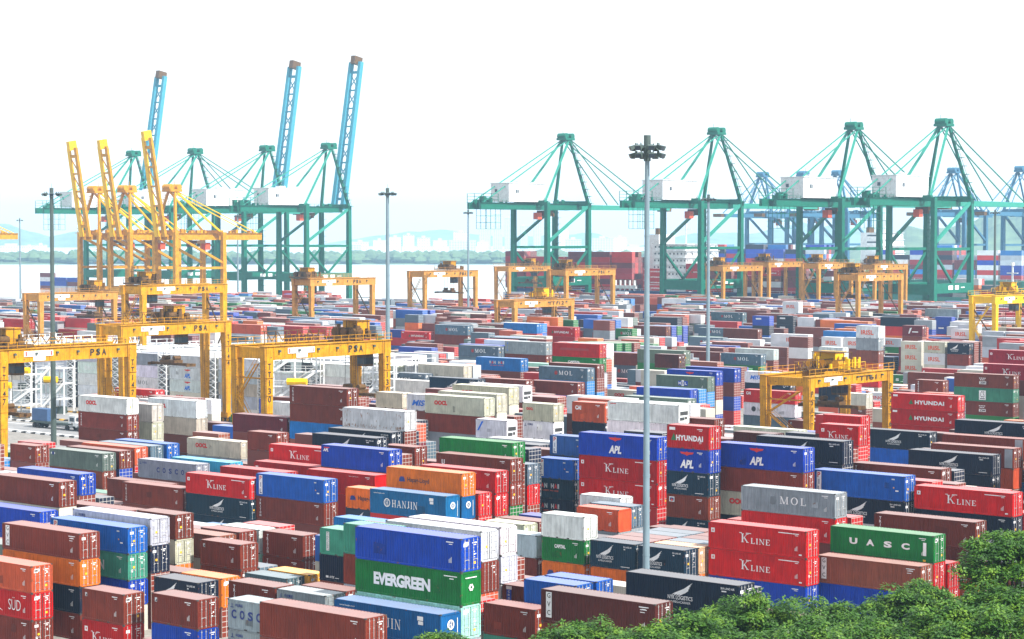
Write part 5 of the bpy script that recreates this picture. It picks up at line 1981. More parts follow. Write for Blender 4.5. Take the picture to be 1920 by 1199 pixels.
LABELS="""
dark teal-blue short container with white wing emblem just left of the tan one
tan short container resting on the orange one
orange short container with dark emblem and lettering just right of the orange one
dark teal-blue short container with white wing emblem resting on the orange one
brown long container just left of the mid blue one
mid blue long container with ringed emblem and white letters just right of the brown one
brown long container stacked under the dark brown one with vertical white strip
dark brown long container with vertical white strip resting on the brown one
royal blue short container stacked under the brown one with small square emblem
brown short container with small square emblem resting on the royal blue one
grey short container with small dark emblem just left of the mid blue one
red short container with big white serif lettering just right of the brown one
brown short container with small square emblem resting on the red one
brown short container with vertical white letters just right of the orange one
azure blue short container resting on the brown one
navy long container just right of the dark brown one with vertical white strip
navy long container with white wing emblem just left of the navy one
navy short container with white wing emblem just right of the brown one
azure blue short container with white and red door sticker just left of the cream one
orange short container resting on the brown one
royal blue long container stacked under the faded brown one with vertical white strip
faded brown long container with vertical white strip resting on the royal blue one
brown short container stacked under the brown one with small square emblem
brown short container with small square emblem resting on the brown one
pale teal long container stacked under the green one
green long container with bold white block letters stacked under the royal blue one
royal blue long container resting on the green one
brown long container stacked under the red one, just right of the royal blue one
red long container stacked under the green one
green long container with widely spaced white letters resting on the red one
brown short container with vertical white letters stacked under the brown one with vertical white letters
brown short container with vertical white letters resting on the brown one with vertical white letters
brown long container just right of the brown one with small square emblem
navy long container stacked under the orange one
orange long container stacked under the brown one with vertical white strip
brown long container with vertical white strip resting on the orange one
brown short container at left, in the foreground
brown long container in the middle, low in the foreground
white long container just right of the royal blue one
royal blue long container at right, at the very bottom
red long container with big white serif lettering resting on the royal blue one
red long container with big white serif lettering just left of the red one
royal blue long container stacked under the teal one with grey block letters
teal long container with grey block letters stacked under the azure blue one
azure blue long container at far left, low in the foreground, leftmost such
white long container stacked under the white one, resting on the white one
white long container in the middle, in the foreground
cream short container just right of the middle, in the foreground
orange-brown long container at the right picture edge, at the very bottom
brown long container at the right picture edge, low in the foreground
brown long container with vertical white letters just right of the green one
navy long container stacked under the pale grey one with small dark emblem
pale grey long container with small dark emblem resting on the navy one
orange short container with dark emblem and lettering just right of the brown one
green short container with white capital letters stacked under the white one
white short container resting on the green one with white capital letters
cream short container stacked under the brown one
brown short container resting on the cream one
mid blue long container with ringed emblem and white letters resting on the red one
red long container stacked under the grey one, resting on the brown one
grey long container with large white serif letters resting on the red one
faded brown long container at the right picture edge, low in the foreground
pale grey long container stacked under the navy one
navy long container resting on the pale grey one
red long container with big white serif lettering resting on the navy one
brown long container with vertical white letters stacked under the azure blue one
azure blue long container with white side strip of letters just right of the red one
navy long container with white wing emblem stacked under the azure blue one
azure blue long container with white side strip of letters at far right, in the foreground
royal blue long container at the left picture edge, in the front half
mid blue long container with ringed white emblem stacked under the orange one
orange long container with dark emblem and lettering just right of the red one
red long container just right of the cyan one
red long container stacked under the red one, resting on the brown one
red long container with small white web address just right of the orange one
brown long container with vertical white letters just right of the azure blue one
grey long container with spaced dark blue letters resting on the brown one
brown long container stacked under the brown one with one white letter
brown long container with one white letter resting on the brown one
navy long container just right of the navy one, just left of the orange-brown one
navy long container with white wing emblem just right of the azure blue one
brown long container stacked under the green-grey one with small blue emblem
green-grey long container with small blue emblem resting on the brown one
brown long container just right of the green-grey one with small blue emblem
royal blue long container with small letters in one corner resting on the brown one
cream long container with red letters stacked under the brown one with small square emblem
brown long container with small square emblem stacked under the royal blue one
royal blue long container with red eagle and white letters at right, in the front half
orange-brown long container stacked under the brown one with silver end panel
brown long container with silver end panel resting on the orange-brown one
orange-brown long container at far left, in the front half
blue-grey long container at far left, in the front half
brown short container just right of the green one
azure blue long container at far left, in the front half
navy long container with white wing emblem just right of the royal blue one
navy long container left of the middle, in the front half, leftmost such
red long container with big white serif lettering right of the middle, in the foreground
red long container with big white serif lettering stacked under the royal blue one
royal blue long container with red eagle and white letters resting on the red one
brown short container resting on the brown one, just left of the red one
navy long container left of the middle, in the front half, second from left
azure blue long container stacked under the navy one with white wing emblem
navy long container with white wing emblem resting on the azure blue one
dark teal-blue short container right of the middle, in the foreground, leftmost such
brown short container with small square emblem just right of the red one
dark teal-blue short container with white wing emblem stacked under the royal blue one
royal blue short container with red eagle and white letters stacked under the red one
red short container with white letters and green triangle resting on the royal blue one
red short container with big white serif lettering resting on the red one
white refrigerated short container with light blue slanting stripe just right of the brown one
red short container resting on the red one
white long container with rust streaks resting on the brown one
white refrigerated long container with red eagle emblem stacked under the white refrigerated one
white refrigerated long container with small letters in one corner beside the tall light mast
white refrigerated long container just right of the royal blue one
cream long container with red letters stacked under the cream one with red letters
cream long container with red letters resting on the cream one with red letters
white refrigerated short container with small dark emblem stacked under the cream one with red letters
cream short container with red letters resting on the white refrigerated one with small dark emblem
cream long container stacked under the white refrigerated one with red letters
white refrigerated long container with red letters resting on the cream one
brown long container stacked under the cream one with red letters
cream long container with red letters resting on the brown one
red long container just left of the dark brown one
red long container with white letters and green triangle just right of the blue-grey one
red long container at the right picture edge, in the middle distance, second from left
cream long container just right of the cream one with red letters
cream short container resting on the brown one with vertical white letters
blue-grey long container stacked under the white one
white long container with grey emblem and letters resting on the blue-grey one
red long container with short white letters resting on the white one
red long container with white letters and green triangle at far left, in the middle distance
royal blue long container just right of the green-grey one
light blue long container resting on the faded brown one
brown long container just left of the white one with rust streaks
brown long container with vertical white letters just right of the white one
cream long container with red letters resting on the cream one
brown long container just right of the brown one, just left of the light blue one
brown short container with vertical white letters just right of the pale grey one
green-grey long container with white letters on blue square resting on the light blue one
brown long container with white stars and letters resting on the green one
grey-teal long container with white square sign stacked under the brown one
brown long container with white stars and letters just right of the azure blue one
blue-grey long container with white serif letters just left of the white refrigerated one
royal blue long container with red eagle and white letters resting on the brown one
blue-grey long container with white serif letters resting on the light blue one
royal blue long container resting on the brown one, just right of the royal blue one
light blue long container with outlined red and white letters resting on the brown one
dark brown short container resting on the green one
blue-grey long container with white serif letters resting on the green one
brown long container resting on the blue-grey one with white serif letters
green-grey long container resting on the green one
pale grey long container resting on the brown one
blue-grey long container in the middle, beyond the near stacks, second from left
green long container with white capital letters stacked under the red one with dark blurred lettering
red long container with dark blurred lettering resting on the green one with white capital letters
brown short container stacked under the navy one with white wing emblem
navy short container with white wing emblem resting on the brown one
brown long container stacked under the grey one with vertical blue lettering
grey long container with vertical blue lettering resting on the brown one
brown long container resting on the brown one, just left of the navy one
red long container with white letters and green triangle just right of the light blue one
brown long container resting on the navy one, just right of the pale grey one
red short container stacked under the orange-brown one
orange-brown short container stacked under the faded brown one
faded brown short container stacked under the grey one
grey short container stacked under the white one with tall red letters
white short container with tall red letters resting on the grey one
maroon short container with white slanting flash resting on the brown one
brown long container stacked under the blue-grey one with white serif letters
blue-grey long container with white serif letters resting on the brown one
blue-grey long container with white serif letters at right, beyond the near cranes
brown short container just left of the pale grey one
blue-grey short container just right of the brown one with vertical white letters
yellow-orange short container just right of the blue-grey one
brown long container with small square emblem stacked under the red one
red long container with white bird emblem and lettering stacked under the orange-brown one
orange-brown long container at the left picture edge, low in the foreground
red long container at the right picture edge, at the very bottom
red long container at the right picture edge, low in the foreground, second from left
white short container resting on the pale teal one
royal blue long container just right of the brown one with vertical white strip
orange-brown short container resting on the grey one
blue-grey short container resting on the grey one
white short container with white ribs and letters just right of the red one
red long container just right of the mid blue one with ringed white emblem
brown long container with vertical white letters just right of the brown one
brown long container resting on the brown one, just right of the brown one
brown long container resting on the cream one, just left of the royal blue one
dark teal-blue long container with white wing emblem just right of the brown one
dark teal-blue long container with white wing emblem stacked under the red one
red long container with big white serif lettering just right of the grey one
red long container with small white web address just right of the azure blue one
red long container with small white mark just right of the red one
red short container stacked under the blue-grey one
blue-grey short container resting on the red one
cyan long container just right of the grey one
navy short container with outlined red and white letters stacked under the dark teal-blue one
dark teal-blue short container with outlined red and white letters stacked under the azure blue one
azure blue short container with white side strip of letters resting on the dark teal-blue one
red long container with big white serif lettering just left of the royal blue one
brown short container in the middle, in the front half
green long container just right of the brown one with one white letter
cream long container with red letters resting on the grey one
brown long container with silver end panel resting on the brown one
cream long container with red letters just right of the dark brown one
navy long container with white wing emblem just left of the green one
maroon long container just left of the light blue one
navy short container stacked under the orange-brown one with short white letters
orange-brown short container with short white letters resting on the navy one
brown long container just right of the brown one, at far left, in the front half
brown long container with vertical white letters stacked under the white one with red letters
white long container with red letters resting on the brown one with vertical white letters
white short container with slanting blue letters resting on the brown one
white refrigerated long container resting on the brown one
brown long container just right of the dark teal-blue one with white wing emblem
dark teal-blue long container with white wing emblem just right of the white refrigerated one
brown long container resting on the brown one, just right of the green-grey one
navy long container with white wing emblem stacked under the white one with slanting blue letters
white long container with slanting blue letters resting on the navy one with white wing emblem
crimson long container with big white serif lettering resting on the brown one
brown long container just right of the middle, beyond the near stacks, second from left
brown long container just left of the blue-grey one with white serif letters
crimson long container with big white serif lettering just right of the pale grey one
navy short container stacked under the pale grey one
pale grey short container stacked under the blue-grey one
blue-grey short container stacked under the white one with tall red letters
white short container with tall red letters resting on the blue-grey one
cream short container with tall red letters resting on the white one with tall red letters
brown short container resting on the teal one
grey short container with spaced dark blue letters stacked under the grey one
grey short container with spaced dark blue letters resting on the grey one
brown short container with blue strip of white letters just right of the white one
brown short container just left of the orange one
pale grey short container just left of the green one with white capital letters
navy short container with small white mark stacked under the teal one
teal short container with narrow white side strip just right of the azure blue one
brown short container stacked under the teal one
teal short container resting on the brown one
orange short container with dark emblem and lettering just right of the red one
dull blue short container with white side strip of letters resting on the navy one
cream short container just right of the pale grey one
red long container with white letters and green triangle just right of the royal blue one
white refrigerated long container just right of the blue-grey one with white serif letters
cream long container just right of the white one, in the middle, beyond the near stacks
white long container stacked under the white one, resting on the pale grey one
white long container resting on the white one, just right of the cream one
cream long container resting on the pale grey one, just left of the white one
white refrigerated long container resting on the white one
white long container resting on the white refrigerated one
pale grey long container stacked under the cream one, resting on the white one
cream long container stacked under the pale grey one, resting on the pale grey one
pale grey long container stacked under the white one, just right of the cream one
white long container resting on the pale grey one, just right of the cream one
white long container with red eagle and blue letters stacked under the white one
white long container with red eagle and blue letters stacked under the pale grey one
pale grey long container resting on the white one, just left of the cream one
white long container with grey serif letters stacked under the white one
white long container resting on the white one with grey serif letters
grey long container just right of the white refrigerated one
white long container with ringed emblem and white letters just left of the red one
white long container with ringed emblem and white letters just right of the white one
white long container with ringed emblem and white letters stacked under the pale grey one
pale grey long container just left of the white refrigerated one
white refrigerated long container stacked under the pale grey one, just right of the white one
pale grey long container at the left picture edge, in the middle distance
white refrigerated long container stacked under the pale grey one, resting on the pale grey one
pale grey long container stacked under the white refrigerated one, just right of the white one
white refrigerated long container resting on the pale grey one, just right of the white one
white long container stacked under the white one, just left of the white one
white long container stacked under the cream one, resting on the white one
cream long container at the left picture edge, in the middle distance
pale grey long container at the left picture edge, beyond the near stacks, leftmost such
white long container resting on the pale grey one, just left of the white refrigerated one
white refrigerated long container just left of the white refrigerated one
faded brown long container resting on the cream one
blue-grey long container just right of the azure blue one
brown long container just left of the brown one, at far left, in the foreground
light blue long container just right of the brown one with vertical white letters
grey long container at far right, at the very bottom
brown short container at right, at the very bottom
navy short container at the right picture edge, at the very bottom
brown long container at far right, at the very bottom
brown long container just left of the royal blue one, at right, at the very bottom
brown long container at the right picture edge, at the very bottom, second from left
brown long container at the right picture edge, at the very bottom, third from left
dark brown short container just right of the brown one
brown long container right of the middle, in the middle distance, second from left
green-grey long container just right of the white refrigerated one
red long container resting on the faded brown one, just right of the white one
maroon long container just right of the green-grey one
navy long container just left of the blue-grey one
orange-brown long container resting on the white one
blue-grey long container just right of the white one
orange-brown long container resting on the pale grey one
red long container stacked under the faded brown one
faded brown long container resting on the red one
light blue long container resting on the red one
navy long container resting on the red one
grey long container at the right picture edge, beyond the near cranes, leftmost such
"""
RTGS=[('TT130', -250.0, 234.3, 27.5, 6.9, 18.7), ('TT147', -288.29, 210.78, 27, 6.6, 17.77), ('TT144', -325.95, 267.15, 27, 6.6, 18.9), ('TT190', -413.64, 345.42, 27, 7, 23.86), ('TT182', -468.9, 458.46, 27, 7.4, 23.02), ('TT183', -502.24, 546.48, 27, 7.2, 23.84), ('TT156', -595.28, 701.94, 27, 7.5, 22.75), ('TT188', -466.73, 581.52, 27, 7.2, 24.33), ('TT112', -405.8, 481.09, 27, 6.8, 17.07), ('D', -484.05, 737.29, 24.5, 7.5, 25.31), ('E', -483.54, 703.29, 27, 7.5, 24.07), ('F', -351.51, 587.06, 27, 7.4, 24.01), ('G', -433.52, 736.63, 24.5, 7, 24.76), ('Hx', -436.06, 698.94, 24, 7, 25.63), ('I', -266.03, 514.83, 27, 6.8, 20.32), ('TT61', -187.79, 298.19, 25.5, 8.5, 13.59), ('J', -499.03, 378.66, 27, 6.8, 19.63)]
TOWERS=[(0, -288.9, 299.5), (0, -304.6, 299.5), (0, -320.3, 299.5), (0, -336.0, 299.5), (0, -351.7, 299.5), (0, -367.4, 299.5), (0, -383.1, 299.5), (0, -398.8, 299.5), (0, -414.5, 299.5), (0, -430.2, 299.5), (0, -445.9, 299.5), (0, -461.6, 299.5), (0, -477.3, 299.5), (1, -288.9, 328), (1, -304.6, 328), (1, -320.3, 328), (1, -336.0, 328), (1, -351.7, 328), (1, -367.4, 328), (1, -383.1, 328), (1, -398.8, 328), (1, -414.5, 328), (1, -430.2, 328), (1, -445.9, 328), (1, -461.6, 328), (1, -477.3, 328), (2, -288.9, 352), (2, -304.6, 352), (2, -320.3, 352), (2, -336.0, 352), (2, -351.7, 352), (2, -367.4, 352), (2, -383.1, 352), (2, -398.8, 352), (2, -414.5, 352), (2, -430.2, 352), (2, -445.9, 352), (2, -461.6, 352), (2, -477.3, 352)]
# ------------------------------------------------------------------ lettering
SER = {
 'K': (0.95, [('S',.2,0,1),('d',.28,.40,.80,1,.07),('D',.42,.58,.86,0,.17),('s',.8,1,.34),('s',.86,0,.34)]),
 'L': (0.78, [('S',.2,0,1),('h',.2,.74,.04),('t',.70,0,.26)]),
 'I': (0.42, [('S',.21,0,1)]),
 'N': (1.0, [('V',.16,0,1,.07),('D',.14,1,.84,0,.17),('V',.84,0,1,.07),('s',.16,0,.28),('s',.84,1,.28),('s',.12,1,.2)]),
 'E': (0.82, [('S',.2,0,1),('h',.2,.76,.04),('h',.2,.60,.5),('h',.2,.74,.96),('t',.72,0,.26),('t',.70,.76,1)]),
 'M': (1.15, [('V',.14,0,1,.07),('D',.16,1,.57,0,.16),('d',.57,0,.98,1,.07),('V',.98,0,1,.17),('s',.14,0,.28),('s',.98,0,.34),('s',.14,1,.24),('s',1.0,1,.28)]),
 'O': (1.0, [('O',)]),
 'H': (1.0, [('S',.2,0,1),('S',.8,0,1),('h',.2,.8,.5)]),
 'A': (1.0, [('d',.12,0,.47,1,.08),('D',.50,1,.86,0,.17),('h',.25,.72,.33),('s',.12,0,.26),('s',.86,0,.32)]),
 'J': (0.6, [('S',.38,.12,1),('D',.38,.16,.08,0,.12),('t',.06,0,.2)]),
 ' ': (0.4, []),
}
def serif_text(txt, gap=0.16):
    """list of quads (unit cap height), total width"""
    x = 0; Q = []; e = 0
    for ch in txt:
        wd, st = SER[ch]
        for s in st:
            k = s[0]
            if k == 'S':
                _, cx, a, b = s
                Q.append([(x+cx-.09,a),(x+cx+.09,a),(x+cx+.09,b),(x+cx-.09,b)])
                for yy in ((a, a+.06), (b-.06, b)):
                    if k == 'S': Q.append([(x+cx-.18,yy[0]),(x+cx+.18,yy[0]),(x+cx+.18,yy[1]),(x+cx-.18,yy[1])])
            elif k == 'V':
                _, cx, a, b, t = s; Q.append([(x+cx-t/2,a),(x+cx+t/2,a),(x+cx+t/2,b),(x+cx-t/2,b)])
            elif k in 'dD':
                _, x0, y0, x1, y1, t = s; Q.append([(x+x0-t/2,y0),(x+x0+t/2,y0),(x+x1+t/2,y1),(x+x1-t/2,y1)])
            elif k == 'h':
                _, x0, x1, yy = s; Q.append([(x+x0,yy-.04),(x+x1,yy-.04),(x+x1,yy+.04),(x+x0,yy+.04)])
            elif k == 't':
                _, x0, a, b = s; Q.append([(x+x0-.04,a),(x+x0+.05,a),(x+x0+.05,b),(x+x0-.02,b)])
            elif k == 's':
                _, cx, yy, t = s; a = yy if yy == 0 else yy - .06
                Q.append([(x+cx-t/2,a),(x+cx+t/2,a),(x+cx+t/2,a+.06),(x+cx-t/2,a+.06)])
            elif k == 'O':
                n = 14
                for j in range(n):
                    t0, t1 = 2*math.pi*j/n, 2*math.pi*(j+1)/n
                    P = lambda t, rx, ry: (x+.5+rx*math.cos(t), .5+ry*math.sin(t))
                    Q.append([P(t0,.48,.52),P(t1,.48,.52),P(t1,.29,.44),P(t0,.29,.44)])
        x += wd + gap
    return Q, x - gap

_fc = {}
def sans(txt, bold=0.0, shear=0.0, space=1.0):
    k = (txt, bold, shear, space)
    if k not in _fc:
        cu = bpy.data.curves.new('t', 'FONT'); cu.body = txt; cu.offset = bold; cu.shear = shear; cu.space_character = space
        cu.resolution_u = 3; cu.fill_mode = 'FRONT'
        ob = bpy.data.objects.new('t', cu); me = bpy.data.meshes.new_from_object(ob)
        v = [tuple(p.co[:2]) for p in me.vertices]; f = [tuple(p.vertices) for p in me.polygons]
        bpy.data.objects.remove(ob); bpy.data.curves.remove(cu); bpy.data.meshes.remove(me)
        x0 = min(p[0] for p in v); x1 = max(p[0] for p in v); y0 = min(p[1] for p in v); y1 = max(p[1] for p in v)
        _fc[k] = ([((a-x0)/(x1-x0), (b-y0)/(y1-y0)) for a, b in v], f)
    return _fc[k]

class Logo:
    """flat marks in (s,t) metres on a container side; m = material key"""
    def __init__(s): s.it = []; s.e = 0
    def poly(s, pts, m): s.e += 1; s.it.append(([(p[0], p[1], s.e % 7 * 0.0006) for p in pts], [tuple(range(len(pts)))], m))
    def rect(s, x0, x1, y0, y1, m): s.poly([(x0,y0),(x1,y0),(x1,y1),(x0,y1)], m)
    def text(s, txt, x0, x1, y0, y1, m, bold=0.0, shear=0.0, space=1.0):
        v, f = sans(txt, bold, shear, space); s.e += 1
        s.it.append(([(x0+a*(x1-x0), y0+b*(y1-y0), 0.0045) for a, b in v], f, m))
    def serif(s, txt, x0, y0, h, m, sx=1.0, gap=.16, width=None):
        Q, w = serif_text(txt, gap)
        if width: sx = width / (w * h)
        for q in Q: s.poly([(x0 + a*h*sx, y0 + b*h) for a, b in q], m)
        return w * h * sx
    def vert(s, txt, xc, y1, h, step, m, wd=None, bold=0.02):
        for k, ch in enumerate(txt):
            a = (wd or h * .7) * (.25 if ch in 'I1' else 1)
            s.text(ch, xc - a/2, xc + a/2, y1 - k*step - h, y1 - k*step, m, bold)
    def disc(s, cx, cy, r, m, n=14, r0=0.0):
        for j in range(n):
            t0, t1 = 2*math.pi*j/n, 2*math.pi*(j+1)/n
            P = lambda t, q: (cx+q*math.cos(t), cy+q*math.sin(t))
            if r0: s.poly([P(t0,r),P(t1,r),P(t1,r0),P(t0,r0)][::1], m)
        if not r0: s.poly([(cx+r*math.cos(2*math.pi*j/n), cy+r*math.sin(2*math.pi*j/n)) for j in range(n)], m)

def logo_side(key, L, h):
    g = Logo(); big = L > 10; c = L * .5
    def idm(x=None, m='white'):
        x = L - .9 if x is None else x
        g.rect(x-.8, x, h-.42, h-.34, m); g.rect(x-.5, x-.1, h-.58, h-.52, m)
        for k in range(3): g.rect(x-.12*k-.25, x-.12*k-.2, h*.25, h*.25+.5-.1*k, m)
    if key == 'KLINE':
        a = .75 if big else .62; x = L*(.34 if big else .24)
        g.serif('K', x, h*.36, .98*a*1.25, 'white', 1.05)
        g.rect(x-.28*a, x+.1, h*.36+1.1*a*1.16, h*.36+1.18*a*1.16, 'white'); g.rect(x+.62, x+1.1*a+.45, h*.36+1.1*a*1.16, h*.36+1.18*a*1.16, 'white')
        g.serif('LINE', x+1.35*a+.2, h*.34, .8*a, 'white', 1.15)
        g.rect(.35, .8, h*.62, h*.78, 'white'); g.rect(.5, .66, h*.66, h*.74, 'red'); idm()
        if big: g.rect(L*.72, L*.86, h-.42, h-.33, 'white'); g.rect(L-.9, L-.55, .28, .42, 'white')
    elif key == 'KLS': g.rect(.35, .85, h*.62, h*.78, 'white'); idm()
    elif key == 'WWW': g.text('www.kline.com', L*.62, L*.76, h-.45, h-.33, 'white'); idm()
    elif key == 'NYK':
        a = 1.0 if big else .95; x0, x1 = L*.5-1.9*a*(1 if big else .62)+ (0 if big else -.1), L*.5+1.9*a*(1 if big else .62)+(0 if big else -.1)
        x0, x1 = (L*.38, L*.60) if big else (L*.14, L*.52)
        w = x1-x0
        for k in range(4):
            b = .10*k
            g.poly([(x0+w*(.12+b*1.1), h*.45), (x0+w*(.30+b), h*(.55+.04*k)), (x0+w*(.60+b*.7), h*(.66+.03*k)), (x0+w*(1.0-b*.55), h*(.90-.085*k)), (x0+w*(.80-b*.3), h*(.71-.05*k)), (x0+w*(.50+b*.6), h*(.58-.01*k))], 'white')
        g.text('NYK LOGISTICS', x0, x1, h*.34, h*.34+.36, 'white', .012)
        g.text('& MEGACARRIER', x0+w*.12, x1-w*.08, h*.23, h*.23+.2, 'white')
        g.text('SEA LAND AIR', L-(1.9 if big else 1.55), L-.45, h-.5, h-.32, 'white', .01); g.rect(L-1.8 if big else L-1.5, L-1.3, h-.72, h-.62, 'white')
        g.rect(L-1.9, L-.7, .30, .36, 'white')
    elif key == 'NYKS':
        g.rect(.9, 1.25, .35, .55, 'white'); g.text('NYK', 1.4, 2.1, .33, .56, 'white', .02, .3); g.rect(2.2, 2.7, .36, .42, 'white')
    elif key == 'COSCO':
        g.text('中远集运', .95, 1.9, h-.62, h-.34, 'blue', .02); g.rect(.35,.75,h-.72,h-.66,'blue'); g.rect(.52,.58,h-.66,h-.36,'blue')
        xs = (.35,.455,.56,.665,.77) if big else (.13,.30,.47,.64,.81)
        hh = .72 if big else .78; ww = .62 if big else .62
        for ch, f in zip('COSCO', xs): g.text(ch, L*f-ww/2, L*f+ww/2, h*.36, h*.36+hh, 'blue', .035)
    elif key == 'COSCOS':
        g.text('中远集运', .95, 2.0, h-.68, h-.36, 'blue', .02); g.rect(.3,.75,h-.8,h-.74,'blue'); g.rect(.48,.56,h-.74,h-.38,'blue')
    elif key == 'GVC':
        x = .55 if big else .4
        g.rect(x, x+.62, h*.16, h*.93, 'white'); g.vert('GVC', x+.31, h*.90, .42, h*.26, 'black', .36, .01); idm()
        for r in range(3): g.rect(L*.87, L*.87+.9-.2*r, h-.4-.22*r, h-.34-.22*r, 'white')
    elif key == 'TRI': g.vert('TRITON' if big else 'TRITON', .75, h*.88, .3, h*.13, 'white', .26, .02); idm()
    elif key == 'TEX':
        g.rect(.45, .75, h-.72, h-.36, 'lg'); g.poly([(.48,h-.68),(.72,h-.68),(.72,h-.42)], 'black'); idm()
    elif key == 'DIA': g.rect(.4, 1.15, h-.9, h-.3, 'white'); g.rect(.5, 1.05, h-.8, h-.42, 'blue'); g.disc(.78, h-.7, .16, 'orange_mark'); idm()
    elif key == 'SUD':
        g.text('SÜD', L*.70, L*.70+1.9, h*.28, h*.28+1.25, 'white', -.01); x = L*.42
        g.poly([(x,h*.80),(x+1.3,h*.48),(x+1.6,h*.36),(x+2.6,h*.18),(x+1.5,h*.30),(x+.9,h*.50)], 'white')
        g.poly([(x+.1,h*.22),(x+.7,h*.46),(x+1.5,h*.50),(x+1.1,h*.34),(x+.6,h*.28)], 'white'); g.rect(x+1.6,x+1.9,h*.46,h*.54,'white')
        g.text('HAMBURG', .6, L*.36, h*.28, h*.28+1.05, 'white', -.01)
        idm()
    elif key == 'HANJIN':
        x = L*.23
        g.disc(x, h*.49, .52, 'white', 18, .40); g.serif('H', x-.26, h*.36, .66, 'white', .75)
        g.serif('HANJIN', x+.8, h*.33, .86, 'white', gap=.22, width=4.1)
        g.text('www.hanjin.com', .6, 2.4, h-.52, h-.36, 'white', .02); g.rect(L-2.6, L-1.95, h-.75, h-.4, 'white'); g.rect(L-2.5, L-1.95, h-1.1, h-.8, 'white')
    elif key in ('HJS',): g.disc(L-2, h*.5, .4, 'white', 12, .25)
    elif key == 'STRIP': g.rect(.9, 1.3, h*.16, h*.87, 'white'); g.vert('EVERGREEN', 1.1, h*.85, .13, h*.077, 'teal_mark', .26)
    elif key in ('PIL', 'PILE'):
        if key == 'PIL':
            x = .55; g.rect(x, x+.62, h*.10, h*.93, 'white')
            g.text('P', x+.1, x+.5, h*.70, h*.90, 'red', .03); g.rect(x+.26, x+.36, h*.42, h*.62, 'blue'); g.text('L', x+.14, x+.5, h*.14, h*.34, 'blue', .03)
        g.rect(L-1.7, L-1.3, h-.5, h-.36, 'lg'); g.rect(L-1.2, L-.8, h*.38, h*.43, 'white'); g.rect(L-1.5, L-1.35, h*.5, h*.55, 'yellow_mark')
    elif key == 'EVERGREEN':
        g.text('EVERGREEN', L*.18, L*.715, h*.30, h*.30+1.08, 'white', .05, 0, .92); g.rect(L*.84, L*.96, h-.45, h-.37, 'white'); g.rect(L*.89, L*.93, h-.66, h-.58, 'white')
    elif key == 'NG': g.text('EVERGREEN', L*.18, L*.70, h*.28, h*.28+1.0, 'lg', .03); idm()
    elif key in ('MOL', 'MOLK', 'MOLS', 'MOLB', 'MOLP'):
        m = 'white' if key in ('MOL', 'MOLP') else 'grey'
        if key == 'MOLP': g.poly([(L*.31,h*.38),(L*.34,h*.34),(L*.37,h*.36),(L*.385,h*.52),(L*.36,h*.68),(L*.32,h*.66)], 'smudge')
        if key == 'MOLS': g.rect(.7, 1.1, h*.66, h*.84, 'blue'); g.rect(.4, .6, h*.7, h*.8, 'white'); g.rect(1.2,1.35,h*.7,h*.8,'white')
        elif key == 'MOLB':
            x = L*.43; g.rect(x, x+2.3, h*.36, h*.66, 'bblue2'); g.rect(x+.85, x+1.4, h*.32, h*.72, 'white'); g.text('M', x+.1, x+.7, h*.42, h*.60, 'white', .03); g.text('O', x+.9, x+1.35, h*.42, h*.62, 'blue', .03); g.text('L', x+1.6, x+2.1, h*.42, h*.60, 'white', .03)
        else:
            g.serif('MOL', L*.42, h*.40, .82, m, gap=.3, width=3.4)
            if L > 5 and key == 'MOL': g.disc(L*.36, h*.54, .42, 'dkmark', 10)
        idm()
    elif key in ('APL', 'APLR', 'APLS'):
        if key == 'APLS':
            g.text('APL', .35, 1.35, h*.70, h*.84, 'white' , .05, .25); g.rect(.5, 1.5, h*.86, h*.90, 'red')
        else:
            a, b = (L*.39, L*.55) if big else (L*.32, L*.64); w = b-a
            g.text('APL', a, b, h*.17, h*.17+.98, 'white' if key == 'APL' else 'bblue', .045, .2)
            g.poly([(a-w*.02,h*.86),(a+w*1.02,h*.86),(a+w*.92,h*.78),(a+w*.66,h*.755),(a+w*.5,h*.70),(a+w*.36,h*.755),(a+w*.10,h*.78)], 'red')
            g.poly([(a+w*.46,h*.86),(a+w*.56,h*.86),(a+w*.51,h*.91)], 'red')
        idm()
    elif key == 'EAGLE': x = L*.38; g.poly([(x,h*.62),(x+1.4,h*.58),(x+1.9,h*.7),(x+2.0,h*.56),(x+2.6,h*.50),(x+1.7,h*.40),(x+.6,h*.50)], 'red')
    elif key == 'HAPAG':
        x = (L*.17) if big else L*.12
        for k in range(3): g.poly([(x+.25*k, h*.40+.1*k), (x+.55+.22*k, h*.40), (x+.75+.1*k, h*.52), (x+.35+.2*k, h*.64), (x+.1+.2*k, h*.56)], 'blue')
        g.text('Hapag-Lloyd', x+1.4, (x+1.4+3.5) if big else L*.93, h*.36, h*.36+.72, 'brownblk', .02)
    elif key == 'U': g.text('U', .9, 1.4, h*.50, h*.74, 'white', .05); g.text('E', .95, 1.35, h*.20, h*.42, 'white', .05); idm()
    elif key == 'WANHAI':
        a, b = (L*.30, L*.66) if big else (.2, L*.66); w = b-a
        for k, ch in enumerate('WAN HAI'):
            if ch != ' ': g.text(ch, a+w*k/7, a+w*(k+.9)/7 - (w*.06 if ch == 'I' else 0), h*.52, h*.52+.62, 'red' if k % 2 else 'lg', .05)
        g.text('WE CARRY, WE CARE', a+w*.05, b-w*.1, h*.36, h*.36+.22, 'orange_mark', .01)
    elif key in ('HYUNDAI', 'HYK'):
        a, b = (L*.36, L*.80) if big else (L*.22, L*.86); m = 'white' if key == 'HYUNDAI' else 'black'
        g.text('HYUNDAI', a, b, h*.34, h*.34+.66, m, .045, 0, 1.12); x = a - (1.1 if big else .75)
        if key == 'HYUNDAI':
            g.poly([(x,h*.34),(x+.8,h*.34),(x+.42,h*.34+.85)], 'green'); g.rect(.35, 1.2, h*.78, h*.90, 'white')
        idm()
    elif key == 'OOCL':
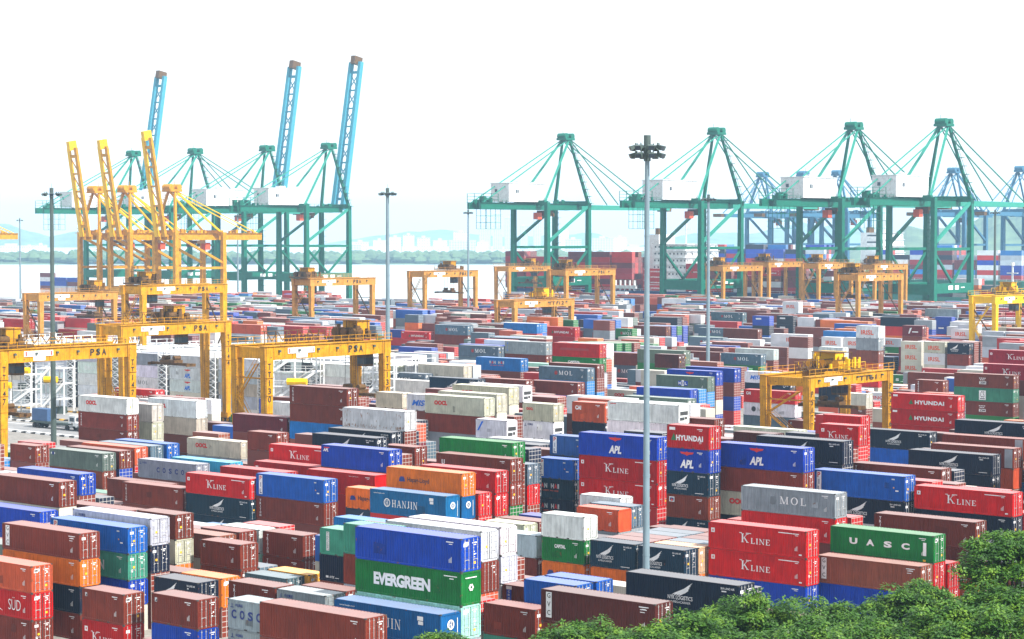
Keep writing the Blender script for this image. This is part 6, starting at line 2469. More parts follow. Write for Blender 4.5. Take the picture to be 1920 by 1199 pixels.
        a = L*.16; b = a + (2.7 if big else 1.3); hh = .7 if big else .42
        if not big: a = L*.12; b = a+1.35
        g.text('OOCL', a, b, h*.60 - (0.35 if big else 0), h*.60 - (0.35 if big else 0)+hh, 'red', .07)
    elif key == 'GOLD':
        for k in range(9): g.rect(.7+.32*k, .76+.32*k, h*.2, h*(.55+.05*(k%3)), 'grey')
        g.text('GOLD', L*.62, L*.92, h*.3, h*.3+.7, 'grey', .04); g.poly([(.3,h*.42),(.7,h*.42),(.5,h*.3)], 'red')
    elif key == 'CAPITAL': g.text('CAPITAL', (L*.34 if big else L*.30), (L*.60 if big else L*.56), h*.58, h*.58+.42, 'white', .05, 0, .9); idm()
    elif key == 'CRONOS': g.rect(.55, 1.15, h*.10, h*.88, 'bblue2'); g.rect(.5, 1.2, h*.84, h*.96, 'white'); g.vert('CRONOS', .85, h*.80, .2, h*.115, 'white', .26, .02)
    elif key == 'UASC':
        for ch, f in zip('UASC', (.19,.355,.525,.695)): g.text(ch, L*f, L*f+.95, h*.40, h*.40+.66, 'white', .05)
        g.rect(L*.90, L*.93, h*.24, h*.72, 'white'); g.rect(L*.90, L*.925, .08, .28, 'yellow_mark'); idm()
    elif key == 'CAI': g.text('CAI', .6, 1.7, h*.60, h*.60+.62, 'white', .05); idm()
    elif key == 'MISC': g.text('MISC', (L*.12 if big else L*.18), (L*.12+3.6 if big else L*.86), h*.3, h*.3+.95, 'bblue', .03, .3)
    elif key == 'STRIPE': g.poly([(.25,h*.40),(.6,h*.40),(1.5,h*.88),(1.15,h*.88)], 'bblue')
    elif key == 'GATOR': g.disc(L*.20, h*.50, .55, 'black', 9); g.serif('MOL', L*.27, h*.36, .7, 'grey', gap=.3, width=3.2)
    elif key == 'IRISL':
        a, b = (L*.42, L*.80) if big else (L*.22, L*.78)
        g.text('IRISL', a, b, h*.28, h*.28+1.1, 'orange_mark', .03)
    elif key == 'ZIM':
        x = L*.43
        for r, nn in ((.66, 4), (.54, 3)):
            for k in range(nn): g.rect(x+.35*k+(.15 if nn == 3 else 0), x+.22+.35*k+(.15 if nn == 3 else 0), h*r, h*r+.16, 'white')
        g.rect(x, x+1.4, h*.26, h*.46, 'white'); g.text('ZIM', x+.12, x+1.28, h*.29, h*.43, 'brownblk', .05); idm()
    elif key == 'CS': x = L*.43; g.rect(x, x+1.4, h*.12, h*.80, 'white'); g.text('CS', x+.3, x+1.1, h*.30, h*.74, 'black', .0); g.rect(x+.2,x+1.2,h*.18,h*.24,'black')
    elif key == 'DARK': g.rect(L*.17, L*.78, h*.48, h*.66, 'dkmark')
    elif key == 'PILV': g.vert('PIL', .8, h*.88, .45, h*.25, 'bblue', .35, .04); idm()
    elif key == 'SEA': x = L*.30; g.poly([(x,h*.25),(x+.4,h*.25),(x+1.1,h*.80),(x+.5,h*.75)], 'white'); g.rect(x+1.2, x+3.0, h*.36, h*.46, 'white')
    elif key == 'STK': g.rect(L*.20, L*.52, h*.62, h*.78, 'white')
    elif key == 'RED': g.text('SINO', L*.1, L*.7, h*.4, h*.7, 'red', .02)
    elif key == 'HJK': g.serif('HANJIN', L*.3, h*.36, .7, 'grey', gap=.2, width=4)
    elif key == '_id': idm()
    return g
for k_, c_ in dict(lg=srgb(190,196,200), bblue2=srgb(25,65,175), dkmark=srgb(150,40,42), brownblk=srgb(60,40,50), teal_mark=srgb(30,120,90), smudge=srgb(104,112,118)).items(): M[k_] = plain(k_ + '_marking', c_, 0.6)

_lg = {}
def logo_mesh(key, L, h, side=True):
    k = (key, L, h, side)
    if k in _lg: return _lg[k]
    g = key if isinstance(key, Logo) else logo_side(key, L, h)
    mats = []; mb = MB()
    for vs, fs, m in g.it:
        if m not in mats: mats.append(m)
        if side: P = [(-L + a, 0.006 - e, b) for a, b, e in vs]
        else: P = [(0.012 + e, a, b) for a, b, e in vs]
        mb.add(P, fs, mats.index(m))
    _lg[k] = (mb, mats, mb.mesh('lettering', [M[m] for m in mats]) if mb.v else None)
    return _lg[k]

# ------------------------------------------------------------------ container meshes
_cm = {}
def corr(mb, x0, x1, put, pitch=0.278, dep=0.036, n=None):
    """trapezoid profile along x ; put(x, depth) -> two points (low, high)"""
    n = n or max(4, int(round((x1 - x0) / pitch))); p = (x1 - x0) / n
    prof = []
    for k in range(n):
        a = x0 + k * p; prof += [(a, 0), (a + .28 * p, 0), (a + .5 * p, dep), (a + .78 * p, dep)]
    prof.append((x1, 0))
    vs = []; fs = []
    for i, (x, d) in enumerate(prof): vs += put(x, d)
    for i in range(len(prof) - 1): fs.append((2*i, 2*i+2, 2*i+3, 2*i+1))
    mb.add(vs, fs)

def meshes(L, h, kind):
    k = (L, h, kind)
    if k in _cm: return _cm[k]
    W = 2.438; b = MB()
    zl, zt = .16, h - .10
    corr(b, -L + .15, -.15, lambda x, d: [(x, .02 + d, zl), (x, .02 + d, zt)])
    corr(b, -L + .15, -.15, lambda x, d: [(x, W - .02 - d, zl), (x, W - .02 - d, zt)][::-1])
    corr(b, -L + .12, -.12, lambda x, d: [(x, .08, h - .015 - d * .6), (x, W - .08, h - .015 - d * .6)], pitch=.36)
    corr(b, .15, W - .15, lambda y, d: [(-L + .03 + d, y, zl), (-L + .03 + d, y, zt)][::-1], pitch=.25)
    if kind == 'front': corr(b, .15, W - .15, lambda y, d: [(-.03 - d, y, zl), (-.03 - d, y, zt)], pitch=.25)
    b.add([(-L + .1, .08, .14), (-.1, .08, .14), (-.1, W - .08, .14), (-L + .1, W - .08, .14)], [(0, 3, 2, 1)])
    body = b.mesh('body', [M['box']])
    f = MB()
    for x in (-L, -.16):
        for y in (0, W - .15): f.box(x, x + .16, y, y + .15, .12, h - .12, 0)
    for x in (-L, -.178):
        for y in (0, W - .162):
            for z in (0, h - .118): f.box(x - .004, x + .182, y - .004, y + .166, z, z + .118, 1)
    for y in (.004, W - .084):
        f.box(-L + .18, -.18, y, y + .08, h - .11, h - .012, 0); f.box(-L + .18, -.18, y, y + .08, .02, .17, 0)
    for x in (-L + .004, -.084):
        f.box(x, x + .08, .166, W - .166, h - .16, h - .012, 0); f.box(x, x + .08, .166, W - .166, .02, .19, 0)
    if L < 7:
        for x in (-L*.5 - .95, -L*.5 + .60): f.box(x, x + .36, -.002, .02, .03, .15, 1)
    frame = f.mesh('frame', [M['rail'], M['steel']])
    doors = []; bars = []
    if kind in ('door', 'far'):
        rr = random.Random(int(h * 100) + int(L))
        for v in range(4):
            pair = []
            for s in (0, 1):
                y0, y1 = (.16, W/2 - .012) if s == 0 else (W/2 + .012, W - .16)
                d = MB(); d.box(-.075, -.045, y0, y1, .20, h - .17, 0)
                for ya, yb, za, zb_ in ((y0, y0 + .03, .19, h - .16), (y1 - .03, y1, .19, h - .16), (y0, y1, .19, .22), (y0, y1, h - .19, h - .16)): d.box(-.05, -.036, ya, yb, za, zb_, 2)
                nr = 5; hh = (h - .17 - .20) / nr
                for r in range(nr):
                    d.box(-.05, -.022, y0 + .05, y1 - .05, .20 + r*hh + .05, .20 + (r+1)*hh - .05, 0)
                if kind == 'far':
                    for q in (.27, .73):
                        yy = y0 + (y1 - y0) * q; d.cyl((.006, yy, .10), (.006, yy, h - .08), .024, n=6, m=1)
                        for z in (.24, .9, h - .9, h - .28): d.box(-.02, .022, yy - .06, yy + .06, z, z + .05, 1)
                def p(ya, yb, za, zb_, m): d.add([(-.016, ya, za), (-.016, yb, za), (-.016, yb, zb_), (-.016, ya, zb_)], [(0, 1, 2, 3)], m)
                if s == 1:
                    p(W*.56, W*.60, h*.82, h*.845, 3); p(W*.64, W*.80, h*.82, h*.85, 3); p(W*.64, W*.76, h*.76, h*.785, 3)
                    for _ in range(4): z = rr.uniform(.30, .70) * h; y = rr.choice([.62, .70, .80]) * W; p(y, y + rr.uniform(.10, .22), z, z + rr.uniform(.05, .12), 3)
                    if v == 2: p(W*.64, W*.74, h*.2, h*.28, 4)
                else:
                    if rr.random() < .8: p(W*.12, W*.30, h*.74, h*.84, 3)
                    if v % 2: p(W*.26, W*.36, h*.44, h*.52, 4)
                    if v == 2: p(W*.14, W*.40, h*.78, h*.88, 3)
                    if v == 3: p(W*.16, W*.26, h*.3, h*.4, 3)
                pair.append(d.mesh('door', [M['box'], M['galv'], M['steel'], M['white'], M['yellow_mark']]))
            doors.append(pair)
        if kind == 'door':
            for s in (0, 1):
                y0, y1 = (.16, W/2 - .012) if s == 0 else (W/2 + .012, W - .16)
                two = []
                for qi, q in enumerate((.27, .73)):
                    yy = y0 + (y1 - y0) * q; t = MB()
                    t.cyl((.006, yy, .10), (.006, yy, h - .08), .024, n=6)
                    t.box(.008, .03, yy - .02, yy + .3 * (1 if qi == 0 else -1), .95, 1.0)
                    for z in (.24, .9, h - .9, h - .28): t.box(-.02, .022, yy - .06, yy + .06, z, z + .05)
                    two.append(t.mesh('locking_bar', [M['galv']]))
                bars.append(two)
    unit = None
    if kind == 'reefer':
        r = MB(); r.box(-.08, -.04, .16, W - .16, .20, h - .17, 0)
        r.box(-.06, -.015, .35, W - .3, h*.46, h*.66, 1); r.box(-.06, -.01, .30, W*.55, h*.20, h*.36, 1); r.box(-.05, -.005, W*.6, W*.8, h*.24, h*.38, 2)
        r.cyl((-.05, W*.38, h*.56), (0, W*.38, h*.56), .16, n=10, m=2); r.cyl((-.05, W*.66, h*.56), (0, W*.66, h*.56), .16, n=10, m=2)
        r.box(-.06, -.02, .3, W - .3, h*.80, h*.86, 0)
        unit = r.mesh('cooling_unit', [M['box'], M['unit'], M['steel']])
    _cm[k] = (body, frame, doors, bars, unit)
    return _cm[k]

def container(U, W, z, L, h, color, logo, label, near, front, end_logo=None):
    root = empty('shipping_container', uw(U + random.uniform(-.05, .05), W, z), -YAW)
    tag(root, label, 'shipping container', 'containers stacked in the terminal yard')
    rgb = srgb(*PALETTE[color]); jj = .28 if 'brown' in color or color == 'red' else .12; j = 1 + random.uniform(-jj * .7, jj)
    c = tuple(min(1, max(0, v * j * (1 + random.uniform(-.08, .08)))) for v in rgb) + (1,)
    kind = 'reefer' if color == 'rwhite' and logo not in ('OOCL', 'EAGLE') else ('front' if front else ('door' if near else 'far'))
    body, frame, doors, bars, unit = meshes(L, h, kind)
    if logo == 'RUST':
        g = MB(); g.v = [tuple(v.co) for v in body.vertices]; g.f = [tuple(p.vertices) for p in body.polygons]; g.m = [0] * len(g.f); rr = random.Random(4)
        for _ in range(90):
            x = rr.uniform(-L+.2, -.3); z1 = rr.uniform(.25, .7) if rr.random() < .8 else rr.uniform(1, h-.2); q = rr.uniform(.04, .12)
            g.add([(x, .012, z1 - rr.uniform(.15, .6)), (x + q, .012, z1 - .2), (x + q * .8, .012, z1), (x + q * .2, .012, z1)], [(0, 1, 2, 3)], 1)
        body = g.mesh('body', [M['box'], M['rustm']])
    inst('body', body, root, c); inst('frame', frame, root, c)
    for i, d in enumerate(random.choice(doors) if doors else []):
        dd = inst('door', d, root, c)
        if bars:
            for q in bars[i]: inst('locking_bar', q, dd, c)
    if unit: inst('cooling_unit', unit, root, c)
    if near and random.random() < .35:
        g = MB(); x = random.uniform(-L + 1, -2.5); z1 = random.uniform(.3, h * .5); q = random.uniform(.5, 1.5); v = random.choice([.62, .78, 1.25])
        g.add([(x, .012, z1), (x + q, .012, z1), (x + q, .012, z1 + random.uniform(.4, 1.0)), (x, .012, z1 + random.uniform(.4, 1.0))], [(0, 1, 2, 3)])
        g.build('repaired_patch', M['rail'], root, color=tuple(min(1, k * v) for k in c[:3]) + (1,))
    lk = logo or '_id'
    if color in ('white', 'cream', 'lgrey', 'grey') and lk == '_id': lk = None
    if lk == '_id' and not near: lk = None
    if lk and lk != 'X' and lk not in ('SILVER', 'RUST'):
        me = logo_mesh(lk, L, h)[2]
        if me: inst('lettering', me, root)
    if logo == 'SILVER':
        g = MB(); g.box(-1.25, -.15, -.03, .03, .12, h - .12, 0); g.build('end_panel', M['silver'], root)
    if end_logo: inst('emblem', logo_mesh(end_logo[0], 2.44, h, False)[2], root)
    return root
M['rustm'] = plain('rust', srgb(150, 105, 70), 0.85)
def end_logos(h):
    a = Logo(); a.disc(1.22, h*.66, .42, 'white', 16, .30); a.serif('H', 1.22-.2, h*.66-.24, .48, 'white', .8); a.rect(2.0, 2.06, h*.15, h*.85, 'white')
    b = Logo(); b.disc(1.22, h*.56, .26, 'white', 12, .12); b.rect(.5, 1.9, h*.86, h*.89, 'white')
    for k in range(6): b.disc(1.22+.22*math.cos(k*1.047), h*.56+.22*math.sin(k*1.047), .1, 'white', 6)
    return a, b

# ------------------------------------------------------------------ container stacks
LAB = [s for s in LABELS.strip().split('\n')]
def far_materials():
    out = []
    for nm in ('far_side', 'far_door'):
        m, n, l, b = nodes(nm + '_paint')
        at_ = n.new('ShaderNodeAttribute'); at_.attribute_name = 'Col'; uvn = n.new('ShaderNodeUVMap'); uvn.uv_map = 'UVMap'
        c = at_.outputs['Color']
        f = noise(n, l, uvn.outputs[0], .35, 4); r = ramp(n, [(0.3, (.8,) * 3), (0.7, (1.08,) * 3)]); l.new(f, r.inputs[0])
        c = mixc(n, l, 1.0, c, r.outputs[0], 'MULTIPLY')
        if nm == 'far_door':
            br = n.new('ShaderNodeTexBrick'); br.offset = 0; l.new(uvn.outputs[0], br.inputs['Vector'])
            for k_, v_ in (('Scale', 1), ('Mortar Size', .035), ('Brick Width', .61), ('Row Height', .52), ('Mortar Smooth', .1), ('Bias', 0)): br.inputs[k_].default_value = v_
            l.new(c, br.inputs['Color1']); l.new(c, br.inputs['Color2']); br.inputs['Mortar'].default_value = (.42, .40, .38, 1); c = br.outputs['Color']
        else:
            wv = n.new('ShaderNodeTexWave'); wv.inputs['Scale'].default_value = 1.13; wv.inputs['Distortion'].default_value = 0; l.new(uvn.outputs[0], wv.inputs['Vector'])
            r2 = ramp(n, [(0.0, (.86,) * 3), (1.0, (1.03,) * 3)]); l.new(wv.outputs['Fac'], r2.inputs[0]); c = mixc(n, l, 1.0, c, r2.outputs[0], 'MULTIPLY')
            g = n.new('ShaderNodeNewGeometry'); sx = n.new('ShaderNodeSeparateXYZ'); l.new(g.outputs['True Normal'], sx.inputs[0])
            mr = n.new('ShaderNodeMapRange'); mr.inputs[1].default_value = .6; mr.inputs[2].default_value = .98; mr.inputs[3].default_value = 0; mr.inputs[4].default_value = .34; l.new(sx.outputs['Z'], mr.inputs[0])
            c = mixc(n, l, mr.outputs[0], c, (.62, .60, .60))
        l.new(c, b.inputs['Base Color']); b.inputs['Roughness'].default_value = .55
        out.append(m)
    return out

def build_yard():
    FM = far_materials()
    V = []; Fc = []; UVs = []; Cc = []; Mi = []
    Lm = MB(); lmats = []
    li = 0; rr = random.Random(9)
    HJ, EV = end_logos(2.6)
    for ln in STACKS.strip().split('\n'):
        t = ln.split(); nm, U, W, l4, h, z0 = t[0], float(t[1]), float(t[2]), t[3], float(t[4]), float(t[5])
        L = 12.19 if l4 == '4' else 6.06; z = z0
        for tok in t[6].split(','):
            flag = tok[-1] if tok[-1] in '+!' else ''
            s = tok.rstrip('+!').split('.'); col = COLS[ord(s[0]) - 97 if s[0].islower() else ord(s[0]) - 65 + 26]
            logo = s[1] if len(s) > 1 else None
            if flag:
                fr = logo in ('HANJIN', 'HJE', 'EVERGREEN') or (nm, col) in (('s49', 'red'), ('s38', 'blue'), ('s78', 'obrown'), ('s56', 'red'), ('s108', 'obrown')) and z > z0
                if nm == 's56': fr = z == z0 and False
                el = (HJ,) if logo in ('HANJIN', 'HJE') else ((EV,) if logo == 'EVERGREEN' else None)
                container(U, W, z, L, h, col, None if logo == 'HJE' else logo, LAB[li], flag == '+', fr, el); li += 1
            else:
                k = len(V); o = uw(U, W, 0)
                e = 0.01
                P = [uw(U - L + e, W + e, z + e), uw(U - e, W + e, z + e), uw(U - e, W + 2.43, z + e), uw(U - L + e, W + 2.43, z + e)]
                V += [tuple(p) for p in P] + [(p.x, p.y, z + h - e) for p in P]
                rgb = srgb(*PALETTE[col]); j = 1 + rr.uniform(-.15, .15); cc = tuple(min(1, v * j) for v in rgb) + (1,)
                x0 = rr.uniform(0, 500)
                for f, mi, (a, b_) in (((4,5,6,7),0,(L,2.44)), ((0,1,5,4),0,(L,h)), ((1,2,6,5),1,(2.44,h)), ((2,3,7,6),0,(L,h)), ((3,0,4,7),0,(2.44,h)), ((0,3,2,1),0,(L,2.44))):
                    Fc.append(tuple(i + k for i in f)); Mi.append(mi); Cc += [cc] * 4
                    q = 0 if mi else x0
                    UVs += [(q, 0), (q + a, 0), (q + a, b_), (q, b_)]
                if logo and logo != 'X':
                    mb, mats, me = logo_mesh(logo, L, h)
                    R_ = Matrix.Rotation(-YAW, 3, 'Z'); base = len(Lm.v)
                    for m in mats:
                        if m not in lmats: lmats.append(m)
                    for v in mb.v: p = R_ @ Vector((v[0], v[1] - .01, v[2])) + uw(U, W, z); Lm.v.append(tuple(p))
                    for f, m in zip(mb.f, mb.m): Lm.f.append(tuple(i + base for i in f)); Lm.m.append(lmats.index(mats[m]))
            z += h
    nb = len(V); nf = len(Fc)
    V += Lm.v; Fc += [tuple(i + nb for i in f) for f in Lm.f]; Mi += [m + 2 for m in Lm.m]
    me = bpy.data.meshes.new('stacked_containers'); me.from_pydata(V, [], Fc)
    for m in FM + [M[m] for m in lmats]: me.materials.append(m)
    me.polygons.foreach_set('material_index', Mi)
    uv = me.uv_layers.new(name='UVMap'); nl = len(me.loops)
    a = np.zeros(nl * 2); a[:len(UVs) * 2] = np.array(UVs).ravel(); uv.data.foreach_set('uv', a)
    ca = me.color_attributes.new('Col', 'FLOAT_COLOR', 'CORNER'); b = np.ones(nl * 4); b[:len(Cc) * 4] = np.array(Cc).ravel(); ca.data.foreach_set('color', b)
    me.update()
    o = link(bpy.data.objects.new('stacked_containers', me))
    tag(o, 'far rows of stacked shipping containers in mixed colours', 'container stacks', kind='stuff')
build_yard()
# ------------------------------------------------------------------ ground, water, hills
def sheet(name, pts, mat, kind='structure', z=None, thick=0):
    mb = MB(); n = len(pts)
    mb.add([(p[0], p[1], p[2] if len(p) > 2 else (z or 0)) for p in pts], [tuple(range(n))])
    o = mb.build(name, mat); tag(o, kind=kind); return o

def ground_mat():
    m, n, l, b = nodes('yard_concrete')
    v = coords(n, l, rnd=False)
    f = noise(n, l, v, .03, 6, .6); r = ramp(n, [(.35, srgb(118,115,112)), (.65, srgb(160,155,148))]); l.new(f, r.inputs[0])
    f2 = noise(n, l, v, .9, 5, .7); r2 = ramp(n, [(.4, (.72,)*3), (.6, (1.05,)*3)]); l.new(f2, r2.inputs[0])
    l.new(mixc(n, l, 1.0, r.outputs[0], r2.outputs[0], 'MULTIPLY'), b.inputs['Base Color']); b.inputs['Roughness'].default_value = .8
    return m
def asphalt_mat():
    m, n, l, b = nodes('road_asphalt'); v = coords(n, l, rnd=False)
    f = noise(n, l, v, .25, 6, .65); r = ramp(n, [(.35, (.17,.175,.185)), (.65, (.26,.26,.265))]); l.new(f, r.inputs[0])
    l.new(r.outputs[0], b.inputs['Base Color']); b.inputs['Roughness'].default_value = .8; return m
def water_mat():
    m, n, l, b = nodes('harbour_water'); v = coords(n, l, rnd=False)
    f = noise(n, l, v, .05, 6, .6); bp = n.new('ShaderNodeBump'); bp.inputs['Strength'].default_value = .25; bp.inputs['Distance'].default_value = .6
    l.new(f, bp.inputs['Height']); l.new(bp.outputs[0], b.inputs['Normal'])
    b.inputs['Base Color'].default_value = (.42, .50, .52, 1); b.inputs['Roughness'].default_value = .3; return m
M['boomhaze'] = paint('boom_haze_blue', srgb(66, 146, 168), .5, .15, 0, .15)  # pale haze over the distant raised booms, painted into their colour
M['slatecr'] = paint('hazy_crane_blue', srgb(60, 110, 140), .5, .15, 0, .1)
HAZE = 0.00013
GM = ground_mat(); AM = asphalt_mat()
QW = 799.0
sheet('yard_ground', [uw(-1400, -400), uw(900, -400), uw(900, QW), uw(-1400, QW)], GM)
qw = MB(); a, b_ = uw(-1400, QW), uw(900, QW); qw.add([(a.x,a.y,-4),(b_.x,b_.y,-4),(b_.x,b_.y,0),(a.x,a.y,0)], [(0,1,2,3)]); tag(qw.build('quay_face', GM), kind='structure')
tag(sheet('sea_water', [(-4500, 300, -3), (4500, 300, -3), (4500, 9000, -3), (-4500, 9000, -3)], water_mat()), kind='structure')

# road with kerbs at the left, between the stacks and the reefer racks
def strip(name, p, q, wd, z, mat, kind='structure'):
    d = (q - p).normalized(); nrm = Vector((-d.y, d.x, 0)) * wd / 2
    mb = MB(); mb.add([(*(p - nrm).xy, z), (*(q - nrm).xy, z), (*(q + nrm).xy, z), (*(p + nrm).xy, z)], [(0, 1, 2, 3)])
    return tag(mb.build(name, mat), kind=kind)
strip('road', uw(-520, 262), uw(-258, 262), 13, .004, AM)
strip('road', uw(-520, 283), uw(-258, 283), 8, .004, AM)
for W in (257.5, 266.5): strip('lane_marking', uw(-520, W), uw(-258, W), .35, .008, M['white'])
for W in (287.5,): strip('lane_marking', uw(-520, W), uw(-258, W), .3, .008, M['white'])
def kerb(W, c1, nm, U0=-520, U1=-262):
    mb = MB(); k = 0; U = U0
    while U < U1:
        p, q = uw(U, W), uw(U + 1.5, W); d = Vector((UX, UY, 0)); nrm = Vector((WX, WY, 0)) * .35
        mb.add([(*(p - nrm).xy, 0), (*(q - nrm).xy, 0), (*(q + nrm).xy, 0), (*(p + nrm).xy, 0), (*(p - nrm).xy, .28), (*(q - nrm).xy, .28), (*(q + nrm).xy, .28), (*(p + nrm).xy, .28)],
               [(4,5,6,7),(0,1,5,4),(2,3,7,6),(1,2,6,5),(3,0,4,7)], k % 2)
        U += 1.5; k += 1
    o = mb.build('kerb', [M[c1], M['black']]); tag(o, kind='structure')
kerb(270, 'white', ''); kerb(276.5, 'yellow_mark', ''); kerb(254.5, 'white', ''); kerb(290.5, 'yellow_mark', '')
# patch seen by the right-hand yard crane
strip('road', uw(-230, 262), uw(-60, 262), 12, .004, AM)
for W in (256.4, 267.6): strip('lane_marking', uw(-230, W), uw(-60, W), .3, .008, M['white'])

def hill(name, x0, x1, D, prof, depth, mat, label=None):
    """ridge profile in photo pixels px->py turned into a real rounded hill at distance D"""
    xs = np.linspace(x0, x1, 70); hp = np.interp(xs, [p[0] for p in prof], [p[1] for p in prof])
    rr = random.Random(int(x0 + D)); mb = MB(); ny = 9; vs = []
    ph = [rr.uniform(0, 6) for _ in range(6)]
    for j in range(ny):
        t = j / (ny - 1); k = math.sin(math.pi * min(1, t * .5 / .5)) if t < .5 else math.sin(math.pi * t)
        for i, x in enumerate(xs):
            z = zpx(hp[i], D + depth * .5)
            nz = sum(math.sin(x * (.013 + .02 * q) + ph[q] + j * .8) for q in range(6)) * .028 + rr.uniform(-.02, .02)
            p = at(x, D + depth * t); vs.append((p.x, p.y, max(-3.5, -3.5 + (z + 3.5) * max(0, k) * (1 + nz))))
    n = len(xs); fs = [(j*n+i, j*n+i+1, (j+1)*n+i+1, (j+1)*n+i) for j in range(ny - 1) for i in range(n - 1)]
    mb.add(vs, fs); o = mb.build(name, mat); tag(o, kind='structure'); return o
def hill_mat():
    m, n, l, b = nodes('wooded_hill'); v = coords(n, l, rnd=False)
    f = noise(n, l, v, .02, 8, .7); r = ramp(n, [(.35, (.03,.07,.035)), (.65, (.10,.17,.07))]); l.new(f, r.inputs[0])
    l.new(r.outputs[0], b.inputs['Base Color']); b.inputs['Roughness'].default_value = .9; return m
HM = hill_mat()
hill('hill', -300, 330, 6800, [(-300,440),(-60,415),(30,425),(90,445),(160,432),(250,445),(330,470)], 700, HM)
hill('hill', 520, 1200, 7600, [(520,470),(640,452),(740,438),(800,432),(860,436),(940,445),(1050,440),(1120,436),(1200,470)], 900, HM)
hill('hill', 1150, 1700, 7200, [(1150,475),(1250,448),(1330,432),(1400,440),(1500,420),(1600,428),(1700,450)], 800, HM)
hill('hill', 1560, 2300, 3100, [(1560,485),(1620,455),(1700,425),(1780,430),(1850,408),(1920,385),(2000,372),(2150,390),(2300,430)], 700, HM)
hill('far_shore', -300, 2300, 2950, [(-300,488),(60,484),(300,486),(600,488),(900,487),(1200,489),(2300,489)], 260, HM)

# woods along the far shore
def shore_woods():
    rr = random.Random(3); mb = MB()
    for k in range(900):
        px = rr.uniform(-60, 1300); D = rr.uniform(2960, 3240); p = at(px, D); h = rr.uniform(5, 14); r = rr.uniform(8, 18); z0 = rr.uniform(-2, 4)
        n = 6; a0 = rr.uniform(0, 3)
        vs = [(p.x, p.y, z0 + h)]
        for q, (zz, rad) in enumerate(((.75, .7), (.35, 1), (0, .8))):
            vs += [(p.x + math.cos(a0 + i*2*math.pi/n) * r * rad * rr.uniform(.7, 1.1), p.y + math.sin(a0 + i*2*math.pi/n) * r * rad, z0 + h * zz) for i in range(n)]
        fs = [(0, 1 + i, 1 + (i+1) % n) for i in range(n)] + [(1 + q*n + i, 1 + (q+1)*n + i, 1 + (q+1)*n + (i+1) % n, 1 + q*n + (i+1) % n) for q in range(2) for i in range(n)]
        mb.add(vs, fs)
    tag(mb.build('shore_woods', HM), 'line of trees along the far shore of the harbour', 'woods', kind='stuff')
shore_woods()

# ------------------------------------------------------------------ far buildings
def facade(name, rgb, sx=.33, sz=.33):
    m, n, l, b = nodes(name); v = coords(n, l, rnd=False)
    br = n.new('ShaderNodeTexBrick'); br.offset = 0
    sp = n.new('ShaderNodeSeparateXYZ'); l.new(v, sp.inputs[0]); cb = n.new('ShaderNodeCombineXYZ')
    ad = n.new('ShaderNodeMath'); l.new(sp.outputs['X'], ad.inputs[0]); l.new(sp.outputs['Y'], ad.inputs[1])
    l.new(ad.outputs[0], cb.inputs['X']); l.new(sp.outputs['Z'], cb.inputs['Y']); l.new(cb.outputs[0], br.inputs['Vector'])
    for k_, v_ in (('Scale', 1), ('Mortar Size', 1.1), ('Brick Width', 6), ('Row Height', 3.6), ('Mortar Smooth', .05)): br.inputs[k_].default_value = v_
    br.inputs['Color1'].default_value = (.10,.16,.20,1); br.inputs['Color2'].default_value = (.14,.20,.24,1); br.inputs['Mortar'].default_value = (*rgb, 1)
    l.new(br.outputs['Color'], b.inputs['Base Color']); return m
FA = [facade('pale_facade', (.72,.70,.66)), facade('white_facade', (.78,.78,.78)), facade('grey_facade', (.50,.55,.58)), facade('warm_facade', (.66,.56,.48))]
BLD = [(-20,60,462,3120,0),(45,62,464,3080,1),(66,84,461,3100,1),(700,722,452,3250,1),(730,752,446,3300,1),(756,776,442,3300,1),(782,806,447,3350,0),(812,838,452,3300,1),
 (842,892,452,3120,2),(895,915,455,3200,1),(898,920,418,3900,2),(924,942,402,3900,2),(946,960,410,3900,2),(975,990,425,3900,2),(1000,1015,398,3800,2),(1022,1036,410,3800,2),
 (1048,1066,432,3400,1),(1110,1150,448,3200,2),(640,676,460,3150,2),(560,600,462,3150,1),(660,690,455,3300,0),(1150,1176,446,3300,0),(850,880,436,3700,0),(1060,1090,450,3150,2),
 (95,130,480,3020,3),(135,152,478,3020,3),(320,350,462,3150,0),(1225,1245,440,3500,2),(470,500,466,3150,2)]
SH = ['broad pale apartment block', 'white hotel tower', 'narrow slab block', 'low red-roofed building']
for i, (x0, x1, top, D, f) in enumerate(BLD):
    D *= 1.5
    a, c = at(x0, D), at(x1, D); z = zpx(top, D); dep = 26
    root = empty('far_building', ((a.x + c.x) / 2, D, -2))
    hw = (c.x - a.x) / 2; g = MB(); g.box(-hw, hw, 0, dep, 0, z + 2); g.build('wall', FA[f], root)
    r = MB(); r.box(-hw - .6, hw + .6, -.6, dep + .6, z + 2, z + 3.6); r.box(-hw*.3, hw*.25, 6, 16, z + 3.6, z + 8); r.build('roof', M['orange_mark'] if f == 3 else M['lg'], root)
    adj = ['tall', 'pale', 'slim', 'square', 'wide'][i % 5]
    tag(root, '%s far-shore building rising at the %s of the hazy skyline, number %d from the left' % (adj, 'left' if x0 < 640 else 'centre', 0), 'building', 'hazy buildings on the far shore')
order = sorted([o for o in COL.objects if o.name.startswith('far_building')], key=lambda o: o.location.x / o.location.y)
OW = ['first','second','third','fourth','fifth','sixth','seventh','eighth','ninth','tenth','eleventh','twelfth','thirteenth','fourteenth','fifteenth']
for k, o in enumerate(order):
    j = len(order) - 1 - k
    o['label'] = ('hazy %s on the far shore, %s from the left of the skyline' % (['block','tower'][k % 2 == 0], OW[k])) if k < 15 else ('hazy %s on the far shore, %s from the right of the skyline' % (['block','tower'][k % 2 == 0], OW[j]))

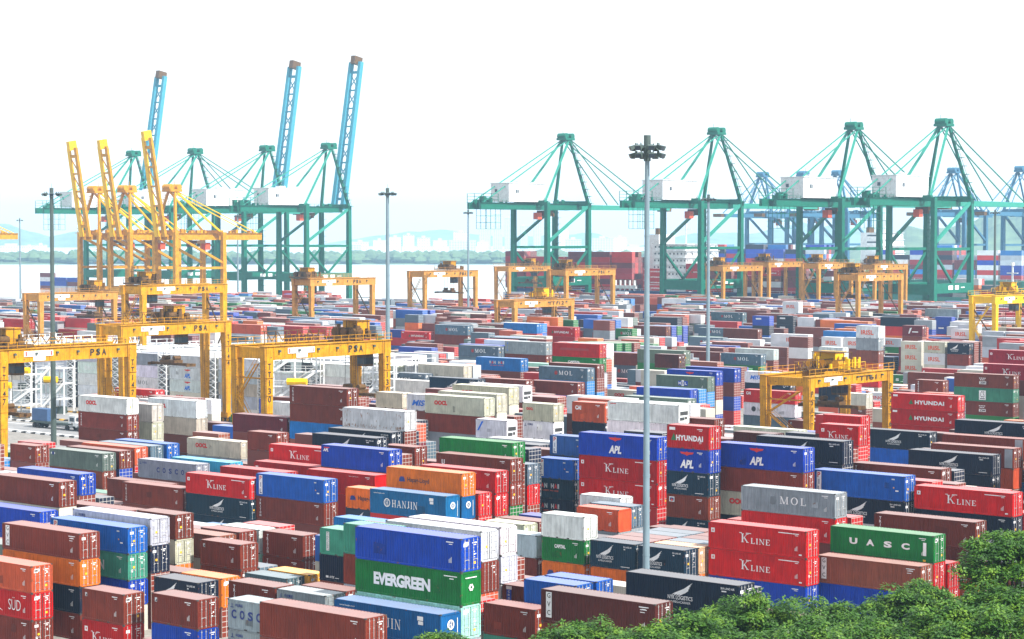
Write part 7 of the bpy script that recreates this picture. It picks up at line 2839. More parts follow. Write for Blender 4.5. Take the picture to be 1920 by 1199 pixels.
# ------------------------------------------------------------------ rubber tyred gantry cranes
def rtg(nm, U, W, S, wb, zb, mat, label, tpos=.55, sp=None, gd=2.2, text=None, near=False, mach=None, stair=True, sign=True, cabin='ylw'):
    root = empty('gantry_crane', uw(U, W), -YAW); tag(root, label, 'gantry crane', 'yellow yard gantry cranes over the container rows')
    def B(): return MB()
    ztop = zb + gd
    lt, lb = (1.75, 1.25) if near else (1.45, 1.1)
    for x in (0, -wb):
        for y in (0, S):
            g = B(); yb = y + (0)
            g.bar((x, yb, 1.6), (x, y, zb + .02), lb, lb * .9, up=(1,0,0), a2=lt, b2=1.25)
            if near:
                for q in range(1, 6): zz = 1.6 + (zb - 1.6) * q / 6; ww = lb + (lt - lb) * q / 6 + .06; g.box(x - ww * .44, x + ww * .44, y - ww / 2, y + ww / 2, zz, zz + .07)
            g.build('leg', mat, root)
            if near:
                g = B(); xx = x + .95
                for dy in (-.22, .22): g.box(xx - .03, xx + .03, y - 1.2 + dy - .03, y - 1.2 + dy + .03, 2.2, zb + gd)
                for q in range(int((zb - 2) / .45)): g.box(xx - .02, xx + .02, y - 1.42, y - .98, 2.4 + q * .45, 2.44 + q * .45)
                g.build('ladder', M['mach'], root)
        g = B(); g.box(x - .55, x + .55, -1.0, S + 1.0, zb, ztop)
        g.box(x - .75, x + .75, -1.2, S + 1.2, ztop, ztop + .12)
        for k in range(7): yy = 1 + (S - 2) * k / 6; g.box(x + .55, x + .62, yy, yy + .08, zb + .05, ztop - .05)
        g.build('main_girder', mat, root)
    for y in (0, S):
        g = B(); g.box(-wb + .56, -.56, y - .5, y + .5, zb + .25, ztop - .15); g.build('end_tie', mat, root)
        g = B(); g.box(-wb - .9, .9, y - .55, y + .55, 1.25, 2.3); s_ = g.build('sill_beam', mat, root)
        for x in (-wb - .55, -wb + .75, -.75, .55):
            g = B(); g.cyl((x, y - .28, .8), (x, y + .28, .8), .8, n=14); g.cyl((x, y - .32, .8), (x, y + .32, .8), .35, n=10, m=1)
            g.build('wheel', [M['tyre'], mat], root)
    # V braces seen between the legs of each side frame
    if not near:
        for y in (0, S):
            g = B(); m_ = zb * .55
            g.bar((-wb + .5, y, zb - 1.5), (-.6, y, m_), .28); g.bar((-.6, y, m_), (-wb + .5, y, 3.2), .28); g.bar((-wb + .5, y, zb * .82), (-.5, y, zb * .82), .2)
            g.build('brace', M['mach'], root)
    # walkway and railing
    for x, s_ in ((0, 1), (-wb, -1)):
        g = B(); xo = x + s_ * .72
        n = int(S / (1.6 if near else 3.2))
        for k in range(n + 1):
            y = -1 + (S + 2) * k / n; g.box(xo - .035, xo + .035, y - .035, y + .035, ztop + .12, ztop + 1.25)
        for z in (.65, 1.25): g.box(xo - .03, xo + .03, -1.1, S + 1.1, ztop + z - .03, ztop + z + .03)
        g.build('railing', mat, root)
    # power cable festoon
    if near:
        g = B()
        for k in range(5):
            y0 = S * (.12 + .09 * k); g.bar((-wb * .5, y0, ztop + 2.0), (-wb * .5, y0 + 1.1, ztop + .6), .12); g.bar((-wb * .5, y0 + 1.1, ztop + .6), (-wb * .5, y0 + 2.2, ztop + 2.0), .12)
        for k in range(7): y0 = S * (.1 + .09 * k); g.box(-wb*.5 - .05, -wb*.5 + .05, y0, y0 + .1, ztop + .1, ztop + 2.3)
        g.box(-wb*.5 - .06, -wb*.5 + .06, S*.08, S*.66, ztop + 2.2, ztop + 2.32)
        g.build('cable_festoon', M['mach'], root)
    # trolley
    ty = S * tpos; g = B(); g.box(-wb - .3, .3, ty - 3.6, ty + 3.6, ztop + .35, ztop + .75)
    tr = g.build('trolley', M['mach'], root)
    g = B(); g.box(-wb * .95, -wb * .45, ty + .4, ty + 3.4, ztop + .75, ztop + 3.3); g.box(-wb * .98, -wb * .42, ty + .2, ty + 3.6, ztop + 3.3, ztop + 3.42); g.build('machine_house', M[cabin], tr)
    g = B(); rr = random.Random(int(U * 7) % 1000)
    for k in range(3): x = -wb * (.25 + .3 * k); g.cyl((x, ty - 2.4, ztop + 1.5), (x, ty - .3, ztop + 1.5), .75, n=12)
    g.build('winch_drum', M['ylw'] if cabin == 'ylwb' else M['mach'], tr)
    g = B()
    for k in range(16 if near else 9):
        x = rr.uniform(-wb, 0); y = ty + rr.uniform(-3.6, 3.2); a = rr.uniform(.25, .8); g.box(x, x + a, y, y + rr.uniform(.3, .9), ztop + .7, ztop + .7 + rr.uniform(.4, 2.3))
    for x in (-wb - .25, .25):
        for k in range(5): y = ty - 3.5 + 1.75 * k; g.box(x - .04, x + .04, y - .04, y + .04, ztop + .7, ztop + 1.8)
        g.box(x - .03, x + .03, ty - 3.5, ty + 3.5, ztop + 1.75, ztop + 1.82)
    g.build('hoist_gear', M[cabin] if cabin == 'ylwb' else M['mach'], tr)
    # a canopy over the hoist
    g = B(); g.box(-wb*.8, -.3, ty - 2.6, ty + .2, ztop + 3.5, ztop + 3.58)
    for x in (-wb*.78, -.4):
        for y in (ty - 2.5, ty + .1): g.box(x - .05, x + .05, y - .05, y + .05, ztop + .7, ztop + 3.5)
    g.build('canopy', M['mach'], tr)
    # operator cabin under the trolley
    g = B(); yc = ty + 2.6; g.box(-wb*.5 - 1.1, -wb*.5 + 1.1, yc - .9, yc + .9, zb - 2.3, zb - .1); g.box(-wb*.5 - .95, -wb*.5 + 1.12, yc - .92, yc + .92, zb - 1.9, zb - .8, 1)
    cb = g.build('operator_cabin', [M['mach'], M['glass']], root)
    # spreader
    zs = sp if sp is not None else zb - 5.5
    g = B()
    g.box(-wb*.5 - 6.0, -wb*.5 + 6.0, ty - .35, ty + .35, zs, zs + .55); g.box(-wb*.5 - 2.2, -wb*.5 + 2.2, ty - 1.1, ty + 1.1, zs + .5, zs + 1.1)
    for x in (-6.0, 5.7): g.box(-wb*.5 + x, -wb*.5 + x + .3, ty - 1.22, ty + 1.22, zs - .1, zs + .5)
    for x in (-1.6, 1.6): g.cyl((-wb*.5 + x, ty - .8, zs + 1.5), (-wb*.5 + x, ty + .8, zs + 1.5), .45, n=10)
    spd = g.build('spreader', M['mach'], root)
    g = B()
    for x in (-1.6, 1.6):
        for y in (-.7, .7): g.cyl((-wb*.5 + x, ty + y, zs + 1.2), (-wb*.5 + x * .8, ty + y, ztop + .4), .05, n=5)
    g.build('hoist_rope', M['rope'], spd)
    # zigzag stair at the near side frame, engine deck on the sill
    if stair:
        g = B(); zz = [2.4, zb * .36, zb * .68, zb - .6]; xs = [-wb + 1.2, -1.2]
        for k in range(3):
            p = (xs[k % 2], -1.0, zz[k]); q = (xs[(k + 1) % 2], -1.0, zz[k + 1])
            for dy in (-.35, .35): g.bar((p[0], p[1] + dy, p[2]), (q[0], q[1] + dy, q[2]), .08, .22)
            for dy in (-.35, .35): g.bar((p[0], p[1] + dy, p[2] + 1.0), (q[0], q[1] + dy, q[2] + 1.0), .05)
            for s_ in range(9): t = s_ / 8; c = [p[i] + (q[i] - p[i]) * t for i in range(3)]; g.box(c[0] - .13, c[0] + .13, c[1] - .35, c[1] + .35, c[2], c[2] + .04)
            g.box(min(q[0], q[0] + (1 if k % 2 else -1) * .9), max(q[0], q[0] + (1 if k % 2 else -1) * .9), q[1] - .4, q[1] + .4, q[2] - .05, q[2])
        g.bar((-wb + .5, 0, zb * .84), (-.5, 0, zb * .84), .22)
        g.build('stairway', mat, root)
        g = B(); ze = zb * .36; g.box(-wb + .4, -.5, -.7, .9, ze - .5, ze - .1); g.box(-wb + .5, -.6, -.65, .8, ze + 1.0, ze + 1.06)
        for k in range(8): x = -wb + .6 + (wb - 1.3) * k / 7; g.box(x - .03, x + .03, -.68, -.62, ze - .1, ze + 1.05)
        for z in (.3, .65): g.box(-wb + .5, -.6, -.68, -.62, ze + z, ze + z + .05)
        g.build('engine_deck', mat, root)
        g = B(); g.box(-wb + .8, -1.0, -.45, .45, 2.35, 4.2); g.build('generator', M['mach'], root)
    if sign:
        g = B(); y0 = S * .15; g.box(.56, .66, y0, y0 + S * .22, zb + gd * .42, zb + gd * .84, 0); g.box(.56, .66, y0 + S * .07, y0 + S * .16, zb + gd * .08, zb + gd * .42, 0)
        if near: g.box(.661, .67, y0 + .25, y0 + .55, zb + gd * .46, zb + gd * .80, 1); g.box(.661, .67, y0 + S*.22 - .5, y0 + S*.22 - .25, zb + gd * .46, zb + gd * .80, 1)
        g.build('sign_board', [M['white'], M['red']], root)
    g = B()
    for k in range(6): yy = S * (.08 + .16 * k); g.box(.58, .95, yy - .2, yy + .2, zb + gd * .55, zb + gd * .72)
    g.build('floodlight', M['lampgrey'], root)
    if text:
        L = Logo()
        if 'PSA' in text[0]: L.text('P', S*.66, S*.66+.85, zb + gd*.26, zb + gd*.78, 'black', .015); L.text('S', S*.66+1.25, S*.66+2.1, zb + gd*.26, zb + gd*.78, 'black', .015); L.text('A', S*.66+2.5, S*.66+3.4, zb + gd*.26, zb + gd*.78, 'black', .015)
        elif text[0]: L.text(text[0], S*(.70 - .028*len(text[0])), S*(.70 + .028*len(text[0])), zb + gd*.25, zb + gd*.72, 'black', .01)
        mb = MB()
        for vs, fs, m in L.it: mb.add([(.66, a, b) for a, b, e in vs], fs)
        if text[1]:
            for y in (0, S):
                L = Logo(); L.vert(text[1], y, zb - .5, 1.0, 1.32, 'black', .62, .01)
                for vs, fs, m in L.it: mb.add([(.68, a, b) for a, b, e in vs], fs)
        mb.build('lettering', M['black'], root)
    return root

RS = {
 'TT130': dict(mat='ylw', label='near gantry crane with PSA on its girder, numbered TT130 on its legs', tpos=.86, sp=11.5, near=True, text=('PSA','TT130')),
 'TT147': dict(mat='ylw', label='near gantry crane cut by the left picture edge, numbered TT147', tpos=.10, sp=9.0, near=True, text=('PSA','TT147')),
 'TT144': dict(mat='ylw', label='gantry crane behind the TT147 crane, legs numbered TT144', tpos=.56, sp=12.5, near=True, text=('PSA','TT144')),
 'TT61': dict(mat='ylw', label='low gantry crane at right with bright trolley, numbered PSA TT61', tpos=.55, sp=9.3, near=True, text=('TT61','PSATT61'), cabin='ylwb', gd=1.8),
 'TT190': dict(mat='ylw', label='tall gantry crane behind TT144, lettered TT190 on its girder', tpos=.12, sp=None, text=('TT190 PSA',None)),
 'TT182': dict(mat='ylwo', label='gantry crane lettered TT182 just above the TT130 crane', tpos=.05, text=('TT182 PSA',None)),
 'TT183': dict(mat='ylwo', label='gantry crane standing alone before open water at the middle, spreader raised', tpos=.62, sp=18, text=('TT183 PSA',None)),
 'TT156': dict(mat='ylwo', label='gantry crane behind the low TT112 crane, partly before a ship', tpos=.7, text=('TT156',None)),
 'TT188': dict(mat='ylwo', label='gantry crane just left of the tall light mast, beside the TT112 crane', tpos=.15, text=('TT188 PSA',None)),
 'TT112': dict(mat='ylwo', label='lowest gantry crane left of the tall light mast, rusty pale girder', tpos=.62, sp=9, text=('TT112',None), cabin='ylwb'),
 'D': dict(mat='ylwo', label='rear gantry crane right of the slim blue mast, second of the pair', tpos=.1),
 'E': dict(mat='ylwo', label='front gantry crane right beside the slim blue mast', tpos=.1),
 'F': dict(mat='ylwo', label='front gantry crane of the tight cluster at right, before the green cranes', tpos=.12),
 'G': dict(mat='ylwo', label='rear gantry crane of the tight cluster at right, tallest girder', tpos=.2),
 'Hx': dict(mat='ylwo', label='leftmost gantry crane of the tight cluster at right', tpos=.2),
 'I': dict(mat='ylwb', label='bright fresh yellow gantry crane at the right picture edge', tpos=.55, sp=12.5, cabin='ylwb'),
 'J': dict(mat='ylwo', label='faded gantry crane at far left behind the dark light mast', tpos=.8),
}
for (nm, U, W, S, wb, zb) in RTGS:
    d = dict(RS[nm]); m = M[d.pop('mat')]; lb = d.pop('label')
    rtg(nm, U, W, S, wb, zb, m, lb, stair=True, **d)

# ------------------------------------------------------------------ ship to shore cranes
def sts(U, W, label, raised, mat, mat2, flip=False, G=31.0, LB=20.5, zg=53.5, za=84.5, back=40.0, out=72.0, ang=80, house=True, zp=18.0, zt=33.0, bw=7.0, group='green quay cranes', tip='mach', slim=1.0, boom=None):
    root = empty('quay_crane', uw(U, W), -YAW + (math.pi if flip else 0)); tag(root, label, 'quay crane', group)
    for x in (0, -LB):
        for y in (0, G):
            g = MB(); g.bar((x, y, 2), (x, y, zg + .5), 2.5 * slim, 2.2 * slim, up=(1,0,0), a2=2.1 * slim, b2=1.9 * slim); g.build('leg', mat, root)
        g = MB(); g.bar((x, -1, zt), (x, G + 1, zt), 1.2 * slim, 1.2 * slim); g.build('cross_tie', mat, root)
        g = MB(); g.bar((x, 0, zt + 2), (x, G, zg - 1), 1.15 * slim); g.build('brace', mat2 if x == 0 else mat, root)
        if not flip: g = MB(); g.bar((x, 0, zt - 1), (x, G * .5, zp + 1), .9 * slim); g.bar((x, G, zt - 1), (x, G * .5, zp + 1), .9 * slim); g.build('brace', mat, root)
        g = MB(); g.box(x - 1.1, x + 1.1, 1, G - 1, zp - 3, zp + 1); g.build('portal_beam', mat, root)
    for y in (0, G):
        g = MB(); g.box(-LB - 3, 3, y - 1.2, y + 1.2, 2.2, 5.0)
        g.build('sill_beam', mat, root)
        g = MB(); g.box(-LB + 1, -1, y - 1, y + 1, zp - 3.5, zp + .8); g.build('portal_beam', mat, root)
        g = MB(); g.box(-LB + 1, -1, y - .9, y + .9, zg - 1.0, zg + 1.4); g.build('top_tie', mat, root)
        for x0 in (-LB, 0):
            g = MB()
            for k in range(4): xx = x0 - 3.3 + 2.2 * k; g.cyl((xx, y - .5, .7), (xx, y + .5, .7), .7, n=10); g.box(xx - .9, xx + .9, y - .6, y + .6, 1.0, 2.2)
            g.build('bogie', M['mach'], root)
    # boom : fixed part and outreach
    for s_ in (-1, 1):
        x = -LB / 2 + s_ * bw / 2
        g = MB(); g.box(x - .7, x + .7, -back, G + 1.5, zg - 3.0, zg); g.box(x + s_ * .7 - .5, x + s_ * .7 + .5, -back, G + 1.5, zg, zg + .15)
        g.build('girder', mat, root)
        h = Vector((x, G + 2.5, zg - 1.5))
        a = R(ang) if raised else 0
        e = h + Vector((0, math.cos(a) * out, math.sin(a) * out))
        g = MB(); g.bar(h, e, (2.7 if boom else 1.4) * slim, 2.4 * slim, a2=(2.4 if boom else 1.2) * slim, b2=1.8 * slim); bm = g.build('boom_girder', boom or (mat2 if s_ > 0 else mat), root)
    a = R(ang) if raised else 0
    g = MB(); hx = -LB / 2
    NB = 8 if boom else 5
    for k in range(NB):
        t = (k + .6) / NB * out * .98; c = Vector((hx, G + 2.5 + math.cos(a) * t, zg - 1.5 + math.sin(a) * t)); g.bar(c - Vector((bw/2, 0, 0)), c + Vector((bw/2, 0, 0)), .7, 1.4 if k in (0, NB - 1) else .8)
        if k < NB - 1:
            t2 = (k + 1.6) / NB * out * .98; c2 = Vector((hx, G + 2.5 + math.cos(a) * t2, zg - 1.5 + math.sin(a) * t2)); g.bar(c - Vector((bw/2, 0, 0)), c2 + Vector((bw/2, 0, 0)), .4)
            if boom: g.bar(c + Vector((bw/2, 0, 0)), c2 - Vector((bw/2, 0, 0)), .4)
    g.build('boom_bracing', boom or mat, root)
    c = Vector((hx, G + 2.5 + math.cos(a) * out, zg - 1.5 + math.sin(a) * out)); dv = Vector((0, math.cos(a), math.sin(a)))
    g = MB(); g.bar(c - dv * 1.2, c + dv * 3.0, bw * .85, 3.0 if not flip else 2.0); g.build('boom_tip', M[tip], root)
    # railing clutter on the girders
    rr = random.Random(int(abs(U)) + int(W)); g = MB()
    for k in range(26):
        y = -back + (back + G) * k / 25; g.box(0.2 - LB/2 + bw/2 + 1, .3 - LB/2 + bw/2 + 1, y, y + .12, zg, zg + 1.3)
    g.box(.22 - LB/2 + bw/2 + 1, .3 - LB/2 + bw/2 + 1, -back, G, zg + 1.2, zg + 1.32)
    for k in range(20): y = rr.uniform(-back, G); x = -LB/2 + rr.uniform(-bw/2, bw/2); g.box(x, x + rr.uniform(.4, 1.6), y, y + rr.uniform(.4, 1.8), zg, zg + rr.uniform(.6, 2.0))
    g.build('railing', mat, root)
    # mast
    ya = G * .86; ap = [Vector((-LB/2 - 2.0, ya, za)), Vector((-LB/2 + 2.0, ya, za))]
    for s_, x in ((0, -LB), (1, 0)):
        g = MB(); g.bar((x, G, zg), ap[s_], 1.3 * slim, 1.3 * slim, a2=.9, b2=.9); g.build('mast_leg', mat, root)
        g = MB(); g.bar((x * .8 - LB * .1, 1, zg + 1), ap[s_], .85 * slim, .85 * slim); g.build('back_strut', mat2, root)
        g = MB(); g.bar(ap[s_], (-LB/2 + (s_ * 2 - 1) * bw/2, -back + 2, zg), .42 * slim); g.build('back_stay', mat2, root)
        if not raised:
            g = MB(); g.bar(ap[s_], (-LB/2 + (s_ * 2 - 1) * bw/2, G + out * .45, zg), .4 * slim); g.bar(ap[s_], (-LB/2 + (s_ * 2 - 1) * bw/2, G + out * .85, zg), .42 * slim); g.build('fore_stay', mat, root)
    g = MB(); p = ap[0]; g.box(p.x - 1, ap[1].x + 1, ya - 3.6, ya + 3.2, za - .6, za + .5)
    for k in (-2.4, 2.2): g.cyl((p.x - .5, ya + k, za + 1.4), (ap[1].x + .5, ya + k, za + 1.4), 1.4, n=12)
    g.box(p.x, p.x + .15, ya, ya + .15, za, za + 4.5); g.build('mast_head', mat, root)
    g = MB()
    for k in range(9): t = k / 9; q = Vector((0, G, zg)).lerp(ap[1], t); g.box(q.x + .6, q.x + 2.4, q.y - .6, q.y + 1.0, q.z, q.z + .25)
    g.bar((1.5, G + .6, zg), ap[1] + Vector((1.2, .6, -1)), .14); g.build('mast_ladder', mat, root)
    if house:
        g = MB(); g.box(-LB/2 - 5.5, -LB/2 + 5.5, -22 if not flip else -14, 4, zg + .6, zg + 9.0); g.box(-LB/2 - 5.8, -LB/2 + 5.8, -22.3 if not flip else -14.3, 4.3, zg + 9.0, zg + 9.3)
        for k in range(6): yy = -20 + 4 * k; g.box(-LB/2 + 5.5, -LB/2 + 5.62, yy, yy + .2, zg + .7, zg + 8.9)
        g.box(-LB/2 - 2, -LB/2 + 1, -10, -6, zg + 9.3, zg + 10.4); g.box(-LB/2 + 2, -LB/2 + 4, -2, 1, zg + 9.3, zg + 10.0)
        hs_ = g.build('machinery_house', M['whitesteel'] if not flip else mat, root)
        g = MB(); g.box(-LB/2 + 5.5, -LB/2 + 5.56, -17, -15, zg + 4.6, zg + 6.2); g.box(-LB/2 - 3, -LB/2 - 1.6, -22.1, -22.0, zg + 5, zg + 6.4); g.build('window', M['glass'], hs_)
        g = MB(); y0 = -back + 1
        for y in (y0, y0 + 5, y0 + 10):
            for x in (-LB/2 - 5, -LB/2 + 5): g.box(x - .1, x + .1, y - .1, y + .1, zg, zg + 4.2)
        for z in (1.4, 2.8, 4.2):
            for x in (-LB/2 - 5, -LB/2 + 5): g.box(x - .08, x + .08, y0, y0 + 10, zg + z - .1, zg + z)
            for y in (y0, y0 + 10): g.box(-LB/2 - 5, -LB/2 + 5, y - .08, y + .08, zg + z - .1, zg + z)
        for k in range(10): x = -LB/2 + rr.uniform(-4, 3); y = y0 + rr.uniform(0, 8); g.box(x, x + 1.6, y, y + 1.8, zg, zg + rr.uniform(1, 3))
        g.build('tail_platform', mat, root)
        g = MB(); y0 = -back + 5
        for y in (y0, y0 + 3, y0 + 6.5, y0 + 10):
            for x in (-LB/2 - 3, -LB/2 + 3): g.box(x - .08, x + .08, y - .08, y + .08, zg - 12, zg - 3)
        for z in (-12, -9, -6):
            for x in (-LB/2 - 3, -LB/2 + 3): g.box(x - .07, x + .07, y0, y0 + 10, zg + z - .07, zg + z + .07)
            for y in (y0, y0 + 10): g.box(-LB/2 - 3, -LB/2 + 3, y - .07, y + .07, zg + z - .07, zg + z + .07)
        g.build('maintenance_cage', mat, root)
    # trolley with cabin
    g = MB(); yt = G * .35; g.box(-LB/2 - 3, -LB/2 + 3, yt - 2.5, yt + 2.5, zg - 4.6, zg - 3.2)
    for k in range(6): x = -LB/2 + rr.uniform(-3, 2); y = yt + rr.uniform(-3, 3); g.box(x, x + 1, y, y + 1, zg - 6 , zg - 4.4)
    t = g.build('trolley', M['mach'], root)
    g = MB(); g.box(-LB/2 - 1.4, -LB/2 + 1.4, yt - 7, yt - 4, zg - 7.4, zg - 4.2); g.build('operator_cabin', M['orange_mark'], t)
    # stair tower on the inner leg
    g = MB()
    for k in range(int((zg - 6) / 3)):
        z = 5 + k * 3; g.box(-LB + 1.3, -LB + 3.2, G - 1.2, G + .8, z, z + .15); g.bar((-LB + 1.5, G - 1, z), (-LB + 3.0, G - 1, z + 3), .14); g.box(-LB + 3.1, -LB + 3.2, G - 1.2, G - 1.1, z, z + 3)
    g.build('stair_tower', mat, root)
    if not flip:
        g = MB(); g.box(1.11, 1.16, G*.34, G*.46, zp - 1.6, zp + .1); g.box(1.11, 1.16, G*.52, G*.62, zp - 1.6, zp + .1); g.box(1.11, 1.16, G*.68, G*.78, zp - 1.0, zp - .6); g.build('marking', M['white'], root)
    return root

def on_line(px, W):
    t = (px - 960) / F_PX; D = W / (WX * t + WY); return D * (UX * t + UY)
GB = [(1026, False, 'green quay crane with lowered boom just left of the tall light mast'),
      (1314, False, 'green quay crane with lowered boom just right of the tall light mast'),
      (1577, False, 'second green quay crane from the right picture edge, boom lowered'),
      (1750, False, 'rightmost green quay crane with boom lowered past the right picture edge'),
      (575, True, 'green quay crane with the tallest raised boom, right of the left group'),
      (458, True, 'green quay crane with raised boom, middle of the left group'),
      (322, False, 'green quay crane with lowered boom behind the yellow raised booms'),
      (205, True, 'farthest green quay crane with raised boom, left end of the row')]
for px, rz_, lb in GB:
    W = 763.0; sts(on_line(px, W), W, lb, rz_, M['grn'], M['grnl'], out=80.0 if rz_ else 72.0, boom=M['boomhaze'] if rz_ else None)
for px, lb in ((-128, 'yellow quay crane whose tail reaches in at the left picture edge'), (187, 'leftmost yellow quay crane with raised boom'), (245, 'middle yellow quay crane with raised boom'), (330, 'rightmost yellow quay crane with the longest raised boom')):
    W = 614.7; U = on_line(px, W); D = 14.0
    sts(U - D, W + 28, lb, True, M['ylw'], M['ylwb'], flip=True, G=28, LB=D, zg=39.5, za=58.5, back=27 if px > 300 or px < 0 else 10, out=41 if px < 300 else 44, ang=80, zp=14, zt=24, bw=5, group='yellow quay cranes with raised booms', tip='ylwb', slim=.9, house=False)
# hazy cranes of the terminal beyond
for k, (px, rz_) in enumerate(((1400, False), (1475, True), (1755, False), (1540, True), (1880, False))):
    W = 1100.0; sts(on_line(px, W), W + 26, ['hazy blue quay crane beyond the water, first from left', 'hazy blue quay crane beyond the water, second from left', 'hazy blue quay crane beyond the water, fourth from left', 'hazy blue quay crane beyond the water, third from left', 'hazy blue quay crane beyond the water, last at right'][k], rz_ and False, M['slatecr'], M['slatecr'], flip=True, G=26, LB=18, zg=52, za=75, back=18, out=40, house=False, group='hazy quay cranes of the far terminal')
sheet('far_quay', [uw(-760, 1072), uw(900, 1072), uw(900, 1400), uw(-760, 1400)], GM, z=1.0)

# single yellow boom at the far left edge
# ------------------------------------------------------------------ reefer racks (white steel towers between the refrigerated stacks)
def reefer_tower(U, W, label, nlev=5, deep=17, wide=2.6, braced=True):
    root = empty('reefer_rack', uw(U, W), -YAW); tag(root, label, 'reefer rack', 'white steel racks between the refrigerated stacks')
    H_ = nlev * 2.62 + 1
    g = MB()
    for x in (-wide/2, wide/2):
        for y in (0, deep * .33, deep * .66, deep): g.box(x - .12, x + .12, y - .12, y + .12, 0, H_)
    g.build('post', M['whitesteel'], root)
    g = MB()
    for k in range(1, nlev + 1):
        z = k * 2.62; g.box(-wide/2, wide/2, 0, deep, z - .10, z - .02)
        for x in (-wide/2, wide/2): g.box(x - .05, x + .05, 0, deep, z + .9, z + .98)
        g.box(-wide/2, wide/2, -.05, .05, z + .9, z + .98)
    g.build('platform', M['whitesteel'], root)
    g = MB()
    for k in range(nlev * 2):
        z = k * 1.31; a, b_ = (-wide/2, wide/2) if k % 2 else (wide/2, -wide/2); g.bar((a, -.13, z), (b_, -.13, z + 1.31), .16)
        g.bar((b_, -.16, z), (a, -.16, z + 1.31), .16)
    g.build('lattice', M['whitesteel'], root)
    return root
proto_done = {}
n0 = 0
for bi, U, W0 in TOWERS:
    if bi >= 1 and U > -345: continue
    n0 += 1
    deep = 17
    ordw = ['first','second','third','fourth','fifth','sixth','seventh','eighth','ninth','tenth','eleventh','twelfth','thirteenth','fourteenth','fifteenth','sixteenth']
    lb = 'white lattice rack tower in the %s refrigerated block, %s from its right end' % (['front','middle','rear'][bi], ordw[int(round((-288.9 - U) / 15.7))])
    o = reefer_tower(U, W0 - .6, lb, 5 if bi == 0 else 4)
    if bi == 0: o['category'] = 'reefer rack'

def scaffold(px0, px1, D, top, label, sgn):
    a, c = at(px0, D), at(px1, D); hw = (c.x - a.x); root = empty('access_gantry', (a.x, D, 0), -R(12)); tag(root, label, 'steel gantry', 'white steel access gantries')
    zt = zpx(top, D); nl = max(3, int(zt / 2.7)); dep = 5; nb_ = max(2, int(hw / 4.2))
    g = MB()
    for i in range(nb_ + 1):
        for y in (0, dep): x = hw * i / nb_; g.box(x - .14, x + .14, y - .14, y + .14, 0, zt)
    g.build('post', M['whitesteel'], root)
    g = MB()
    for k in range(1, nl + 1):
        z = zt * k / nl; g.box(0, hw, 0, dep, z - .25, z - .1)
        for q in (.5, 1.0): g.box(0, hw, -.05, .03, z + q, z + q + .08)
        for i in range(nb_ * 2): x = hw * i / nb_ / 2; g.box(x - .04, x + .04, -.05, .03, z, z + 1.05)
    g.build('platform', M['whitesteel'], root)
    g = MB()
    for k in range(nl):
        i = k % nb_; g.bar((hw * i / nb_, -.3, zt * k / nl), (hw * (i + 1) / nb_, -.3, zt * (k + 1) / nl), .18, .5)
        g.bar((hw * i / nb_, -.3, zt * k / nl + 1), (hw * (i + 1) / nb_, -.3, zt * (k + 1) / nl + 1), .08)
    g.build('stairway', M['whitesteel'], root)
    g = MB()
    for k, f in sgn: z = zt * k / nl; g.cyl((hw * f, -.7, z + .9), (hw * f + min(8, hw * .45), -.7, z + .9), .7, n=10)
    if sgn: g.build('yellow_roller', M['ylwb'], root)
    g = MB(); rr = random.Random(int(px0))
    for k in range(nl):
        for i in range(nb_):
            if rr.random() < .6: x = hw * (i + .2) / nb_; z = zt * k / nl; g.box(x, x + rr.uniform(1, 2), 1.5, 3, z, z + rr.uniform(.8, 1.7), rr.choice([0, 1, 2]))
    g.build('switch_cabinet', [M['lampgrey'], M['whitesteel'], M['unit']], root)
    return root
scaffold(-20, 62, 446, 702, 'white access gantry with yellow rollers at the left picture edge', [(2, .1), (3, .55)])
scaffold(66, 122, 458, 690, 'white access gantry with yellow rollers left of the dark light mast', [(2, .35), (4, .2)])
scaffold(512, 596, 420, 668, 'white access gantry with yellow roller behind the TT130 crane legs', [(3, .35)])
scaffold(672, 728, 408, 668, 'white access gantry between the right legs of the TT130 crane', [])
scaffold(105, 160, 500, 665, 'white access gantry behind the dark light mast at left', [])

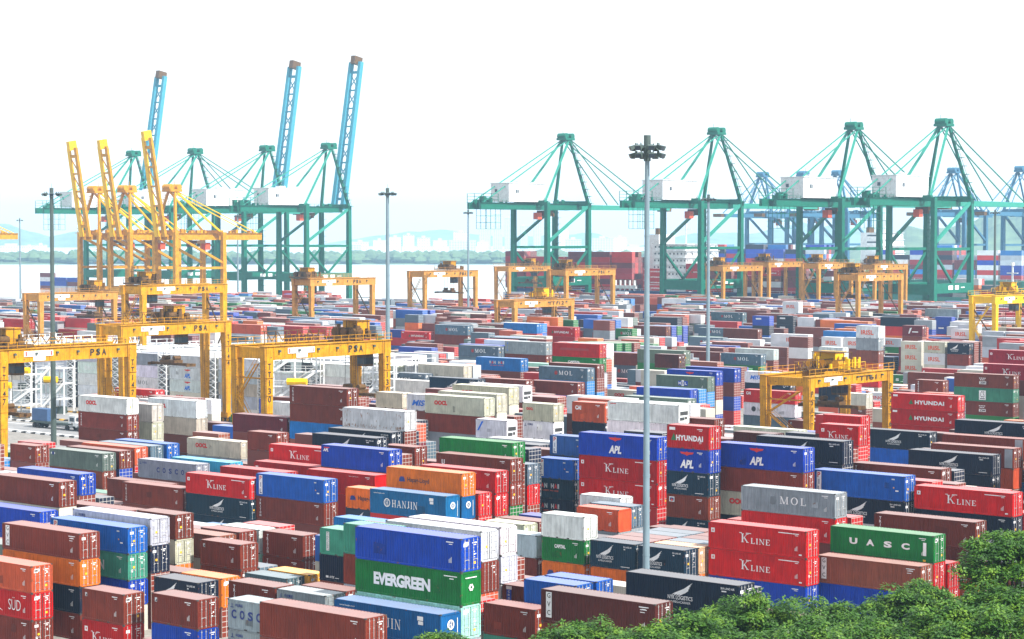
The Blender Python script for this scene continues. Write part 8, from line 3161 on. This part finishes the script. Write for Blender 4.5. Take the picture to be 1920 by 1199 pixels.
# ------------------------------------------------------------------ light masts
def mast(px, D, top, r0, label, mat='mast', n=8, big=False):
    p = at(px, D); zt = zpx(top, D); root = empty('light_mast', p); tag(root, label, 'light mast', 'high floodlight masts of the yard')
    g = MB(); segs = 6
    for k in range(segs):
        t0, t1 = k / segs, (k + 1) / segs; g.cyl((0,0,(zt - 1) * t0), (0,0,(zt - 1) * t1), r0 * (1 - .38 * t0), r0 * (1 - .38 * t1), n=16, caps=False)
        g.cyl((0,0,(zt - 1) * t1 - .12), (0,0,(zt - 1) * t1 + .02), r0 * (1 - .38 * t1) + .025, n=16)
    g.build('pole', M[mat], root)
    g = MB(); R1 = 1.45
    rings = (0, .75) if big else (0,)
    for zz in rings:
        for k in range(12): a0, a1 = k * math.pi / 6, (k + 1) * math.pi / 6; g.bar((R1*.62*math.cos(a0), R1*.62*math.sin(a0), zt - 1 + zz), (R1*.62*math.cos(a1), R1*.62*math.sin(a1), zt - 1 + zz), .12)
        for k in range(4): a0 = k * math.pi / 2 + .3; g.bar((0,0,zt - 1 + zz), (R1*.62*math.cos(a0), R1*.62*math.sin(a0), zt - 1 + zz), .14)
    g.cyl((0,0,zt - 1.6), (0,0,zt + (.9 if big else .1)), .35, n=10); g.cyl((0,0,zt), (0,0,zt + .9), .03, n=5)
    hd = g.build('head_frame', M['lampgrey'], root)
    for zz in rings:
        for k in range(n):
            a0 = 2 * math.pi * k / n + .2 + zz; c = Vector((math.cos(a0) * R1 * .8, math.sin(a0) * R1 * .8, zt - .9 + zz)); dv = Vector((math.cos(a0), math.sin(a0), -.45)).normalized()
            g = MB(); g.bar(c, c + dv * .6, .48, .28, a2=.66, b2=.46); g.box(c.x - .06, c.x + .06, c.y - .06, c.y + .06, zt - 1 + zz, zt - .6 + zz)
            q = c + dv * .61; g.bar(q, q + dv * .02, .56, .38, m=1); g.build('floodlight', [M['lampgrey'], M['glass']], hd)
    return root
mast(1213, 205, 272, .36, 'tall grey light mast nearest the viewer with a cluster of floodlights', big=True)
mast(98, 375, 354, .52, 'dark light mast at left before the faded crane', mat='lampgrey')
mast(727, 405, 354, .50, 'light mast standing right of the TT130 crane')
mast(1328, 486, 366, .48, 'slim blue-grey light mast between the tall mast and the right cranes')
mast(1865, 729, 394, .55, 'light mast near the right edge before the wooded hill', mat='lampgrey')
mast(878, 729, 394, .45, 'thin light mast rising behind the crane that stands before open water')
mast(38, 1104, 410, .55, 'thin hazy light mast at the far left by the water')
mast(446, 1012, 402, .5, 'thin hazy light mast in front of the left green cranes')

# ------------------------------------------------------------------ ships
def ship(pxa, pxb, W0, beam, zdeck, label, hullmat, house=None, mastpos=None, label2=None):
    Ua, Ub = on_line(pxa, W0), on_line(pxb, W0); L = Ub - Ua
    root = empty('container_ship', uw(Ub, W0), -YAW); tag(root, label, 'container ship', 'ships moored at the quay')
    g = MB(); rows = []
    st = [(0, .25), (.02, .8), (.06, 1), (.9, 1), (.96, .7), (1.0, .12)]
    for z, s_ in ((-2.9, .86), (2, .97), (zdeck, 1.0)):
        rows.append([(-L * (1 - f * 1) * 1.0 if True else 0, beam/2 + sgn * beam/2 * wv * s_, z) for f, wv in st for sgn in (-1,)] + [(-L * (1 - f), beam/2 + beam/2 * wv * s_, z) for f, wv in reversed(st)])
    n = len(rows[0]); vs = sum(rows, [])
    fs = [(j*n+i, j*n+(i+1) % n, (j+1)*n+(i+1) % n, (j+1)*n+i) for j in range(2) for i in range(n)] + [tuple(range(2*n, 3*n))]
    g.add(vs, fs); g.build('hull', hullmat, root)
    g = MB()
    for k in range(int(L / 6)): x = -L + 4 + k * 6; g.box(x - .06, x + .06, .6, .7, zdeck, zdeck + 1.1)
    g.box(-L + 4, -4, .6, .7, zdeck + 1.05, zdeck + 1.15); g.build('railing', M['whitesteel'], root)
    if house:
        xa, xb, zt, zf = house; x0, x1 = on_line(xa, W0) - Ub, on_line(xb, W0) - Ub
        g = MB(); nl = 7
        for k in range(nl): z0 = zdeck + (zt - zdeck) * k / nl; z1 = zdeck + (zt - zdeck) * (k + 1) / nl; e = .25 * k; g.box(x0 + e, x1 - e, 2 + e, beam - 2, z0, z1 - .25); g.box(x0 + e - .5, x1 - e + .5, 1.5 + e, beam - 1.5, z1 - .25, z1)
        hb = g.build('superstructure', M['whitesteel'], root)
        g = MB()
        for k in range(nl):
            z = zdeck + (zt - zdeck) * (k + .45) / nl; e = .25 * k
            for i in range(9): x = x0 + 1.5 + (x1 - x0 - 3) * i / 8; g.box(x - .35, x + .35, 1.9 + e, 1.98 + e, z, z + .8)
            for i in range(6): y = 4 + (beam - 8) * i / 5; g.box(x1 - e + .02, x1 - e + .1, y - .35, y + .35, z, z + .8)
        g.build('window', M['glass'], hb)
        g = MB(); xf = x0 - 7; g.box(xf, xf + 6, beam*.3, beam*.7, zdeck, zf); g.box(xf + 1, xf + 3, beam*.42, beam*.58, zf, zf + 3, 1); g.build('funnel', [M['whitesteel'], M['mach']], root)
        g = MB(); xm = (x0 + x1) / 2; g.bar((xm, beam*.5, zt), (xm, beam*.5, zt + 12), .5); g.bar((xm - 3, beam*.5, zt + 7), (xm + 3, beam*.5, zt + 7), .3); g.build('radar_mast', M['whitesteel'], root)
        g = MB(); g.box(xf - 14, xf - 1, .6, 2.2, zdeck + 1, zdeck + 2.6)
        for k in range(5): g.box(xf - 13.5 + k * 2.8, xf - 13 + k * 2.8, .6, 2.2, zdeck - 3, zdeck + 5)
        g.build('mooring_deck', M['whitesteel'], root)
    if mastpos:
        x = on_line(mastpos[0], W0) - Ub; z1 = mastpos[1]
        g = MB(); g.bar((x, 4, zdeck), (x, 4, z1), 1.1, a2=.5, b2=.5); g.bar((x - 4, 4, zdeck), (x, 4, z1 * .7), .4); g.bar((x + 4, 4, zdeck), (x, 4, z1 * .7), .4); g.bar((x - 2.5, 4, z1 * .88), (x + 2.5, 4, z1 * .88), .5); g.bar((x - 1.6, 4, z1 * .72), (x + 1.6, 4, z1 * .72), .5)
        g.cyl((x, 4, z1), (x, 4, z1 + 1.4), .8, n=8); g.build('foremast', M['whitesteel'], root)
    return root
HB = paint('ship_hull_blue', srgb(18, 60, 110), .5, .15, .1, .15); HG = paint('ship_hull_green', srgb(20, 95, 80), .5, .15, .1, .15)

ship(935, 1590, 802.5, 32, 12.2, 'large blue container ship with white superstructure behind the green cranes', HB, house=(1216, 1282, 34.5, 39))
ship(1725, 1985, 802.5, 28, 9.5, 'blue ship with white foremast at the right, behind the fresh yellow crane', HB, mastpos=(1890, 26))
ship(1340, 1990, 1008, 34, 14.5, 'hazy second ship row stacked high with blue and red boxes', HG, house=(1616, 1642, 40, 40))
ship(70, 190, 802.5, 16, 2.2, 'small low barge carrying white boxes at the far left', HB)

# ------------------------------------------------------------------ prime mover with trailer on the left road
def truck(U, W, label):
    root = empty('terminal_truck', uw(U, W), -YAW); tag(root, label, 'truck')
    g = MB(); g.box(-15.5, -2.0, -1.2, 1.2, 1.1, 1.45); g.box(-15.5, -2.0, -.5, .5, .8, 1.1); g.build('trailer', M['lampgrey'], root)
    g = MB(); g.box(-3.4, -1.2, -1.2, .3, 1.0, 3.0); g.box(-1.2, .6, -1.2, 1.2, .8, 1.7); g.box(-3.4, -1.1, -1.22, .32, 2.9, 3.05)
    cb = g.build('cab', M['whitesteel'], root)
    g = MB(); g.box(-3.0, -1.6, -1.22, -1.19, 1.9, 2.7); g.box(-1.22, -1.17, -1.0, .15, 1.9, 2.7); g.build('window', M['glass'], cb)
    for x in (-14.5, -13.2, -4.0, -.4):
        for y in (-1.0, 1.0): g = MB(); g.cyl((x, y - .2, .52), (x, y + .2, .52), .52, n=12); g.build('wheel', M['tyre'], root)
    g = MB(); g.box(-15.2, -10.2, -1.15, 1.15, 1.5, 3.9); g.build('cargo_box', M['slatecr2'], root)
M['slatecr2'] = plain('blue_grey_box', srgb(60, 90, 130), .6)
p = ray(122, 806, 0); truck(p.x * UX + p.y * UY + 6, p.x * WX + p.y * WY, 'white terminal tractor with trailer on the road by the dark mast')
p = ray(300, 747, 0); truck(p.x * UX + p.y * UY + 3, 283, 'white terminal tractor on the road before the refrigerated stacks')

# ------------------------------------------------------------------ trees
def leaf_mat():
    m, n, l, b = nodes('leaf_green'); v = coords(n, l)
    f = noise(n, l, v, .9, 4, .7); r = ramp(n, [(.32, (.007,.040,.002)), (.50, (.042,.132,.006)), (.70, (.18,.31,.016))]); l.new(f, r.inputs[0])
    oi = n.new('ShaderNodeObjectInfo'); mr = n.new('ShaderNodeMapRange'); mr.inputs[3].default_value = .8; mr.inputs[4].default_value = 1.15; l.new(oi.outputs['Random'], mr.inputs[0])
    c = mixc(n, l, 1.0, r.outputs[0], (1,1,1), 'MULTIPLY')
    l.new(c, b.inputs['Base Color']); b.inputs['Roughness'].default_value = .55
    tr = n.new('ShaderNodeBsdfTranslucent'); l.new(c, tr.inputs['Color']); mx = n.new('ShaderNodeMixShader'); mx.inputs[0].default_value = .22
    out = [x for x in n if x.type == 'OUTPUT_MATERIAL'][0]
    l.new(b.outputs[0], mx.inputs[1]); l.new(tr.outputs[0], mx.inputs[2]); l.new(mx.outputs[0], out.inputs['Surface']); return m
LMAT = leaf_mat(); BARK = plain('bark', (.09, .065, .045), .9)
def tree(px, top, D, rx, rz, label, seed, nleaf=26000, under=.9):
    rng = np.random.default_rng(seed); p = at(px, D); zt = zpx(top, D); zc = zt - rz
    root = empty('broadleaf_tree', p); tag(root, label, 'tree', 'leafy trees in front of the yard')
    g = MB(); zb = max(2.5, zc - rz * .9)
    g.cyl((0,0,0), (.3,.1,zb), .42, .3, n=10); ends = []
    nl = 22; lobes = []
    for k in range(nl):
        a = 2.399 * k + rng.uniform(-.3, .3); q = math.sqrt((k + .5) / nl); e = rng.uniform(.75, 1.0)
        lx, ly = math.cos(a) * q * rx * .72, math.sin(a) * q * rx * .72
        lz = zc + rz * (math.sqrt(max(0, 1 - (q * .85) ** 2)) * 1.0 - .25) * e
        lobes.append((lx, ly, lz, rx * rng.uniform(.20, .33)))
        g.cyl((.3,.1,zb), (lx*.5, ly*.5, (zb + lz) * .5), .2, .12, n=6, caps=False); g.cyl((lx*.5, ly*.5, (zb + lz) * .5), (lx, ly, lz), .12, .05, n=6, caps=False)
    g.build('trunk', BARK, root)
    lb = np.array(lobes); ncl = nl * 8; ci = np.repeat(np.arange(nl), 8)
    d = rng.normal(size=(ncl, 3)); d /= np.linalg.norm(d, axis=1)[:, None]; d[:, 2] = np.abs(d[:, 2]) - .35 * rng.random(ncl)
    cc = lb[ci, :3] + d * lb[ci, 3:4] * rng.uniform(.8, 1.25, (ncl, 1)) * np.array([1, 1, .8]); cr = rng.uniform(.34, .78, ncl)
    k = rng.integers(0, ncl, nleaf); dl = rng.normal(size=(nleaf, 3)); dl /= np.linalg.norm(dl, axis=1)[:, None]
    up_ = rng.random(nleaf) < .86; dl[up_, 2] = np.abs(dl[up_, 2])
    pos = cc[k] + dl * cr[k][:, None] * rng.uniform(.72, 1.1, (nleaf, 1)) * np.array([1, 1, .62])
    out = dl * np.array([1, 1, .35]) + np.array([0, 0, -.45]) + rng.normal(size=(nleaf, 3)) * .25; out /= np.linalg.norm(out, axis=1)[:, None]
    up = dl + np.array([0, 0, .6]) + rng.normal(size=(nleaf, 3)) * .3; sd = np.cross(out, up); sd /= np.linalg.norm(sd, axis=1)[:, None]
    ln = rng.uniform(.14, .30, nleaf)[:, None]; wd = rng.uniform(.035, .085, nleaf)[:, None]
    A = pos; B_ = pos + out * ln * .5 + sd * wd; C_ = pos + out * ln; D_ = pos + out * ln * .5 - sd * wd
    V = np.stack([A, B_, C_, D_], 1).reshape(-1, 3); me = bpy.data.meshes.new('crown')
    me.vertices.add(len(V)); me.vertices.foreach_set('co', V.ravel()); me.loops.add(nleaf * 4); me.loops.foreach_set('vertex_index', np.arange(nleaf * 4, dtype=np.int32))
    me.polygons.add(nleaf); me.polygons.foreach_set('loop_start', np.arange(0, nleaf * 4, 4, dtype=np.int32)); me.polygons.foreach_set('loop_total', np.full(nleaf, 4, dtype=np.int32))
    me.materials.append(LMAT); me.update(calc_edges=True); inst('crown', me, root)
    return root
TR = [(1100, 1172, 124, 4.4, 3.4, 'low tree before the dark brown box at bottom middle'),
      (838, 1190, 128, 3.2, 3.0, 'small tree top at the bottom edge under the green box'),
      (1412, 1120, 122, 4.6, 4.0, 'broad tree hiding the end of the long navy box'),
      (1318, 1150, 112, 4.0, 4.0, 'front tree left of the broad middle tree at bottom'),
      (1570, 1132, 126, 5.0, 4.0, 'tree under the blue boxes right of the middle, bottom'),
      (1735, 1088, 128, 4.2, 4.2, 'tree in front of the faded brown box at lower right'),
      (1902, 966, 120, 3.6, 5.4, 'tallest tree in the lower right corner'),
      (1500, 1165, 108, 4.6, 4.0, 'foreground tree at the bottom edge, right of the middle'),
      (1660, 1155, 110, 4.4, 4.0, 'foreground tree at the bottom edge below the faded brown box'),
      (1893, 1090, 116, 4.0, 4.0, 'tree just below the tallest tree at the right picture edge'),
      (1232, 1178, 106, 3.8, 3.6, 'foreground tree at the bottom edge left of the broad middle tree'),
      (1835, 1120, 108, 5.0, 4.4, 'foreground tree filling the lower right corner')]
for i, t in enumerate(TR): tree(*t, seed=i + 5)

# ------------------------------------------------------------------ haze
hz = MB(); hz.box(-2600, 2600, -60, 8800, -5, 160)
hm = bpy.data.materials.new('haze_air'); hm.use_nodes = True; hn = hm.node_tree.nodes; hn.clear()
pv = hn.new('ShaderNodeVolumePrincipled'); pv.inputs['Color'].default_value = (.50, .76, 1.0, 1); pv.inputs['Density'].default_value = HAZE; pv.inputs['Anisotropy'].default_value = .2
ho = hn.new('ShaderNodeOutputMaterial'); hm.node_tree.links.new(pv.outputs[0], ho.inputs['Volume'])
tag(hz.build('haze', hm), 'pale blue haze over the harbour', 'haze', kind='stuff')
